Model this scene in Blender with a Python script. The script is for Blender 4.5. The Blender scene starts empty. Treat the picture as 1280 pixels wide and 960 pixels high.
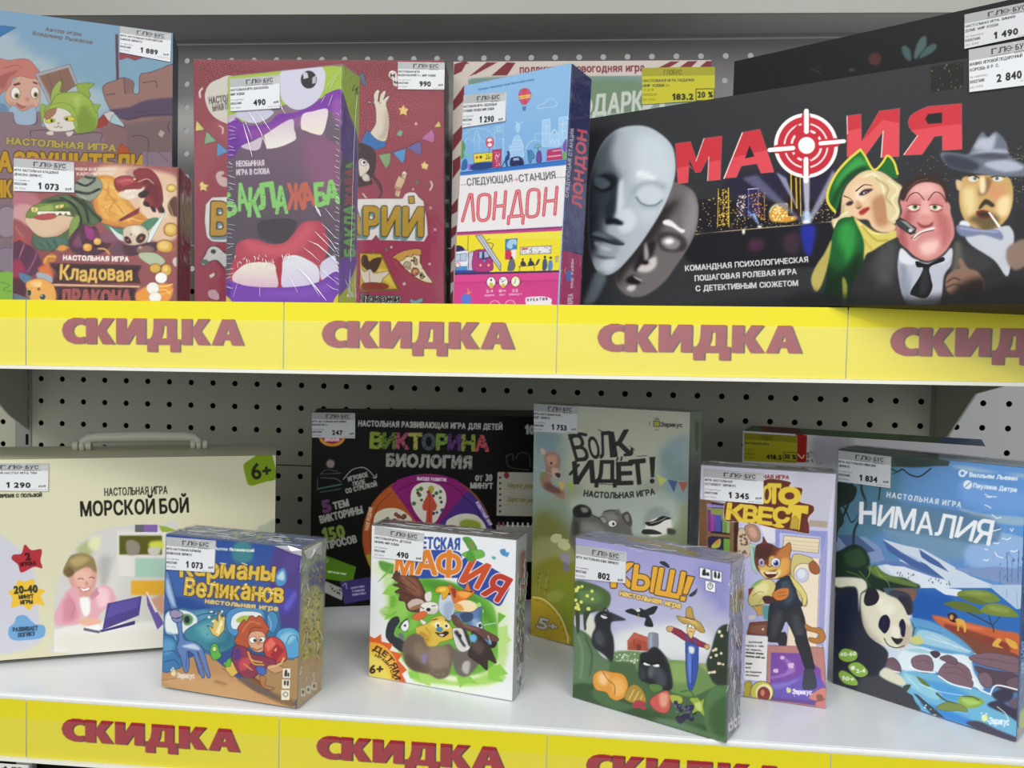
import bpy, math, random
import numpy as np
from mathutils import Vector, Matrix

# ------------------------------------------------------------------ camera, world, lights, exposure
scene = bpy.context.scene
COL = scene.collection
YAW, PITCH, ROLL = 0.08195, -0.03729, -0.0225
CAM = np.array([0.59735, -0.81666, 0.03792])
FPX = 962.0                                     # focal length in pixels of the 1280-wide frame

def rot(yaw, pitch, roll):
    cy, sy = math.cos(yaw), math.sin(yaw); cp, sp = math.cos(pitch), math.sin(pitch); cr, sr = math.cos(roll), math.sin(roll)
    Rz = np.array([[cy, -sy, 0], [sy, cy, 0], [0, 0, 1]]); Rx = np.array([[1, 0, 0], [0, cp, -sp], [0, sp, cp]])
    Ry = np.array([[cr, 0, sr], [0, 1, 0], [-sr, 0, cr]])
    return Rz @ Rx @ Ry
RM = rot(YAW, PITCH, ROLL)                      # columns: right, forward, up

cam_data = bpy.data.cameras.new('camera'); cam = bpy.data.objects.new('camera', cam_data); COL.objects.link(cam)
cam_data.sensor_width = 36; cam_data.lens = FPX / 1280 * 36; cam_data.clip_start = .01
m3 = Matrix([[RM[i, 0], RM[i, 2], -RM[i, 1]] for i in range(3)])
cam.matrix_world = Matrix.Translation(Vector(CAM)) @ m3.to_4x4()
scene.camera = cam

world = bpy.data.worlds.new('store_air'); scene.world = world; world.use_nodes = True
bg = world.node_tree.nodes['Background']; bg.inputs['Color'].default_value = (.93, .97, 1, 1); bg.inputs['Strength'].default_value = .70

def area_light(name, loc, target, sx, sy, power, col=(1, .98, .95)):
    d = bpy.data.lights.new(name, 'AREA'); d.shape = 'RECTANGLE'; d.size = sx; d.size_y = sy; d.energy = power; d.color = col
    o = bpy.data.objects.new(name, d); COL.objects.link(o); o.location = loc
    o.rotation_euler = (Vector(target) - Vector(loc)).to_track_quat('-Z', 'Y').to_euler()
    return o
area_light('ceiling_or_fill_lamp', (-.3, -1.9, 1.5), (.4, -.25, 0), 1.3, .3, 34)
area_light('ceiling_or_fill_lamp', (1.5, -1.9, 1.5), (.8, -.25, 0), 1.3, .3, 34)
area_light('ceiling_or_fill_lamp', (.6, -3.2, .95), (.6, -.3, 0), 4.2, 2.0, 80)  # added front fill panel to brighten the lower shelf's back, no ceiling fixture

scene.view_settings.view_transform = 'Standard'; scene.view_settings.look = 'None'
scene.view_settings.gamma = 1; scene.view_settings.use_curve_mapping = False
scene.view_settings.exposure = -0.9
# print brightness per box, raised where less light reaches the box
G = dict(castle=.82, red=.9, gift=.88, flower=.97, dragon=.82, mouth=.9, city=.92, black=1.0, quiz=1.6, wolf=1.7, back=1.9, suit=1.05, panda=1.18, cat=1.05, giant=.97, animals=.95, crows=1.03)
# ---------------------------------------------------------------- printing: a small 2D ink engine (numpy only)
def hexcol(h):
    if len(h) == 3: h = ''.join(c * 2 for c in h)
    return np.array([int(h[i:i + 2], 16) / 255 for i in (0, 2, 4)])

def spline(p, closed=True, n=5):
    p = np.asarray(p, float)
    if len(p) < 3: return p
    if closed: q = np.concatenate([p[-1:], p, p[:2]])
    else: q = np.concatenate([2 * p[:1] - p[1:2], p, 2 * p[-1:] - p[-2:-1]])
    a, b, c, d = q[:-3], q[1:-2], q[2:-1], q[3:]
    out = []
    for k in range(n):
        t = k / n
        out.append(.5 * (2 * b + (c - a) * t + (2 * a - 5 * b + 4 * c - d) * t * t + (3 * b - a - 3 * c + d) * t ** 3))
    r = np.stack(out, 1).reshape(-1, 2)
    return r if closed else np.concatenate([r, p[-1:]])

def ring_edges(r):
    r = np.asarray(r, float)
    return np.concatenate([r, np.roll(r, -1, 0)], 1)

def stroke_edges(p, w, closed=False):
    """closed capsule outlines (all wound the same way) along a polyline; w = width, or widths per vertex"""
    p = np.asarray(p, float)
    if closed: p = np.concatenate([p, p[:1]])
    w = np.broadcast_to(np.asarray(w, float), (len(p),)) / 2
    d = np.diff(p, axis=0); L = np.hypot(d[:, 0], d[:, 1]); ok = L > 1e-9
    a, b, d, wa, wb, L = p[:-1][ok], p[1:][ok], d[ok], w[:-1][ok], w[1:][ok], L[ok]
    E = []
    if len(a):
        n = np.stack([-d[:, 1], d[:, 0]], 1) / L[:, None]
        q = np.stack([a + n * wa[:, None], a - n * wa[:, None], b - n * wb[:, None], b + n * wb[:, None]], 1)
        E.append(np.concatenate([q, np.roll(q, -1, 1)], 2).reshape(-1, 4))
    k = np.arange(10) * np.pi / 5
    c = np.stack([np.cos(k), np.sin(k)], 1)
    q = p[:, None] + c[None] * w[:, None, None]
    e = np.concatenate([q, np.roll(q, -1, 1)], 2).reshape(-1, 4)
    if E:  # same winding as the quads
        q0 = E[0][:4]
        s = np.sum(q0[:, 0] * q0[:, 3] - q0[:, 2] * q0[:, 1])
        if s < 0: e = e[:, [2, 3, 0, 1]]
    E.append(e)
    return np.concatenate(E)

def box_blur(m, r):
    if r < .3: return m
    for _ in range(3):
        k = max(1, int(round(r)))
        for ax in (0, 1):
            p = [(0, 0), (0, 0)]; p[ax] = (k + 1, k)
            c = np.cumsum(np.pad(m, p), axis=ax)
            n = m.shape[ax]
            hi = np.take(c, np.arange(2 * k + 1, 2 * k + 1 + n), axis=ax); lo = np.take(c, np.arange(n), axis=ax)
            m = (hi - lo) / (2 * k + 1)
    return m

class Ink:
    """a sheet of print in its own units; draws shapes, strokes and lettering with soft edges"""
    def __init__(self, x0, y0, x1, y1, S, base):
        self.x0, self.y0, self.S = x0, y0, S
        self.W, self.H = int(math.ceil((x1 - x0) * S)), int(math.ceil((y1 - y0) * S))
        self.img = np.empty((self.H, self.W, 3)); self.img[:] = hexcol(base)
        self.M = np.array([[1, 0, 0], [0, 1, 0]], float); self.keep = {}
    def tr(self, p):
        p = np.asarray(p, float).reshape(-1, 2)
        return ((p @ self.M[:, :2].T + self.M[:, 2]) - [self.x0, self.y0]) * self.S
    def scale(self):
        return math.sqrt(abs(np.linalg.det(self.M[:, :2]))) * self.S
    def cover(self, E, pad=0):
        SS = 4
        if len(E) == 0: return None
        x0 = max(0, int(min(E[:, 0].min(), E[:, 2].min()) - pad - 1)); x1 = min(self.W, int(max(E[:, 0].max(), E[:, 2].max()) + pad + 2))
        y0 = max(0, int(min(E[:, 1].min(), E[:, 3].min()) - pad - 1)); y1 = min(self.H, int(max(E[:, 1].max(), E[:, 3].max()) + pad + 2))
        if x1 <= x0 or y1 <= y0: return None
        w, h = x1 - x0, (y1 - y0) * SS
        ya, yb = (E[:, 1] - y0) * SS - .5, (E[:, 3] - y0) * SS - .5
        xa, xb = E[:, 0] - x0, E[:, 2] - x0
        sg = np.where(yb > ya, 1., -1.)
        lo, hi = np.minimum(ya, yb), np.maximum(ya, yb)
        r0 = np.clip(np.ceil(lo), 0, h).astype(int); r1 = np.clip(np.ceil(hi), 0, h).astype(int)
        n = np.maximum(r1 - r0, 0); tot = int(n.sum())
        m = np.zeros((h, w + 2))
        if tot:
            idx = np.repeat(np.arange(len(E)), n)
            row = np.arange(tot) - np.repeat(np.cumsum(n) - n, n) + r0[idx]
            t = (row - ya[idx]) / (yb[idx] - ya[idx])
            x = np.clip(xa[idx] + t * (xb[idx] - xa[idx]), 0, w)
            ix = x.astype(int); f = x - ix; s = sg[idx]; fl = row * (w + 2) + ix
            m = (np.bincount(fl, s * (1 - f), h * (w + 2)) + np.bincount(fl + 1, s * f, h * (w + 2))[:h * (w + 2)]).reshape(h, w + 2)
        m = np.minimum(np.abs(np.cumsum(m, 1))[:, :w], 1).reshape(-1, SS, w).mean(1)
        return m, x0, y0
    def paint(self, E, col, o):
        b = float(o.get('b', 0)) * self.scale()
        r = self.cover(E, 3 * b)
        if r is None: return
        m, x0, y0 = r
        if b: m = box_blur(m, b * .6)
        h, w = m.shape
        if 'k' in o:
            full = np.zeros((self.H, self.W)); full[y0:y0 + h, x0:x0 + w] = m; self.keep[o['k']] = full
        if 'c' in o:
            for nm in o['c'].split('+'): m = m * self.keep[nm][y0:y0 + h, x0:x0 + w]
        if 'x' in o: m = m * (1 - self.keep[o['x']][y0:y0 + h, x0:x0 + w])
        if col == '-': return
        m = (m * float(o.get('a', 1)))[..., None]
        c = hexcol(col)
        if 'g' in o:
            c2, p, q = o['g'].split(':')
            p, q = self.tr([[float(v) for v in s.split(',')] for s in (p, q)])
            yy, xx = np.mgrid[y0:y0 + h, x0:x0 + w]
            d = q - p; t = np.clip(((xx - p[0]) * d[0] + (yy - p[1]) * d[1]) / (d @ d), 0, 1)[..., None]
            c = c * (1 - t) + hexcol(c2) * t
        v = self.img[y0:y0 + h, x0:x0 + w]
        v[:] = v * (1 - m) + c * m
    def shape(self, pts, col, o, closed=True):
        p = self.tr(pts)
        if 'o' in o:
            oc, ow = o['o'].split(':')
            self.paint(stroke_edges(p, float(ow) * 2 * self.scale(), True), oc, {k: v for k, v in o.items() if k in 'cbax'})
        self.paint(ring_edges(p), col, o)
    def text(self, s, col, p0, p1, h, o):
        """lettering between two baseline points, capital height h"""
        p0, p1 = np.array(p0, float), np.array(p1, float)
        T = float(o.get('ar', 0)); sk = float(o.get('sk', 0)); jit = float(o.get('j', 0))
        h2 = float(o.get('h2', h)); hx = float(o.get('hx', 1))
        ls = float(o.get('ls', .085 + 1.3 * float(o.get('w', 0)) * .727 / h))
        x = 0.; G = []; rnd = random.Random(len(s) * 7 + 3)
        for ch in s:
            if ch == ' ': x += .3 + ls * .5; continue
            g, w = glyph(ch)
            G.append((g, x, w)); x += w + ls
        x -= ls
        d = (p1 - p0); L = np.hypot(*d); e = d / L
        up = np.array([e[1], -e[0]])
        if 'u' in o:
            up = np.array([float(v) for v in o['u'].split(',')]); up = up / np.hypot(*up)
        E = []
        for i, (g, gx, gw) in enumerate(G):
            q = g.reshape(-1, 2).copy()
            ang = rnd.uniform(-1, 1) * jit * .25; dy = rnd.uniform(-1, 1) * jit * .12; sc = 1 + rnd.uniform(-1, 1) * jit * .2
            c = q - [gw / 2, .36]
            c = np.stack([c[:, 0] * math.cos(ang) - c[:, 1] * math.sin(ang), c[:, 0] * math.sin(ang) + c[:, 1] * math.cos(ang)], 1) * sc
            q = c + [gw / 2, .36 + dy]
            t = (gx + q[:, 0]) / x; v = q[:, 1] / .727
            hh = (h + (h2 - h) * t)
            if 'm' in o: hh = hh * (1 + float(o['m']) * (1 - 4 * (t - .5) ** 2))
            base = p0 + d * t[:, None] + up * (T * 4 * t * (1 - t))[:, None]
            if T:
                sl = T * 4 * (1 - 2 * t) / L
                nx = up[None] - e[None] * sl[:, None]; nx = nx / np.hypot(nx[:, 0], nx[:, 1])[:, None]
            else: nx = np.broadcast_to(up, (len(q), 2))
            E.append((base + nx * (v * hh)[:, None] + e * (sk * v * hh)[:, None]).reshape(-1, 4))
        if not E: return
        E = np.concatenate(E)
        E = self.tr(E.reshape(-1, 2)).reshape(-1, 4)
        if o.get('pos'): return E
        sq = min(1, (L / max(x, 1e-6)) / (h / .727)) if h > 0 else 1
        w = float(o.get('w', 0)) * self.scale() * max(.5, sq ** .8)
        oo = {k: v for k, v in o.items() if k in ('c', 'a', 'b', 'g', 'x')}
        def bold(E, w):
            if w <= 0: return E
            a = E[:, :2]; b = E[:, 2:]
            d = b - a; L = np.hypot(d[:, 0], d[:, 1]); ok = L > 1e-9
            a, b, d, L = a[ok], b[ok], d[ok], L[ok]
            n = np.stack([-d[:, 1], d[:, 0]], 1) / L[:, None] * w
            q = np.stack([a + n, a - n, b - n, b + n], 1)
            k = np.arange(8) * np.pi / 4 + .39; c = np.stack([np.cos(k), np.sin(k)], 1) * w
            j = a[:, None] + c[None]
            def cl(q): return np.concatenate([q, np.roll(q, -1, 1)], 2).reshape(-1, 4)
            def area(e): return np.sum(e[:, 0] * e[:, 3] - e[:, 2] * e[:, 1])
            q, j = cl(q), cl(j)
            if area(q[:4]) < 0: q = q[:, [2, 3, 0, 1]]
            if area(j[:8]) < 0: j = j[:, [2, 3, 0, 1]]
            if area(E) < 0: E = E[:, [2, 3, 0, 1]]
            return np.concatenate([E, q, j])
        if 'sh' in o:  # a shadow / block colour: col:dx,dy
            sc, sd = o['sh'].split(':'); sd = np.array([float(v) for v in sd.split(',')])
            ow = float(o['o'].split(':')[1]) * self.scale() if 'o' in o else 0
            for f in np.linspace(1, .25, 4):
                dd = (self.M[:, :2] @ (sd * f)) * self.S
                self.paint(bold(E + np.tile(dd, 2), w + ow), sc, {k: v for k, v in oo.items() if k != 'g'})
        if 'o' in o:
            oc, ow = o['o'].split(':')
            self.paint(bold(E, w + float(ow) * self.scale()), oc, {k: v for k, v in oo.items() if k != 'g'})
        if 'k' in o: oo['k'] = o['k']
        self.paint(bold(E, w), col, oo)
    def run(self, src):
        for ln in src.strip().split('\n'):
            ln = ln.strip()
            if not ln or ln[0] == '#': continue
            txt = None
            if '|' in ln: ln, txt = ln.split('|', 1)
            tk = ln.split(); op = tk[0]
            o = dict(t.split('=', 1) for t in tk[1:] if '=' in t)
            a = [t for t in tk[1:] if '=' not in t and t != 'cl']
            if 'cl' in tk: o['cl'] = 1
            if op == 'v':
                ox, oy, s = map(float, a); self.M = np.array([[1 / s, 0, ox], [0, 1 / s, oy]]); continue
            if op == 'f': self.img[:] = hexcol(a[0]); continue
            col = a[0]; P = [[float(v) for v in t.split(',')] for t in a[1:] if ',' in t]
            N = [float(t) if ':' not in t else t for t in a[1:] if ',' not in t]
            if op == 's': self.shape(spline(P), col, o)
            elif op == 'p': self.shape(P, col, o)
            elif op == 'r':
                (ax, ay), (bx, by) = P; self.shape([(ax, ay), (bx, ay), (bx, by), (ax, by)], col, o)
            elif op in 'lz':
                q = spline(P, 'cl' in o) if op == 'l' else np.array(P)
                q = self.tr(q); w = N[0]
                if isinstance(w, str):
                    w0, w1 = map(float, w.split(':')); w = np.linspace(w0, w1, len(q))
                if 'o' in o:
                    oc, ow = o['o'].split(':')
                    self.paint(stroke_edges(q, (np.asarray(w) + 2 * float(ow)) * self.scale(), 'cl' in o), oc, {k: v for k, v in o.items() if k in 'cbax'})
                self.paint(stroke_edges(q, np.asarray(w) * self.scale(), 'cl' in o), col, o)
            elif op == 'e':
                (cx, cy), (rx, ry) = P; an = math.radians(N[0]) if N else 0
                k = np.arange(44) * 2 * np.pi / 44
                x, y = rx * np.cos(k), ry * np.sin(k)
                self.shape(np.stack([cx + x * math.cos(an) - y * math.sin(an), cy + x * math.sin(an) + y * math.cos(an)], 1), col, o)
            elif op == 'q':  # scatter: count r0:r1 inside polygon
                n, rr = int(N[0]), N[1]; r0, r1 = map(float, rr.split(':')) if isinstance(rr, str) else (rr, rr)
                poly = np.array(P); rnd = random.Random(int(o.get('seed', 1))); asp = float(o.get('asp', 1)); rot = math.radians(float(o.get('rot', 0)))
                lo, hi = poly.min(0), poly.max(0); E = []; cnt = 0
                k = np.arange(8) * 2 * np.pi / 8
                while cnt < n:
                    x, y = rnd.uniform(lo[0], hi[0]), rnd.uniform(lo[1], hi[1])
                    ins = False
                    for (xa, ya), (xb, yb) in zip(poly, np.roll(poly, -1, 0)):
                        if (ya > y) != (yb > y) and x < (xb - xa) * (y - ya) / (yb - ya) + xa: ins = not ins
                    cnt += 1
                    if not ins: continue
                    r = rnd.uniform(r0, r1); an = rot + rnd.uniform(-1, 1) * float(o.get('rj', 0))
                    ex, ey = r * np.cos(k), r * asp * np.sin(k)
                    E.append(ring_edges(self.tr(np.stack([x + ex * math.cos(an) - ey * math.sin(an), y + ex * math.sin(an) + ey * math.cos(an)], 1))))
                if E: self.paint(np.concatenate(E), col, o)
            elif op == 't':
                self.text(txt, col, P[0], P[1], N[0], o)
            else: raise ValueError(ln)

_one = np.array([(0, .585), (0, .48), (.125, .555), (.125, 0), (.245, 0), (.245, .727), (.15, .727)])
GLY = {'1': (np.concatenate([_one, np.roll(_one, -1, 0)], 1), .245)}
def glyph(ch):
    """outline of one character of Blender's built-in typeface as boundary segments (em units) and its width"""
    if ch in GLY: return GLY[ch]
    cu = bpy.data.curves.new('letter', 'FONT'); cu.body = ch; cu.size = 1; cu.resolution_u = 3; cu.fill_mode = 'NONE'
    ob = bpy.data.objects.new('letter', cu); bpy.context.scene.collection.objects.link(ob)
    dg = bpy.context.evaluated_depsgraph_get(); ev = ob.evaluated_get(dg); me = ev.to_mesh()
    co = np.array([v.co[:2] for v in me.vertices], float).reshape(-1, 2)
    E = np.array([[*co[e.vertices[0]], *co[e.vertices[1]]] for e in me.edges], float).reshape(-1, 4)
    ev.to_mesh_clear(); bpy.data.objects.remove(ob); bpy.data.curves.remove(cu)
    if len(E):
        x0 = min(E[:, 0].min(), E[:, 2].min()); E[:, [0, 2]] -= x0
        GLY[ch] = (E, float(max(E[:, 0].max(), E[:, 2].max())))
    else: GLY[ch] = (np.zeros((0, 4)), .25)
    return GLY[ch]
# ------------------------------------------------------------------ geometry helpers
def project(p):
    d = (np.asarray(p, float).reshape(-1, 3) - CAM) @ RM
    return np.stack([640 + FPX * d[:, 0] / d[:, 1], 480 - FPX * d[:, 2] / d[:, 1]], 1)

def sight(px, py):
    d = RM @ np.array([(px - 640) / FPX, 1, (480 - py) / FPX]); return d

def on_plane(px, py, P, n):
    d = sight(px, py); return CAM + d * (((P - CAM) @ n) / (d @ n))

def srgb2lin(c):
    c = np.asarray(c, float); return np.where(c <= .04045, c / 12.92, ((c + .055) / 1.055) ** 2.4)

def material(name, col, rough=.5, spec=.4, metal=0, noise=None):
    m = bpy.data.materials.new(name); m.use_nodes = True; nt = m.node_tree; b = nt.nodes['Principled BSDF']
    b.inputs['Roughness'].default_value = rough; b.inputs['Specular IOR Level'].default_value = spec; b.inputs['Metallic'].default_value = metal
    c = tuple(srgb2lin(hexcol(col))) + (1,)
    if noise:
        n = nt.nodes.new('ShaderNodeTexNoise'); n.inputs['Scale'].default_value = noise[0]; n.inputs['Detail'].default_value = 4
        r = nt.nodes.new('ShaderNodeMix'); r.data_type = 'RGBA'
        r.inputs[6].default_value = tuple(x * (1 - noise[1]) for x in c[:3]) + (1,); r.inputs[7].default_value = tuple(min(1, x * (1 + noise[1])) for x in c[:3]) + (1,)
        nt.links.new(n.outputs['Fac'], r.inputs[0]); nt.links.new(r.outputs[2], b.inputs['Base Color'])
    else: b.inputs['Base Color'].default_value = c
    return m

def print_material(name, gain, rough=.42, spec=.13):
    m = bpy.data.materials.new(name); m.use_nodes = True; nt = m.node_tree; b = nt.nodes['Principled BSDF']
    at = nt.nodes.new('ShaderNodeAttribute'); at.attribute_name = 'ink'
    mx = nt.nodes.new('ShaderNodeVectorMath'); mx.operation = 'SCALE'; mx.inputs['Scale'].default_value = gain
    nt.links.new(at.outputs['Color'], mx.inputs[0]); nt.links.new(mx.outputs[0], b.inputs['Base Color'])
    b.inputs['Roughness'].default_value = rough; b.inputs['Specular IOR Level'].default_value = spec
    return m

def film_material(name, scale, strength, tint=(1, 1, 1), gloss=.08, haze=.0, fres=1.0):
    """thin clear packing film: lets the print show through, mirrors lamps in its creases"""
    m = bpy.data.materials.new(name); m.use_nodes = True; nt = m.node_tree; nt.nodes.clear()
    out = nt.nodes.new('ShaderNodeOutputMaterial'); mix = nt.nodes.new('ShaderNodeMixShader')
    tr = nt.nodes.new('ShaderNodeBsdfTransparent'); gl = nt.nodes.new('ShaderNodeBsdfGlossy'); gl.inputs['Roughness'].default_value = gloss
    tr.inputs['Color'].default_value = tint + (1,)
    fr = nt.nodes.new('ShaderNodeFresnel'); fr.inputs['IOR'].default_value = 1.5
    tc = nt.nodes.new('ShaderNodeTexCoord')
    no = nt.nodes.new('ShaderNodeTexNoise'); no.inputs['Scale'].default_value = scale; no.inputs['Detail'].default_value = 3; no.inputs['Distortion'].default_value = 1.5
    bp = nt.nodes.new('ShaderNodeBump'); bp.inputs['Strength'].default_value = strength; bp.inputs['Distance'].default_value = .004
    nt.links.new(tc.outputs['Object'], no.inputs['Vector']); nt.links.new(no.outputs['Fac'], bp.inputs['Height'])
    nt.links.new(bp.outputs['Normal'], gl.inputs['Normal']); nt.links.new(bp.outputs['Normal'], fr.inputs['Normal'])
    fm = nt.nodes.new('ShaderNodeMath'); fm.operation = 'MULTIPLY'; fm.inputs[1].default_value = fres
    nt.links.new(fr.outputs[0], fm.inputs[0])
    ge = nt.nodes.new('ShaderNodeNewGeometry'); sb = nt.nodes.new('ShaderNodeMath'); sb.operation = 'SUBTRACT'; sb.inputs[0].default_value = 1
    m3 = nt.nodes.new('ShaderNodeMath'); m3.operation = 'MULTIPLY'     # light leaving through the thin film is not trapped
    nt.links.new(ge.outputs['Backfacing'], sb.inputs[1]); nt.links.new(fm.outputs[0], m3.inputs[0]); nt.links.new(sb.outputs[0], m3.inputs[1])
    nt.links.new(m3.outputs[0], mix.inputs[0]); nt.links.new(tr.outputs[0], mix.inputs[1]); nt.links.new(gl.outputs[0], mix.inputs[2])
    last = mix
    if haze:
        df = nt.nodes.new('ShaderNodeBsdfDiffuse'); df.inputs['Color'].default_value = (.9, .9, .9, 1)
        m2 = nt.nodes.new('ShaderNodeMixShader'); m2.inputs[0].default_value = haze
        nt.links.new(mix.outputs[0], m2.inputs[1]); nt.links.new(df.outputs[0], m2.inputs[2]); last = m2
    nt.links.new(last.outputs[0], out.inputs['Surface'])
    return m

def link(name, verts, faces, mat, parent=None, smooth=False):
    me = bpy.data.meshes.new(name); me.from_pydata([tuple(map(float, v)) for v in verts], [], [tuple(map(int, f)) for f in faces]); me.update()
    if smooth:
        for p in me.polygons: p.use_smooth = True
    me.materials.append(mat)
    o = bpy.data.objects.new(name, me); COL.objects.link(o)
    if parent is not None: o.parent = parent
    return o

def slab_geo(P, a, b, c, W, H, D, r=.0006):
    """box with rounded edges: corner P, axes a (width) b (height) c (depth)"""
    V, F = [], []
    for k, (w, ins) in enumerate(((0, r), (r, 0), (D - r, 0), (D, r))):
        for u, v in ((ins, ins), (W - ins, ins), (W - ins, H - ins), (ins, H - ins)):
            V.append(P + a * u + b * v + c * w)
    F.append((0, 1, 2, 3)); F.append((15, 14, 13, 12))
    for k in range(3):
        for i in range(4):
            j = (i + 1) % 4; F.append((k * 4 + j, k * 4 + i, k * 4 + 4 + i, k * 4 + 4 + j))
    return V, F

X, Y, Z = np.eye(3)
class Shapes:
    """collects several welded-together pieces of ONE object"""
    def __init__(s): s.V, s.F = [], []
    def add(s, V, F):
        n = len(s.V); s.V += list(V); s.F += [tuple(i + n for i in f) for f in F]; return s
    def box(s, x0, y0, z0, x1, y1, z1, r=.0006):
        return s.add(*slab_geo(np.array([x0, y0, z0], float), X, Z, Y, x1 - x0, z1 - z0, y1 - y0, min(r, (x1 - x0) / 3, (y1 - y0) / 3, (z1 - z0) / 3)))
    def tube(s, pts, rad, n=10, cap=True):
        pts = np.asarray(pts, float); rad = np.broadcast_to(np.asarray(rad, float), (len(pts),))
        t = np.gradient(pts, axis=0); t /= np.linalg.norm(t, axis=1)[:, None]
        ref = np.array([0, 1, 0.]) if abs(t[0] @ np.array([0, 1, 0.])) < .9 else np.array([1, 0, 0.])
        V = []; k = np.arange(n) * 2 * np.pi / n
        for p, d, r in zip(pts, t, rad):
            e = np.cross(d, ref); e /= np.linalg.norm(e); f = np.cross(d, e)
            V += [p + (e * math.cos(q) + f * math.sin(q)) * r for q in k]
        F = [(i * n + j, i * n + (j + 1) % n, (i + 1) * n + (j + 1) % n, (i + 1) * n + j) for i in range(len(pts) - 1) for j in range(n)]
        if cap: F += [tuple(range(n))[::-1], tuple(range((len(pts) - 1) * n, len(pts) * n))]
        return s.add(V, F)
    def link(s, name, mat, parent=None, smooth=False, off=None):
        V = np.array(s.V) - (off if off is not None else 0)
        return link(name, V, s.F, mat, parent, smooth)

def tag(o, label=None, cat=None, group=None, kind=None):
    for k, v in (('label', label), ('category', cat), ('group', group), ('kind', kind)):
        if v: o[k] = v
    return o

def sheet(name, ink, corner, mat, parent, off, cell=.75, rim=None):
    """a printed sheet: corner(s,t) -> 3D for s,t in 0..1; the ink is laid on a mesh that is fine only where the print changes"""
    c = project(np.array([corner(0, 0), corner(1, 0), corner(1, 1), corner(0, 1)]))
    nx = max(np.hypot(*(c[1] - c[0])), np.hypot(*(c[2] - c[3]))) / cell; ny = max(np.hypot(*(c[3] - c[0])), np.hypot(*(c[2] - c[1]))) / cell
    B = 16; NX = max(1, int(math.ceil(nx / B))) * B; NY = max(1, int(math.ceil(ny / B))) * B
    s, t = np.meshgrid(np.linspace(0, 1, NX + 1), np.linspace(0, 1, NY + 1))
    P00, P10, P11, P01 = [np.array(corner(*k)) for k in ((0, 0), (1, 0), (1, 1), (0, 1))]
    P = P00 + (P10 - P00) * s[..., None] + (P01 - P00) * t[..., None] + (P11 - P10 - P01 + P00) * (s * t)[..., None]
    q = project(P.reshape(-1, 3)).reshape(NY + 1, NX + 1, 2)
    x = np.clip((q[..., 0] - ink.x0) * ink.S - .5, 0, ink.W - 1.001); y = np.clip((q[..., 1] - ink.y0) * ink.S - .5, 0, ink.H - 1.001)
    ix, iy = x.astype(int), y.astype(int); fx, fy = (x - ix)[..., None], (y - iy)[..., None]
    I = ink.img; ix1, iy1 = np.minimum(ix + 1, ink.W - 1), np.minimum(iy + 1, ink.H - 1)
    C = (I[iy, ix] * (1 - fx) + I[iy, ix1] * fx) * (1 - fy) + (I[iy1, ix] * (1 - fx) + I[iy1, ix1] * fx) * fy
    quads = []; todo = np.ones((NY // B, NX // B), bool); sz = B
    while True:
        j, i = np.nonzero(todo); y0, x0 = j * sz, i * sz
        if sz > 1:
            c00, c10, c01, c11 = C[y0, x0], C[y0, x0 + sz], C[y0 + sz, x0], C[y0 + sz, x0 + sz]
            err = np.zeros(len(j))
            for dy in range(sz + 1):
                for dx in range(sz + 1):
                    a, b = dx / sz, dy / sz
                    pr = (c00 * (1 - a) + c10 * a) * (1 - b) + (c01 * (1 - a) + c11 * a) * b
                    err = np.maximum(err, np.abs(pr - C[y0 + dy, x0 + dx]).max(1))
            ok = err < .03
        else: ok = np.ones(len(j), bool)
        a, b = x0[ok], y0[ok]; n = NX + 1
        quads.append(np.stack([b * n + a, b * n + a + sz, (b + sz) * n + a + sz, (b + sz) * n + a], 1))
        if sz == 1: break
        nt = np.zeros_like(todo); nt[j[~ok], i[~ok]] = True
        todo = np.repeat(np.repeat(nt, 2, 0), 2, 1); sz //= 2
    Q = np.concatenate(quads); u, inv = np.unique(Q, return_inverse=True); Q = inv.reshape(-1, 4)
    V = P.reshape(-1, 3)[u] - off; K = srgb2lin(C.reshape(-1, 3)[u])
    nv = len(V)
    if rim is not None:   # turn the sheet's edge back to the thing it sits on
        e = [P00 - off, P10 - off, P11 - off, P01 - off]
        V = np.concatenate([V, e, [p + rim for p in e]]); K = np.concatenate([K, np.full((8, 3), .7)])
        Q = np.concatenate([Q, [[nv + i, nv + 4 + i, nv + 4 + (i + 1) % 4, nv + (i + 1) % 4] for i in range(4)]])
    me = bpy.data.meshes.new(name)
    me.vertices.add(len(V)); me.vertices.foreach_set('co', V.astype(np.float32).ravel())
    me.loops.add(4 * len(Q)); me.polygons.add(len(Q))
    me.polygons.foreach_set('loop_start', np.arange(0, 4 * len(Q), 4, dtype=np.int32)); me.loops.foreach_set('vertex_index', Q.astype(np.int32).ravel())
    me.update(calc_edges=True)
    at = me.color_attributes.new('ink', 'FLOAT_COLOR', 'POINT')
    at.data.foreach_set('color', np.concatenate([K, np.ones((len(K), 1))], 1).astype(np.float32).ravel())
    me.materials.append(mat); me.validate()
    o = bpy.data.objects.new(name, me); COL.objects.link(o); o.parent = parent
    return o

def axes(yaw, lean, roll=0):
    cy, sy = math.cos(yaw), math.sin(yaw); cl, sl = math.cos(lean), math.sin(lean); cr, sr = math.cos(roll), math.sin(roll)
    a = np.array([cy, sy, 0]); n = np.array([-sy, cy, 0]); b = Z * cl + n * sl; c = n * cl - Z * sl
    return a * cr + b * sr, b * cr - a * sr, c
ZL = lambda x: -.1795 - .0025 * (x - .25)       # lower shelf surface
ZU = lambda x: .0612 + .0083 * (x - .252)       # upper shelf surface (it sags a little to the left)

def face_ink(corners, base, S=2.0, src=''):
    q = project(np.array(corners)); lo = np.maximum(q.min(0) - 2, -70); hi = np.minimum(q.max(0) + 2, [1350, 1000])
    k = Ink(lo[0], lo[1], hi[0], hi[1], S, base)
    if src: k.run(src)
    return k

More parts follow.
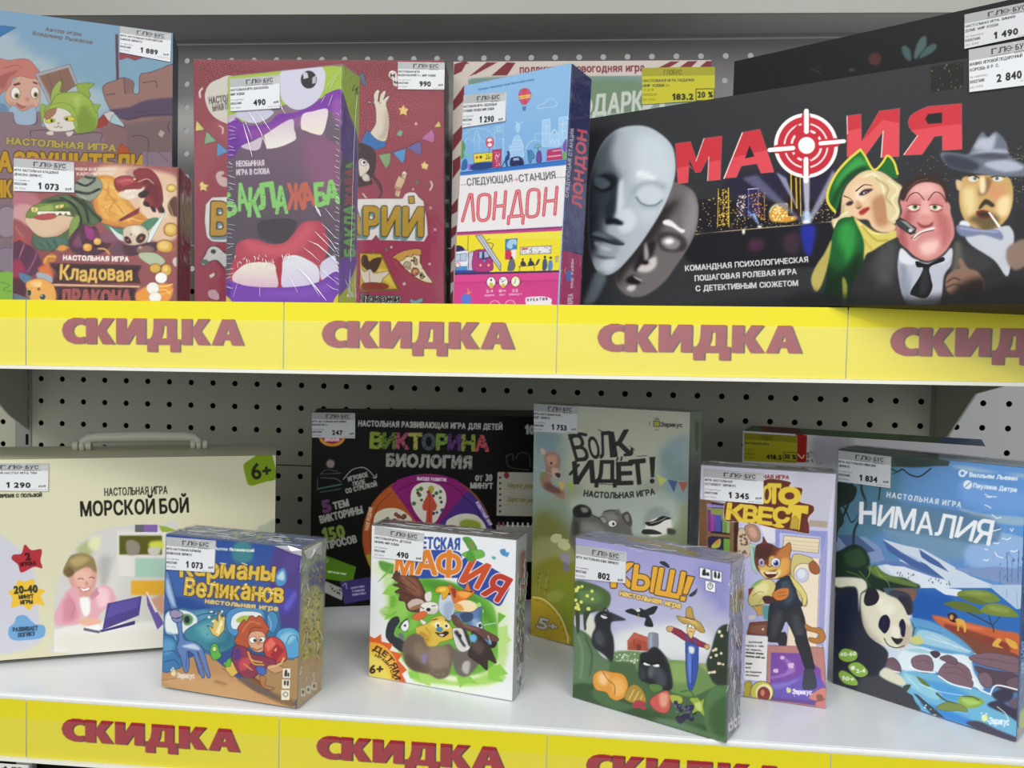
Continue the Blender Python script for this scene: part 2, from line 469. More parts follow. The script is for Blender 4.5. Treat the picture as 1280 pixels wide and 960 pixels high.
FILM = {}; box_dims = {}
def game_box(pose, zf, label, art, base, side, top, side_art='', top_art='', tags=(), wrap=None, gain=1.0, group=None, S=2.0, name='board_game_box', rough=.42):
    x, y, yaw, lean, roll, W, H, D = pose
    yaw, lean, roll = map(math.radians, (yaw, lean, roll))
    a, b, c = axes(yaw, lean, roll)
    P = np.array([x, y, 0.]); lo = min((i * W * a + k * D * c)[2] for i in (0, 1) for k in (0, 1)); P[2] = zf(x + W * .5 * a[0]) - lo + .0003
    root = bpy.data.objects.new(name, None); COL.objects.link(root); root.empty_display_size = .02
    off = P + a * W / 2 + c * D / 2; root.location = off; box_dims[root.name] = (W, H, D)
    tag(root, label, 'board game', group)
    e = .00015
    ink_mat = print_material('printed_card', gain, rough)
    V, F = slab_geo(P, a, b, c, W, H, D)
    link('carton', np.array(V) - off, F, material('carton_board', side, .5, .3), root)
    fc = lambda s, t: P + a * W * s + b * H * t - c * e
    fi = face_ink([fc(0, 0), fc(1, 0), fc(1, 1), fc(0, 1)], base, S, art)
    sheet('front_print', fi, fc, ink_mat, root, off)
    ctr = P + a * W / 2 + b * H / 2 + c * D / 2
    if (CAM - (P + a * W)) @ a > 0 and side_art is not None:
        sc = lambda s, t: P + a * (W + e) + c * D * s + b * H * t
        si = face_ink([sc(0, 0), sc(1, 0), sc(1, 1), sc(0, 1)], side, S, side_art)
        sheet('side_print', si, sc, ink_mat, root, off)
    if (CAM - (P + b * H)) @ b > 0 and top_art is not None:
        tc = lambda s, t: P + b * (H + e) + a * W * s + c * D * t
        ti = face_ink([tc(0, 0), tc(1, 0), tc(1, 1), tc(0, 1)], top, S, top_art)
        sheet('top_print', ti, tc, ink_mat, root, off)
    for tg in tags: price_label(root, off, P, c, tg, 1.0)
    if wrap:
        w = .0009
        VV, FF = slab_geo(P - (a + b * .4 + c) * w, a, b, c, W + 2 * w, H + 1.4 * w, D + 2 * w, .0012)
        if wrap not in FILM: FILM[wrap] = film_material('clear_film', *wrap)
        o = link('shrink_wrap', np.array(VV) - off, FF, FILM[wrap], root)
        if 'front' not in FILM: FILM['front'] = film_material('clear_film', 45, .10, gloss=.09, haze=.006, fres=.45)
        o.data.materials.append(FILM['front']); o.data.polygons[0].material_index = 1
    return root, off, P, a, b, c

def price_label(root, off, P, c, tg, gain):
    quad, lines, price, kind = tg[:4]
    n = c; base = P - c * (.0011 if kind != 'p' else .0006)
    q3 = [on_plane(px, py, base, n) for px, py in quad]      # TL TR BR BL
    TL, TR, BR, BL = q3
    cor = lambda s, t: (BL * (1 - s) + BR * s) * (1 - t) + (TL * (1 - s) + TR * s) * t
    q = np.array(quad, float); lo = q.min(0) - 1; hi = q.max(0) + 1
    k = Ink(lo[0], lo[1], hi[0], hi[1], 4, 'dcdfe2' if kind == 'w' else 'bdb821')
    ex, ey = (q[1] - q[0]) / 100, (q[3] - q[0]) / 60
    k.M = np.array([[ex[0], ey[0], q[0][0]], [ex[1], ey[1], q[0][1]]])
    hd = 'b0b2b3' if kind == 'w' else '9c981c'
    if kind == 'p': k.run(lines)
    else:
        k.run(f'''
r {hd} -2,-2 102,16
s c6c8c9 a=.6 60,-2 80,6 102,2 102,14 84,16 70,6
t 3a3a3d 33,12 53,12 7.5 w=.35 |ГЛ
e 3a3a3d 58,8.2 4.2,3.8
e {hd} 58,8.2 3.2,2.7
z 3a3a3d .8 55,8.2 64.5,8.2
t 3a3a3d 68,12 86,12 7.5 w=.35 |БУС
z 55555a .7 31,15 60,15
t 3a3a3c 66,17 89,17 3 |МАРКЕТ''' if kind == 'w' else f'''
r {hd} -2,-2 102,14
t 55531a 30,12 54,12 8 w=.4 a=.8 |ГЛОБУС''')
        yy = 23.5
        for ln in lines:
            if ln: k.run(f't 38383b 1,{yy} {1 + min(97, len(ln) * 3.05)},{yy} 4.4 w=.15 ls=.12 |{ln}')
            yy += 8
        k.run('''
t 6a6a6e 1,41 27,41 3 |за единицу
t 4a4a4e 1,48.5 22,48.5 4.4 w=.2 |00327680
t 77777a 1,56 20,56 3.2 |00-1356''' if kind == 'w' else '''
t 6a681c 1,38 16,38 4 |229
t 55531a 1,46 20,46 4 |00312245
t 6a681c 1,54 18,54 3.5 |00-1250''')
        if kind == 'w':
            n1 = sum(4.6 if q in ' .' else 5 if q == '1' else 7.7 for q in price)
            cx = 58
            k.run(f't 1d1d1f {cx - n1 / 2},53 {cx + n1 / 2},53.2 11 w=.7 |{price}\nt 38383b 86.5,51.5 96,51.5 4 w=.2 |руб\nt 8a8a8e 74,58.6 97,58.6 2.4 |01.10.2024')
        else:
            k.run(f't 26250c 42,53 70,53 9.5 w=.7 |{price}\nz 33310f 1.2 cl 74,36 99,36 99,55 74,55\nt 26250c 76.5,50 97,50 9.5 w=.7 |{tg[4]}')
    o = sheet('price_label', k, cor, print_material('label_paper', gain, .5, .25), root, off, .6, rim=c * .0009)
    tag(o, 'yellow discount price label' if kind == 'y' else 'white price label' if kind == 'w' else None)

CREASE = []
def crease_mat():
    """folded or bunched packing film; diffuse white stands in for its lamp glare"""
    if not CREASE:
        m = bpy.data.materials.new('folded_film_glare'); m.use_nodes = True; nt = m.node_tree; nt.nodes.clear()
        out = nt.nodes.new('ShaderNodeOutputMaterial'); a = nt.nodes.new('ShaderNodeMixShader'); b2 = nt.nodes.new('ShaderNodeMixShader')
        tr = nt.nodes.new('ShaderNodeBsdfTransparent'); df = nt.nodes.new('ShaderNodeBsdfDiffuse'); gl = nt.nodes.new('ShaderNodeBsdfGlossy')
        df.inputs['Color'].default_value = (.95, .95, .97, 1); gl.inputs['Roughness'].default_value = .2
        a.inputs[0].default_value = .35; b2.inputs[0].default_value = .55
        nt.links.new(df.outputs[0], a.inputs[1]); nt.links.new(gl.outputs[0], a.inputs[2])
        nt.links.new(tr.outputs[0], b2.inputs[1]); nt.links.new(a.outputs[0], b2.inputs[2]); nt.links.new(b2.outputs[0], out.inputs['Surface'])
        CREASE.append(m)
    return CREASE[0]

def creases(box, face, lines, name='film_crease_glare'):
    """raised folds in the film of one face, whitened as glare streaks; lines = (width in mm, [(px, py), ...]) measured in the photo"""
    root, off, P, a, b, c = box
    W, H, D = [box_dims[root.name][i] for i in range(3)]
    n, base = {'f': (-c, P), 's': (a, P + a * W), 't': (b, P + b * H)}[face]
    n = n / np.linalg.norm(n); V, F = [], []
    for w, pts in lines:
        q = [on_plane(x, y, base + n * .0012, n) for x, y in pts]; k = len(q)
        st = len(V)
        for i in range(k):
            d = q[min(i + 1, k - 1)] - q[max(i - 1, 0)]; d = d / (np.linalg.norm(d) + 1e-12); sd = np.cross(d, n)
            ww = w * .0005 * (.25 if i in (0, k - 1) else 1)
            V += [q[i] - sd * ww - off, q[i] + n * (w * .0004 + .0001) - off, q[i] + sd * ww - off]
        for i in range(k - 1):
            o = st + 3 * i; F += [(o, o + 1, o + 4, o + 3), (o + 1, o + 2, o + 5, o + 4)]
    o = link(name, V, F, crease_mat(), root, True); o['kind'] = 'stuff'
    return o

def flap(box, face, pts):  # bunched film corner, its bright glare put in as diffuse white
    root, off, P, a, b, c = box
    W, H, D = box_dims[root.name]
    n, base = {'f': (-c, P), 's': (a, P + a * W), 't': (b, P + b * H)}[face]
    n = n / np.linalg.norm(n)
    q = [on_plane(x, y, base + n * .0014, n) for x, y in pts]
    m = sum(q) / len(q) + n * .0012; k = len(q)
    V = [v - off for v in q] + [m - off]
    return link('film_fold_glare', V, [(i, (i + 1) % k, k) for i in range(k)], crease_mat(), root)

def wander(rnd, x0, y0, x1, y1, amp):
    k = 5
    return [(x0 + (x1 - x0) * i / (k - 1) + rnd.uniform(-amp, amp), y0 + (y1 - y0) * i / (k - 1) + rnd.uniform(-amp, amp)) for i in range(k)]
# ------------------------------------------------------------------ the setting: pegboards, header, posts
def pegboard(name, x0, x1, z0, z1, xo, mat, y=0.0, p=.025, r=.0031, th=.0012):
    """sheet of perforated steel with real holes on a 25 mm grid"""
    i0, i1 = math.ceil((x0 + .004 - xo) / p), math.floor((x1 - .004 - xo) / p); j0, j1 = math.ceil((z0 + .004) / p), math.floor((z1 - .004) / p)
    xs = [x0] + [xo + (i - .5) * p for i in range(i0 + 1, i1 + 1)] + [x1]; zs = [z0] + [(j - .5) * p for j in range(j0 + 1, j1 + 1)] + [z1]
    V, F = [], []; idx = {}
    def vid(ix, iz):
        if (ix, iz) not in idx: idx[(ix, iz)] = len(V); V.append((xs[ix], y, zs[iz]))
        return idx[(ix, iz)]
    N = 12
    for a in range(len(xs) - 1):
        for b in range(len(zs) - 1):
            cx, cz = xo + (i0 + a) * p, (j0 + b) * p
            cor = [vid(a, b), vid(a + 1, b), vid(a + 1, b + 1), vid(a, b + 1)]
            n = len(V); V += [(cx + r * math.cos((k - 4.5) * 2 * math.pi / N), y, cz + r * math.sin((k - 4.5) * 2 * math.pi / N)) for k in range(N)]
            V += [(v[0], y + th, v[2]) for v in V[n:n + N]]
            for k in range(4):
                c0, c1 = cor[k], cor[(k + 1) % 4]
                F.append((c0, c1, n + k * 3 + 3 if k < 3 else n, n + k * 3 + 2, n + k * 3 + 1, n + k * 3))
            for k in range(N): F.append((n + (k + 1) % N, n + k, n + N + k, n + N + (k + 1) % N)[::-1])
    return tag(link(name, V, F, mat), kind='structure')

panel_grey = material('grey_panel_paint', 'b2b19f', .55, .3, noise=(3, .05))
panel_dark = material('dark_panel_paint', 'bab8b6', .5, .3, noise=(3, .05))
post_grey = material('post_paint', '8f8f88', .5, .3)
slot_black = material('slot_black', '0c0d0c', .8, .1)
pegboard('wall_back', -.0105, .9595, -.0875, .15, 0, panel_grey)
pegboard('wall_back', -.0105, .9595, -.20, -.0885, 0, panel_grey)
pegboard('wall_back', -.0105, .9595, .1505, .3665, -.0072, panel_dark)
pegboard('wall_left', -.45, -.0305, -.20, .15, .0045, panel_grey)
pegboard('wall_left', -.45, -.0305, .1505, .3665, .0045, panel_dark)
white_panel = material('white_panel_paint', 'aaabad', .5, .3)
pegboard('wall_right', .9795, 1.5, -.20, .15, .0105, white_panel)
pegboard('wall_right', .9795, 1.5, .1505, .3665, .0105, panel_dark)
tag(Shapes().box(-.5, .012, -.6, 1.55, .02, .12).link('wall_rear', slot_black), kind='structure')
tag(Shapes().box(-.5, -.001, .3675, 1.55, .004, .372).link('wall_header', panel_dark), kind='structure')
trim_white = material('white_trim_paint', '9a9993', .4, .4)
hz = lambda x: .3585 - .0105 * (x - .2)         # the shallow shelf above: its lip hangs just into the picture
V, F = slab_geo(np.array([-.5, -.092, 0.]), X, Z, Y, 2.05, 1., .003, .001)
V = [np.array([v[0], v[1], hz(v[0]) + .09 * v[2]]) for v in V]
tag(link('trim_1', V, F, trim_white), kind='structure')
tag(Shapes().box(-.5, -.089, .371, 1.55, -.0012, .376, .001).link('ceiling', panel_dark), kind='structure')
for i, px in enumerate((-.0205, .9695)):
    root = bpy.data.objects.new('upright_post', None); COL.objects.link(root); root.location = (px, .01, -.6)
    tag(root, ('slotted grey upright post at the left end of the pegboard', 'slotted grey upright post at the right end of the pegboard')[i], 'post', 'upright posts of the shelving')
    off = np.array([px, .01, -.6])
    Shapes().box(px - .0098, -.001, -.6, px + .0098, .008, .3665, .001).link('post', post_grey, root, off=off)
    for k in range(7):
        Shapes().box(px + .0030, -.0014, -.115 + k * .02, px + .0062, -.0009, -.103 + k * .02, .0001).link('slot', slot_black, root, off=off)

# ------------------------------------------------------------------ the two shelves
shelf_white = material('white_shelf_enamel', 'e6eaee', .22, .45)
rail_white = material('white_rail_plastic', 'e6e6da', .3, .4)
card_mat = print_material('sign_card', 1.0, .38, .4)

def shelf(kind, zf, z_bot, label, cats):
    x0, x1 = -.0185, .9675
    za, zb = zf(x0), zf(x1)
    root = bpy.data.objects.new('store_shelf', None); COL.objects.link(root); off = np.array([.475, -.19, zf(.475)]); root.location = off
    tag(root, label, 'shelf', 'white steel shelves of the gondola')
    def tilt(S):
        for v in S.V: v[2] += zf(v[0]) - zf(.475)
        return S
    z0 = zf(.475)
    d = Shapes(); n = 8
    for k in range(1): d.box(x0, -.372, z0 - .004, x1, -.002, z0, .0012)
    d.V = [np.array(v) for v in d.V]; tilt(d).link('deck', shelf_white, root, off=off)
    f = Shapes().box(x0, -.3745, z0 - .036, x1, -.3722, z0 + .0005, .0008); tilt(f).link('front_lip', shelf_white, root, off=off)
    for bx in (x0 + .002, x1 - .004):
        V = [(bx, -.001, z0 - .004), (bx, -.36, z0 - .004), (bx, -.36, z0 - .02), (bx, -.14, z0 - .043), (bx, -.078, z0 - .055), (bx, -.03, z0 - .098), (bx, -.001, z0 - .117)]
        m = len(V); V = [np.array(v) for v in V] + [np.array(v) + X * .002 for v in V]
        F = [tuple(range(m)), tuple(range(2 * m - 1, m - 1, -1))] + [(i, m + i, m + (i + 1) % m, (i + 1) % m) for i in range(m)]
        b = Shapes().add(V, F); tilt(b).link('bracket', panel_grey, root, off=off)
    return root
# heavy block capitals for the sale signs, drawn as outlines (cap height 100)
HEAVY = {'С': [[(84,98),(66,101),(44,100),(24,92),(9,76),(2,52),(8,28),(22,10),(42,1),(64,0),(84,3),(84,29),(70,25),(56,27),(46,36),(42,50),(46,64),(56,73),(70,76),(84,71)]],
 'К': [[(0,0),(0,100),(38,100),(38,58),(61,100),(102,100),(70,54),(104,0),(60,0),(38,44),(38,0)]],
 'И': [[(0,0),(0,100),(35,100),(35,50),(62,100),(107,100),(107,0),(72,0),(72,50),(44,0)]],
 'Д': [[(0,-28),(0,22),(10,22),(18,36),(22,60),(23,100),(104,100),(104,22),(118,22),(118,-28),(83,-28),(83,0),(36,0),(36,-28)],[(48,24),(55,44),(58,74),(71,74),(71,24)]],
 'А': [[(0,0),(38,100),(80,100),(116,0),(73,0),(67,20),(44,20),(38,0)],[(50,42),(58,70),(64,42)]]}
def heavy(ink, s, col, x0, x1, yb, cap, dx=0, dy=0):
    tot = sum(max(p[0] for p in HEAVY[c][0]) for c in s) + 5 * (len(s) - 1); k = (x1 - x0) / tot; x = x0; E = []
    for c in s:
        for i, r in enumerate(HEAVY[c]):
            r = np.array(r, float); ar = np.sum(r[:, 0] * np.roll(r[:, 1], -1) - np.roll(r[:, 0], -1) * r[:, 1])
            if (ar > 0) != (i == 0): r = r[::-1]
            q = np.stack([x + r[:, 0] * k + dx, yb - r[:, 1] * cap / 100 + dy], 1); E.append(ring_edges(ink.tr(q)))
        x += (max(p[0] for p in HEAVY[c][0]) + 5) * k
    ink.paint(np.concatenate(E), col, {})

def sale_row(zt, zb, where, clear, tones):
    names = ['first', 'second', 'third', 'fourth', 'fifth']
    root = bpy.data.objects.new('price_rail', None); COL.objects.link(root); off = np.array([.475, -.378, zt(.475)]); root.location = off
    tag(root, f'white and clear plastic price rail along the {where} shelf edge', 'price rail', 'price rails of the shelves')
    x0, x1 = -.0185, .9675
    def bar(name, y0, y1, dz0, dz1, mat, top=True, low=True):
        zz = lambda x, f: zb(x) + f if not callable(f) else f(x)
        V, F = slab_geo(np.array([x0, y0, 0.]), X, Z, Y, x1 - x0, 1., y1 - y0, .0002)
        V = [np.array([v[0], v[1], dz0(v[0]) + (dz1(v[0]) - dz0(v[0])) * v[2]]) for v in V]
        return link(name, np.array(V) - off, F, mat, root)
    bar('rail_back', -.3792, -.3748, lambda x: zb(x) + .0004, lambda x: zt(x) - .0015, rail_white)
    bar('rail_lip', -.3822, -.3748, lambda x: zb(x) - .0012, lambda x: zb(x) + .0009, rail_white)
    bar('rail_cover', -.3818, -.3813, lambda x: zb(x) + .0009, lambda x: zt(x) - .0108, clear)
    for i in range(5):
        xa, xb = .1094 + .159 * i + .0003, .1094 + .159 * (i + 1) - .0003
        cor = lambda s, t: np.array([xa + (xb - xa) * s, -.3800, (zb(xa + (xb - xa) * s) + .001) * (1 - t) + zt(xa + (xb - xa) * s) * t])
        q = project(np.array([cor(0, 1), cor(1, 1), cor(0, 0)]))
        lo, hi = q.min(0) - 4, q.max(0) + 8
        k = Ink(max(lo[0], -250), lo[1], min(hi[0], 1550), hi[1], 2, tones[0])
        ex, ey = (q[1] - q[0]) / 100, (q[2] - q[0]) / 60
        k.M = np.array([[ex[0], ey[0], q[0][0]], [ex[1], ey[1], q[0][1]]])
        heavy(k, 'СКИДКА', '3f2a24', 13.5, 84.5, 40, 23.8, .55, .45)
        heavy(k, 'СКИДКА', tones[1], 13.5, 84.5, 40, 23.8)
        r = bpy.data.objects.new('sale_sign', None); COL.objects.link(r); r.location = cor(.5, 0)
        tag(r, f'yellow sale sign with red lettering, {names[i]} from the left in the {where} shelf rail', 'sign', 'yellow sale signs in the shelf rails')
        sheet('printed_card', k, cor, card_mat, r, cor(.5, 0), .9, rim=Y * .0004)

zt_u = lambda x: .0645 + .0075 * (x - .252); zb_u = lambda x: .0243 + .0073 * (x - .252)
zt_l = lambda x: -.1790 - .0035 * (x - .25); zb_l = lambda x: -.2155 - .0035 * (x - .25)
shelf('upper', ZU, 0, 'upper white steel shelf carrying the large black box', 0)
shelf('lower', ZL, 0, 'lower white steel shelf with its glossy top in view', 0)
clear_u = film_material('clear_rail_cover', 2, .02, gloss=.12, haze=.06, fres=.3)
clear_l = film_material('clear_rail_cover', 2, .02, gloss=.12, haze=.02, fres=.3)
sale_row(zt_u, zb_u, 'upper', clear_u, ('e8dc1c', '962838'))
sale_row(zt_l, zb_l, 'lower', clear_l, ('dace18', '98222c'))
ART_SUITCASE = '''
f d4d2b4
v 0 540 3.5556
p cfcdb0 -200,50 1300,50 1300,1200 -200,1200
s 9ca79a a=.7 b=2 1140,440 1180,410 1240,395 1260,600 1150,600
p 85a01c o=d9da9a:3 1082,150 1120,118 1175,98 1205,98 1222,150 1228,205 1180,222 1120,240 1095,215
s 7a9818 1082,150 1100,130 1150,100 1200,92 1222,150 1226,208 1170,222 1110,238 1092,200
t 23280c 1122,210 1162,206 72 w=2.5 |6
t 23280c 1172,196 1204,192 46 w=3.5 |+
t 2b2c22 0,292 186,288 15 w=1.4 |ВРЕМЯ С ПОЛЬЗОЙ
t 26271e 465,284 744,274 34 w=1.2 ls=.13 |НАСТОЛЬНАЯ ИГРА
t 1f2018 360,374 688,362 64 w=3.2 ls=.15 |МОРСКОЙ
t 1f2018 712,362 838,356 64 w=3.2 ls=.15 |БОЙ
s c4c4d0 b=2 -60,470 40,485 120,560 160,660 170,800 170,940 -60,950
# printed photo of a child at a toy computer
s c9c8c4 k=ph 240,880 238,820 250,700 290,590 350,500 430,440 520,420 620,410 720,412 800,440 800,980 260,980 240,940
s d0cfca c=ph b=20 400,600 520,560 520,720 440,700
s a9b080 c=ph b=8 340,520 400,480 420,520 380,560
s d8dcb0 c=ph b=5 395,480 440,460 440,520 400,520
p d8d6d0 c=ph 520,440 740,440 740,640 520,640
p 60606a c=ph 600,412 660,412 660,445 600,445
p 7d5fa0 c=ph 640,412 700,412 700,445 640,445
p 8fa83a c=ph 705,415 740,420 790,440 720,445
p 55561e c=ph b=3 530,460 720,460 720,545 530,545
s 8a8478 c=ph b=4 560,490 590,480 620,500 615,540 570,545
s c8cc4a c=ph b=5 665,490 720,485 720,520 670,520
s c0beb4 c=ph b=3 660,515 710,515 705,545 665,545
p 9fc0b0 c=ph b=3 600,560 735,560 735,645 600,645
p d8a634 c=ph b=3 582,660 740,660 740,725 582,725
s b0aeac c=ph b=8 440,560 500,560 470,680 440,660
p dddcd8 c=ph b=3 240,880 400,840 600,850 800,820 800,980 240,980
s cf9a8e c=ph b=1.5 295,600 320,580 400,570 430,610 425,680 390,735 350,730 320,690 300,640
s e0b4a4 c=ph b=8 330,620 400,610 400,690 350,690
s 8c7a52 k=hr c=ph b=1.5 282,630 282,600 300,560 340,540 380,540 415,560 428,600 425,625 390,600 340,620 320,640 300,645
s b09c6a c=ph b=6 310,570 360,550 400,565 340,600
s 6a5a3c c=ph b=3 284,620 310,600 330,625 305,645
l 5a3a30 3 c=ph 345,655 360,650 372,656
l 5a3a30 3 c=ph 395,648 408,645 418,650
p f2ece8 o=a05a50:2.5 c=ph 350,690 375,698 400,688 395,702 370,708
s c88a80 c=ph b=4 380,660 395,675 380,685
s dba4b0 k=sh c=ph b=1.5 300,705 340,690 360,740 400,740 430,690 480,685 510,720 510,760 450,800 430,830 360,820 360,850 300,860 250,860 240,820 260,770
s c88a9a c=ph b=8 290,740 330,760 340,830 280,840
s ecc4cc c=ph b=6 430,700 480,700 480,760 440,780
l b8707e 4 c=ph b=1 300,720 330,770 320,820
s ecebe8 c=ph b=1.5 355,740 395,740 400,800 380,820 365,800
p c88a9a c=ph 395,730 430,690 442,720 410,745
s e0b098 c=ph b=1.5 355,830 400,825 440,830 445,855 400,862 360,855
p 4f4386 c=ph 478,762 630,728 618,815 455,880
p 5f55a0 a=.8 c=ph 490,765 620,735 612,780 470,830
p 40356e c=ph 440,872 455,880 600,838 600,855 450,890
p 6a6078 c=ph 372,870 450,885 440,895 372,882
p e8e8ec c=ph 375,868 440,852 455,878 420,880
p 6a5aa0 c=ph 650,720 665,740 730,850 700,878 655,770
s c99880 c=ph b=2 665,750 700,730 725,725 725,810 690,780
p e8d8cc c=ph 648,712 655,710 700,800 690,802
s d8d6cc c=ph b=4 260,900 420,900 720,880 720,960 300,975
# badges
s a8303a 60,545 95,540 110,500 140,525 185,522 180,570 188,605 150,600 95,625 80,590 52,565
t 4a1418 116,570 136,567 32 w=3 |2
t 4a1418 92,598 160,590 17 w=2 ls=.14 |ИГРОКА
s e2b83c 80,660 110,665 150,655 160,690 200,705 180,730 198,770 155,765 130,792 100,770 50,780 55,740 38,710 65,695
t 3a3a30 64,718 166,712 33 w=3 ls=.14 |20-40
t 3a3a30 85,742 148,738 17 w=1.8 ls=.14 |МИНУТ
t 3a3a30 92,766 145,762 17 w=1.8 ls=.14 |ИГРЫ
s 6f9fcc 38,905 40,870 62,850 75,820 110,814 140,840 160,855 195,860 202,890 185,915 120,925 60,925
t 33475c 58,888 168,880 18 w=1.8 ls=.14 |РАЗВИВАЕТ
t 33475c 80,912 156,904 18 w=1.8 ls=.14 |ЛОГИКУ
'''
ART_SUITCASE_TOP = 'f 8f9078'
LOGO_W = '''
t {c} {x1},{y} {x2},{y2} {h} w={w} |Эврикус
'''
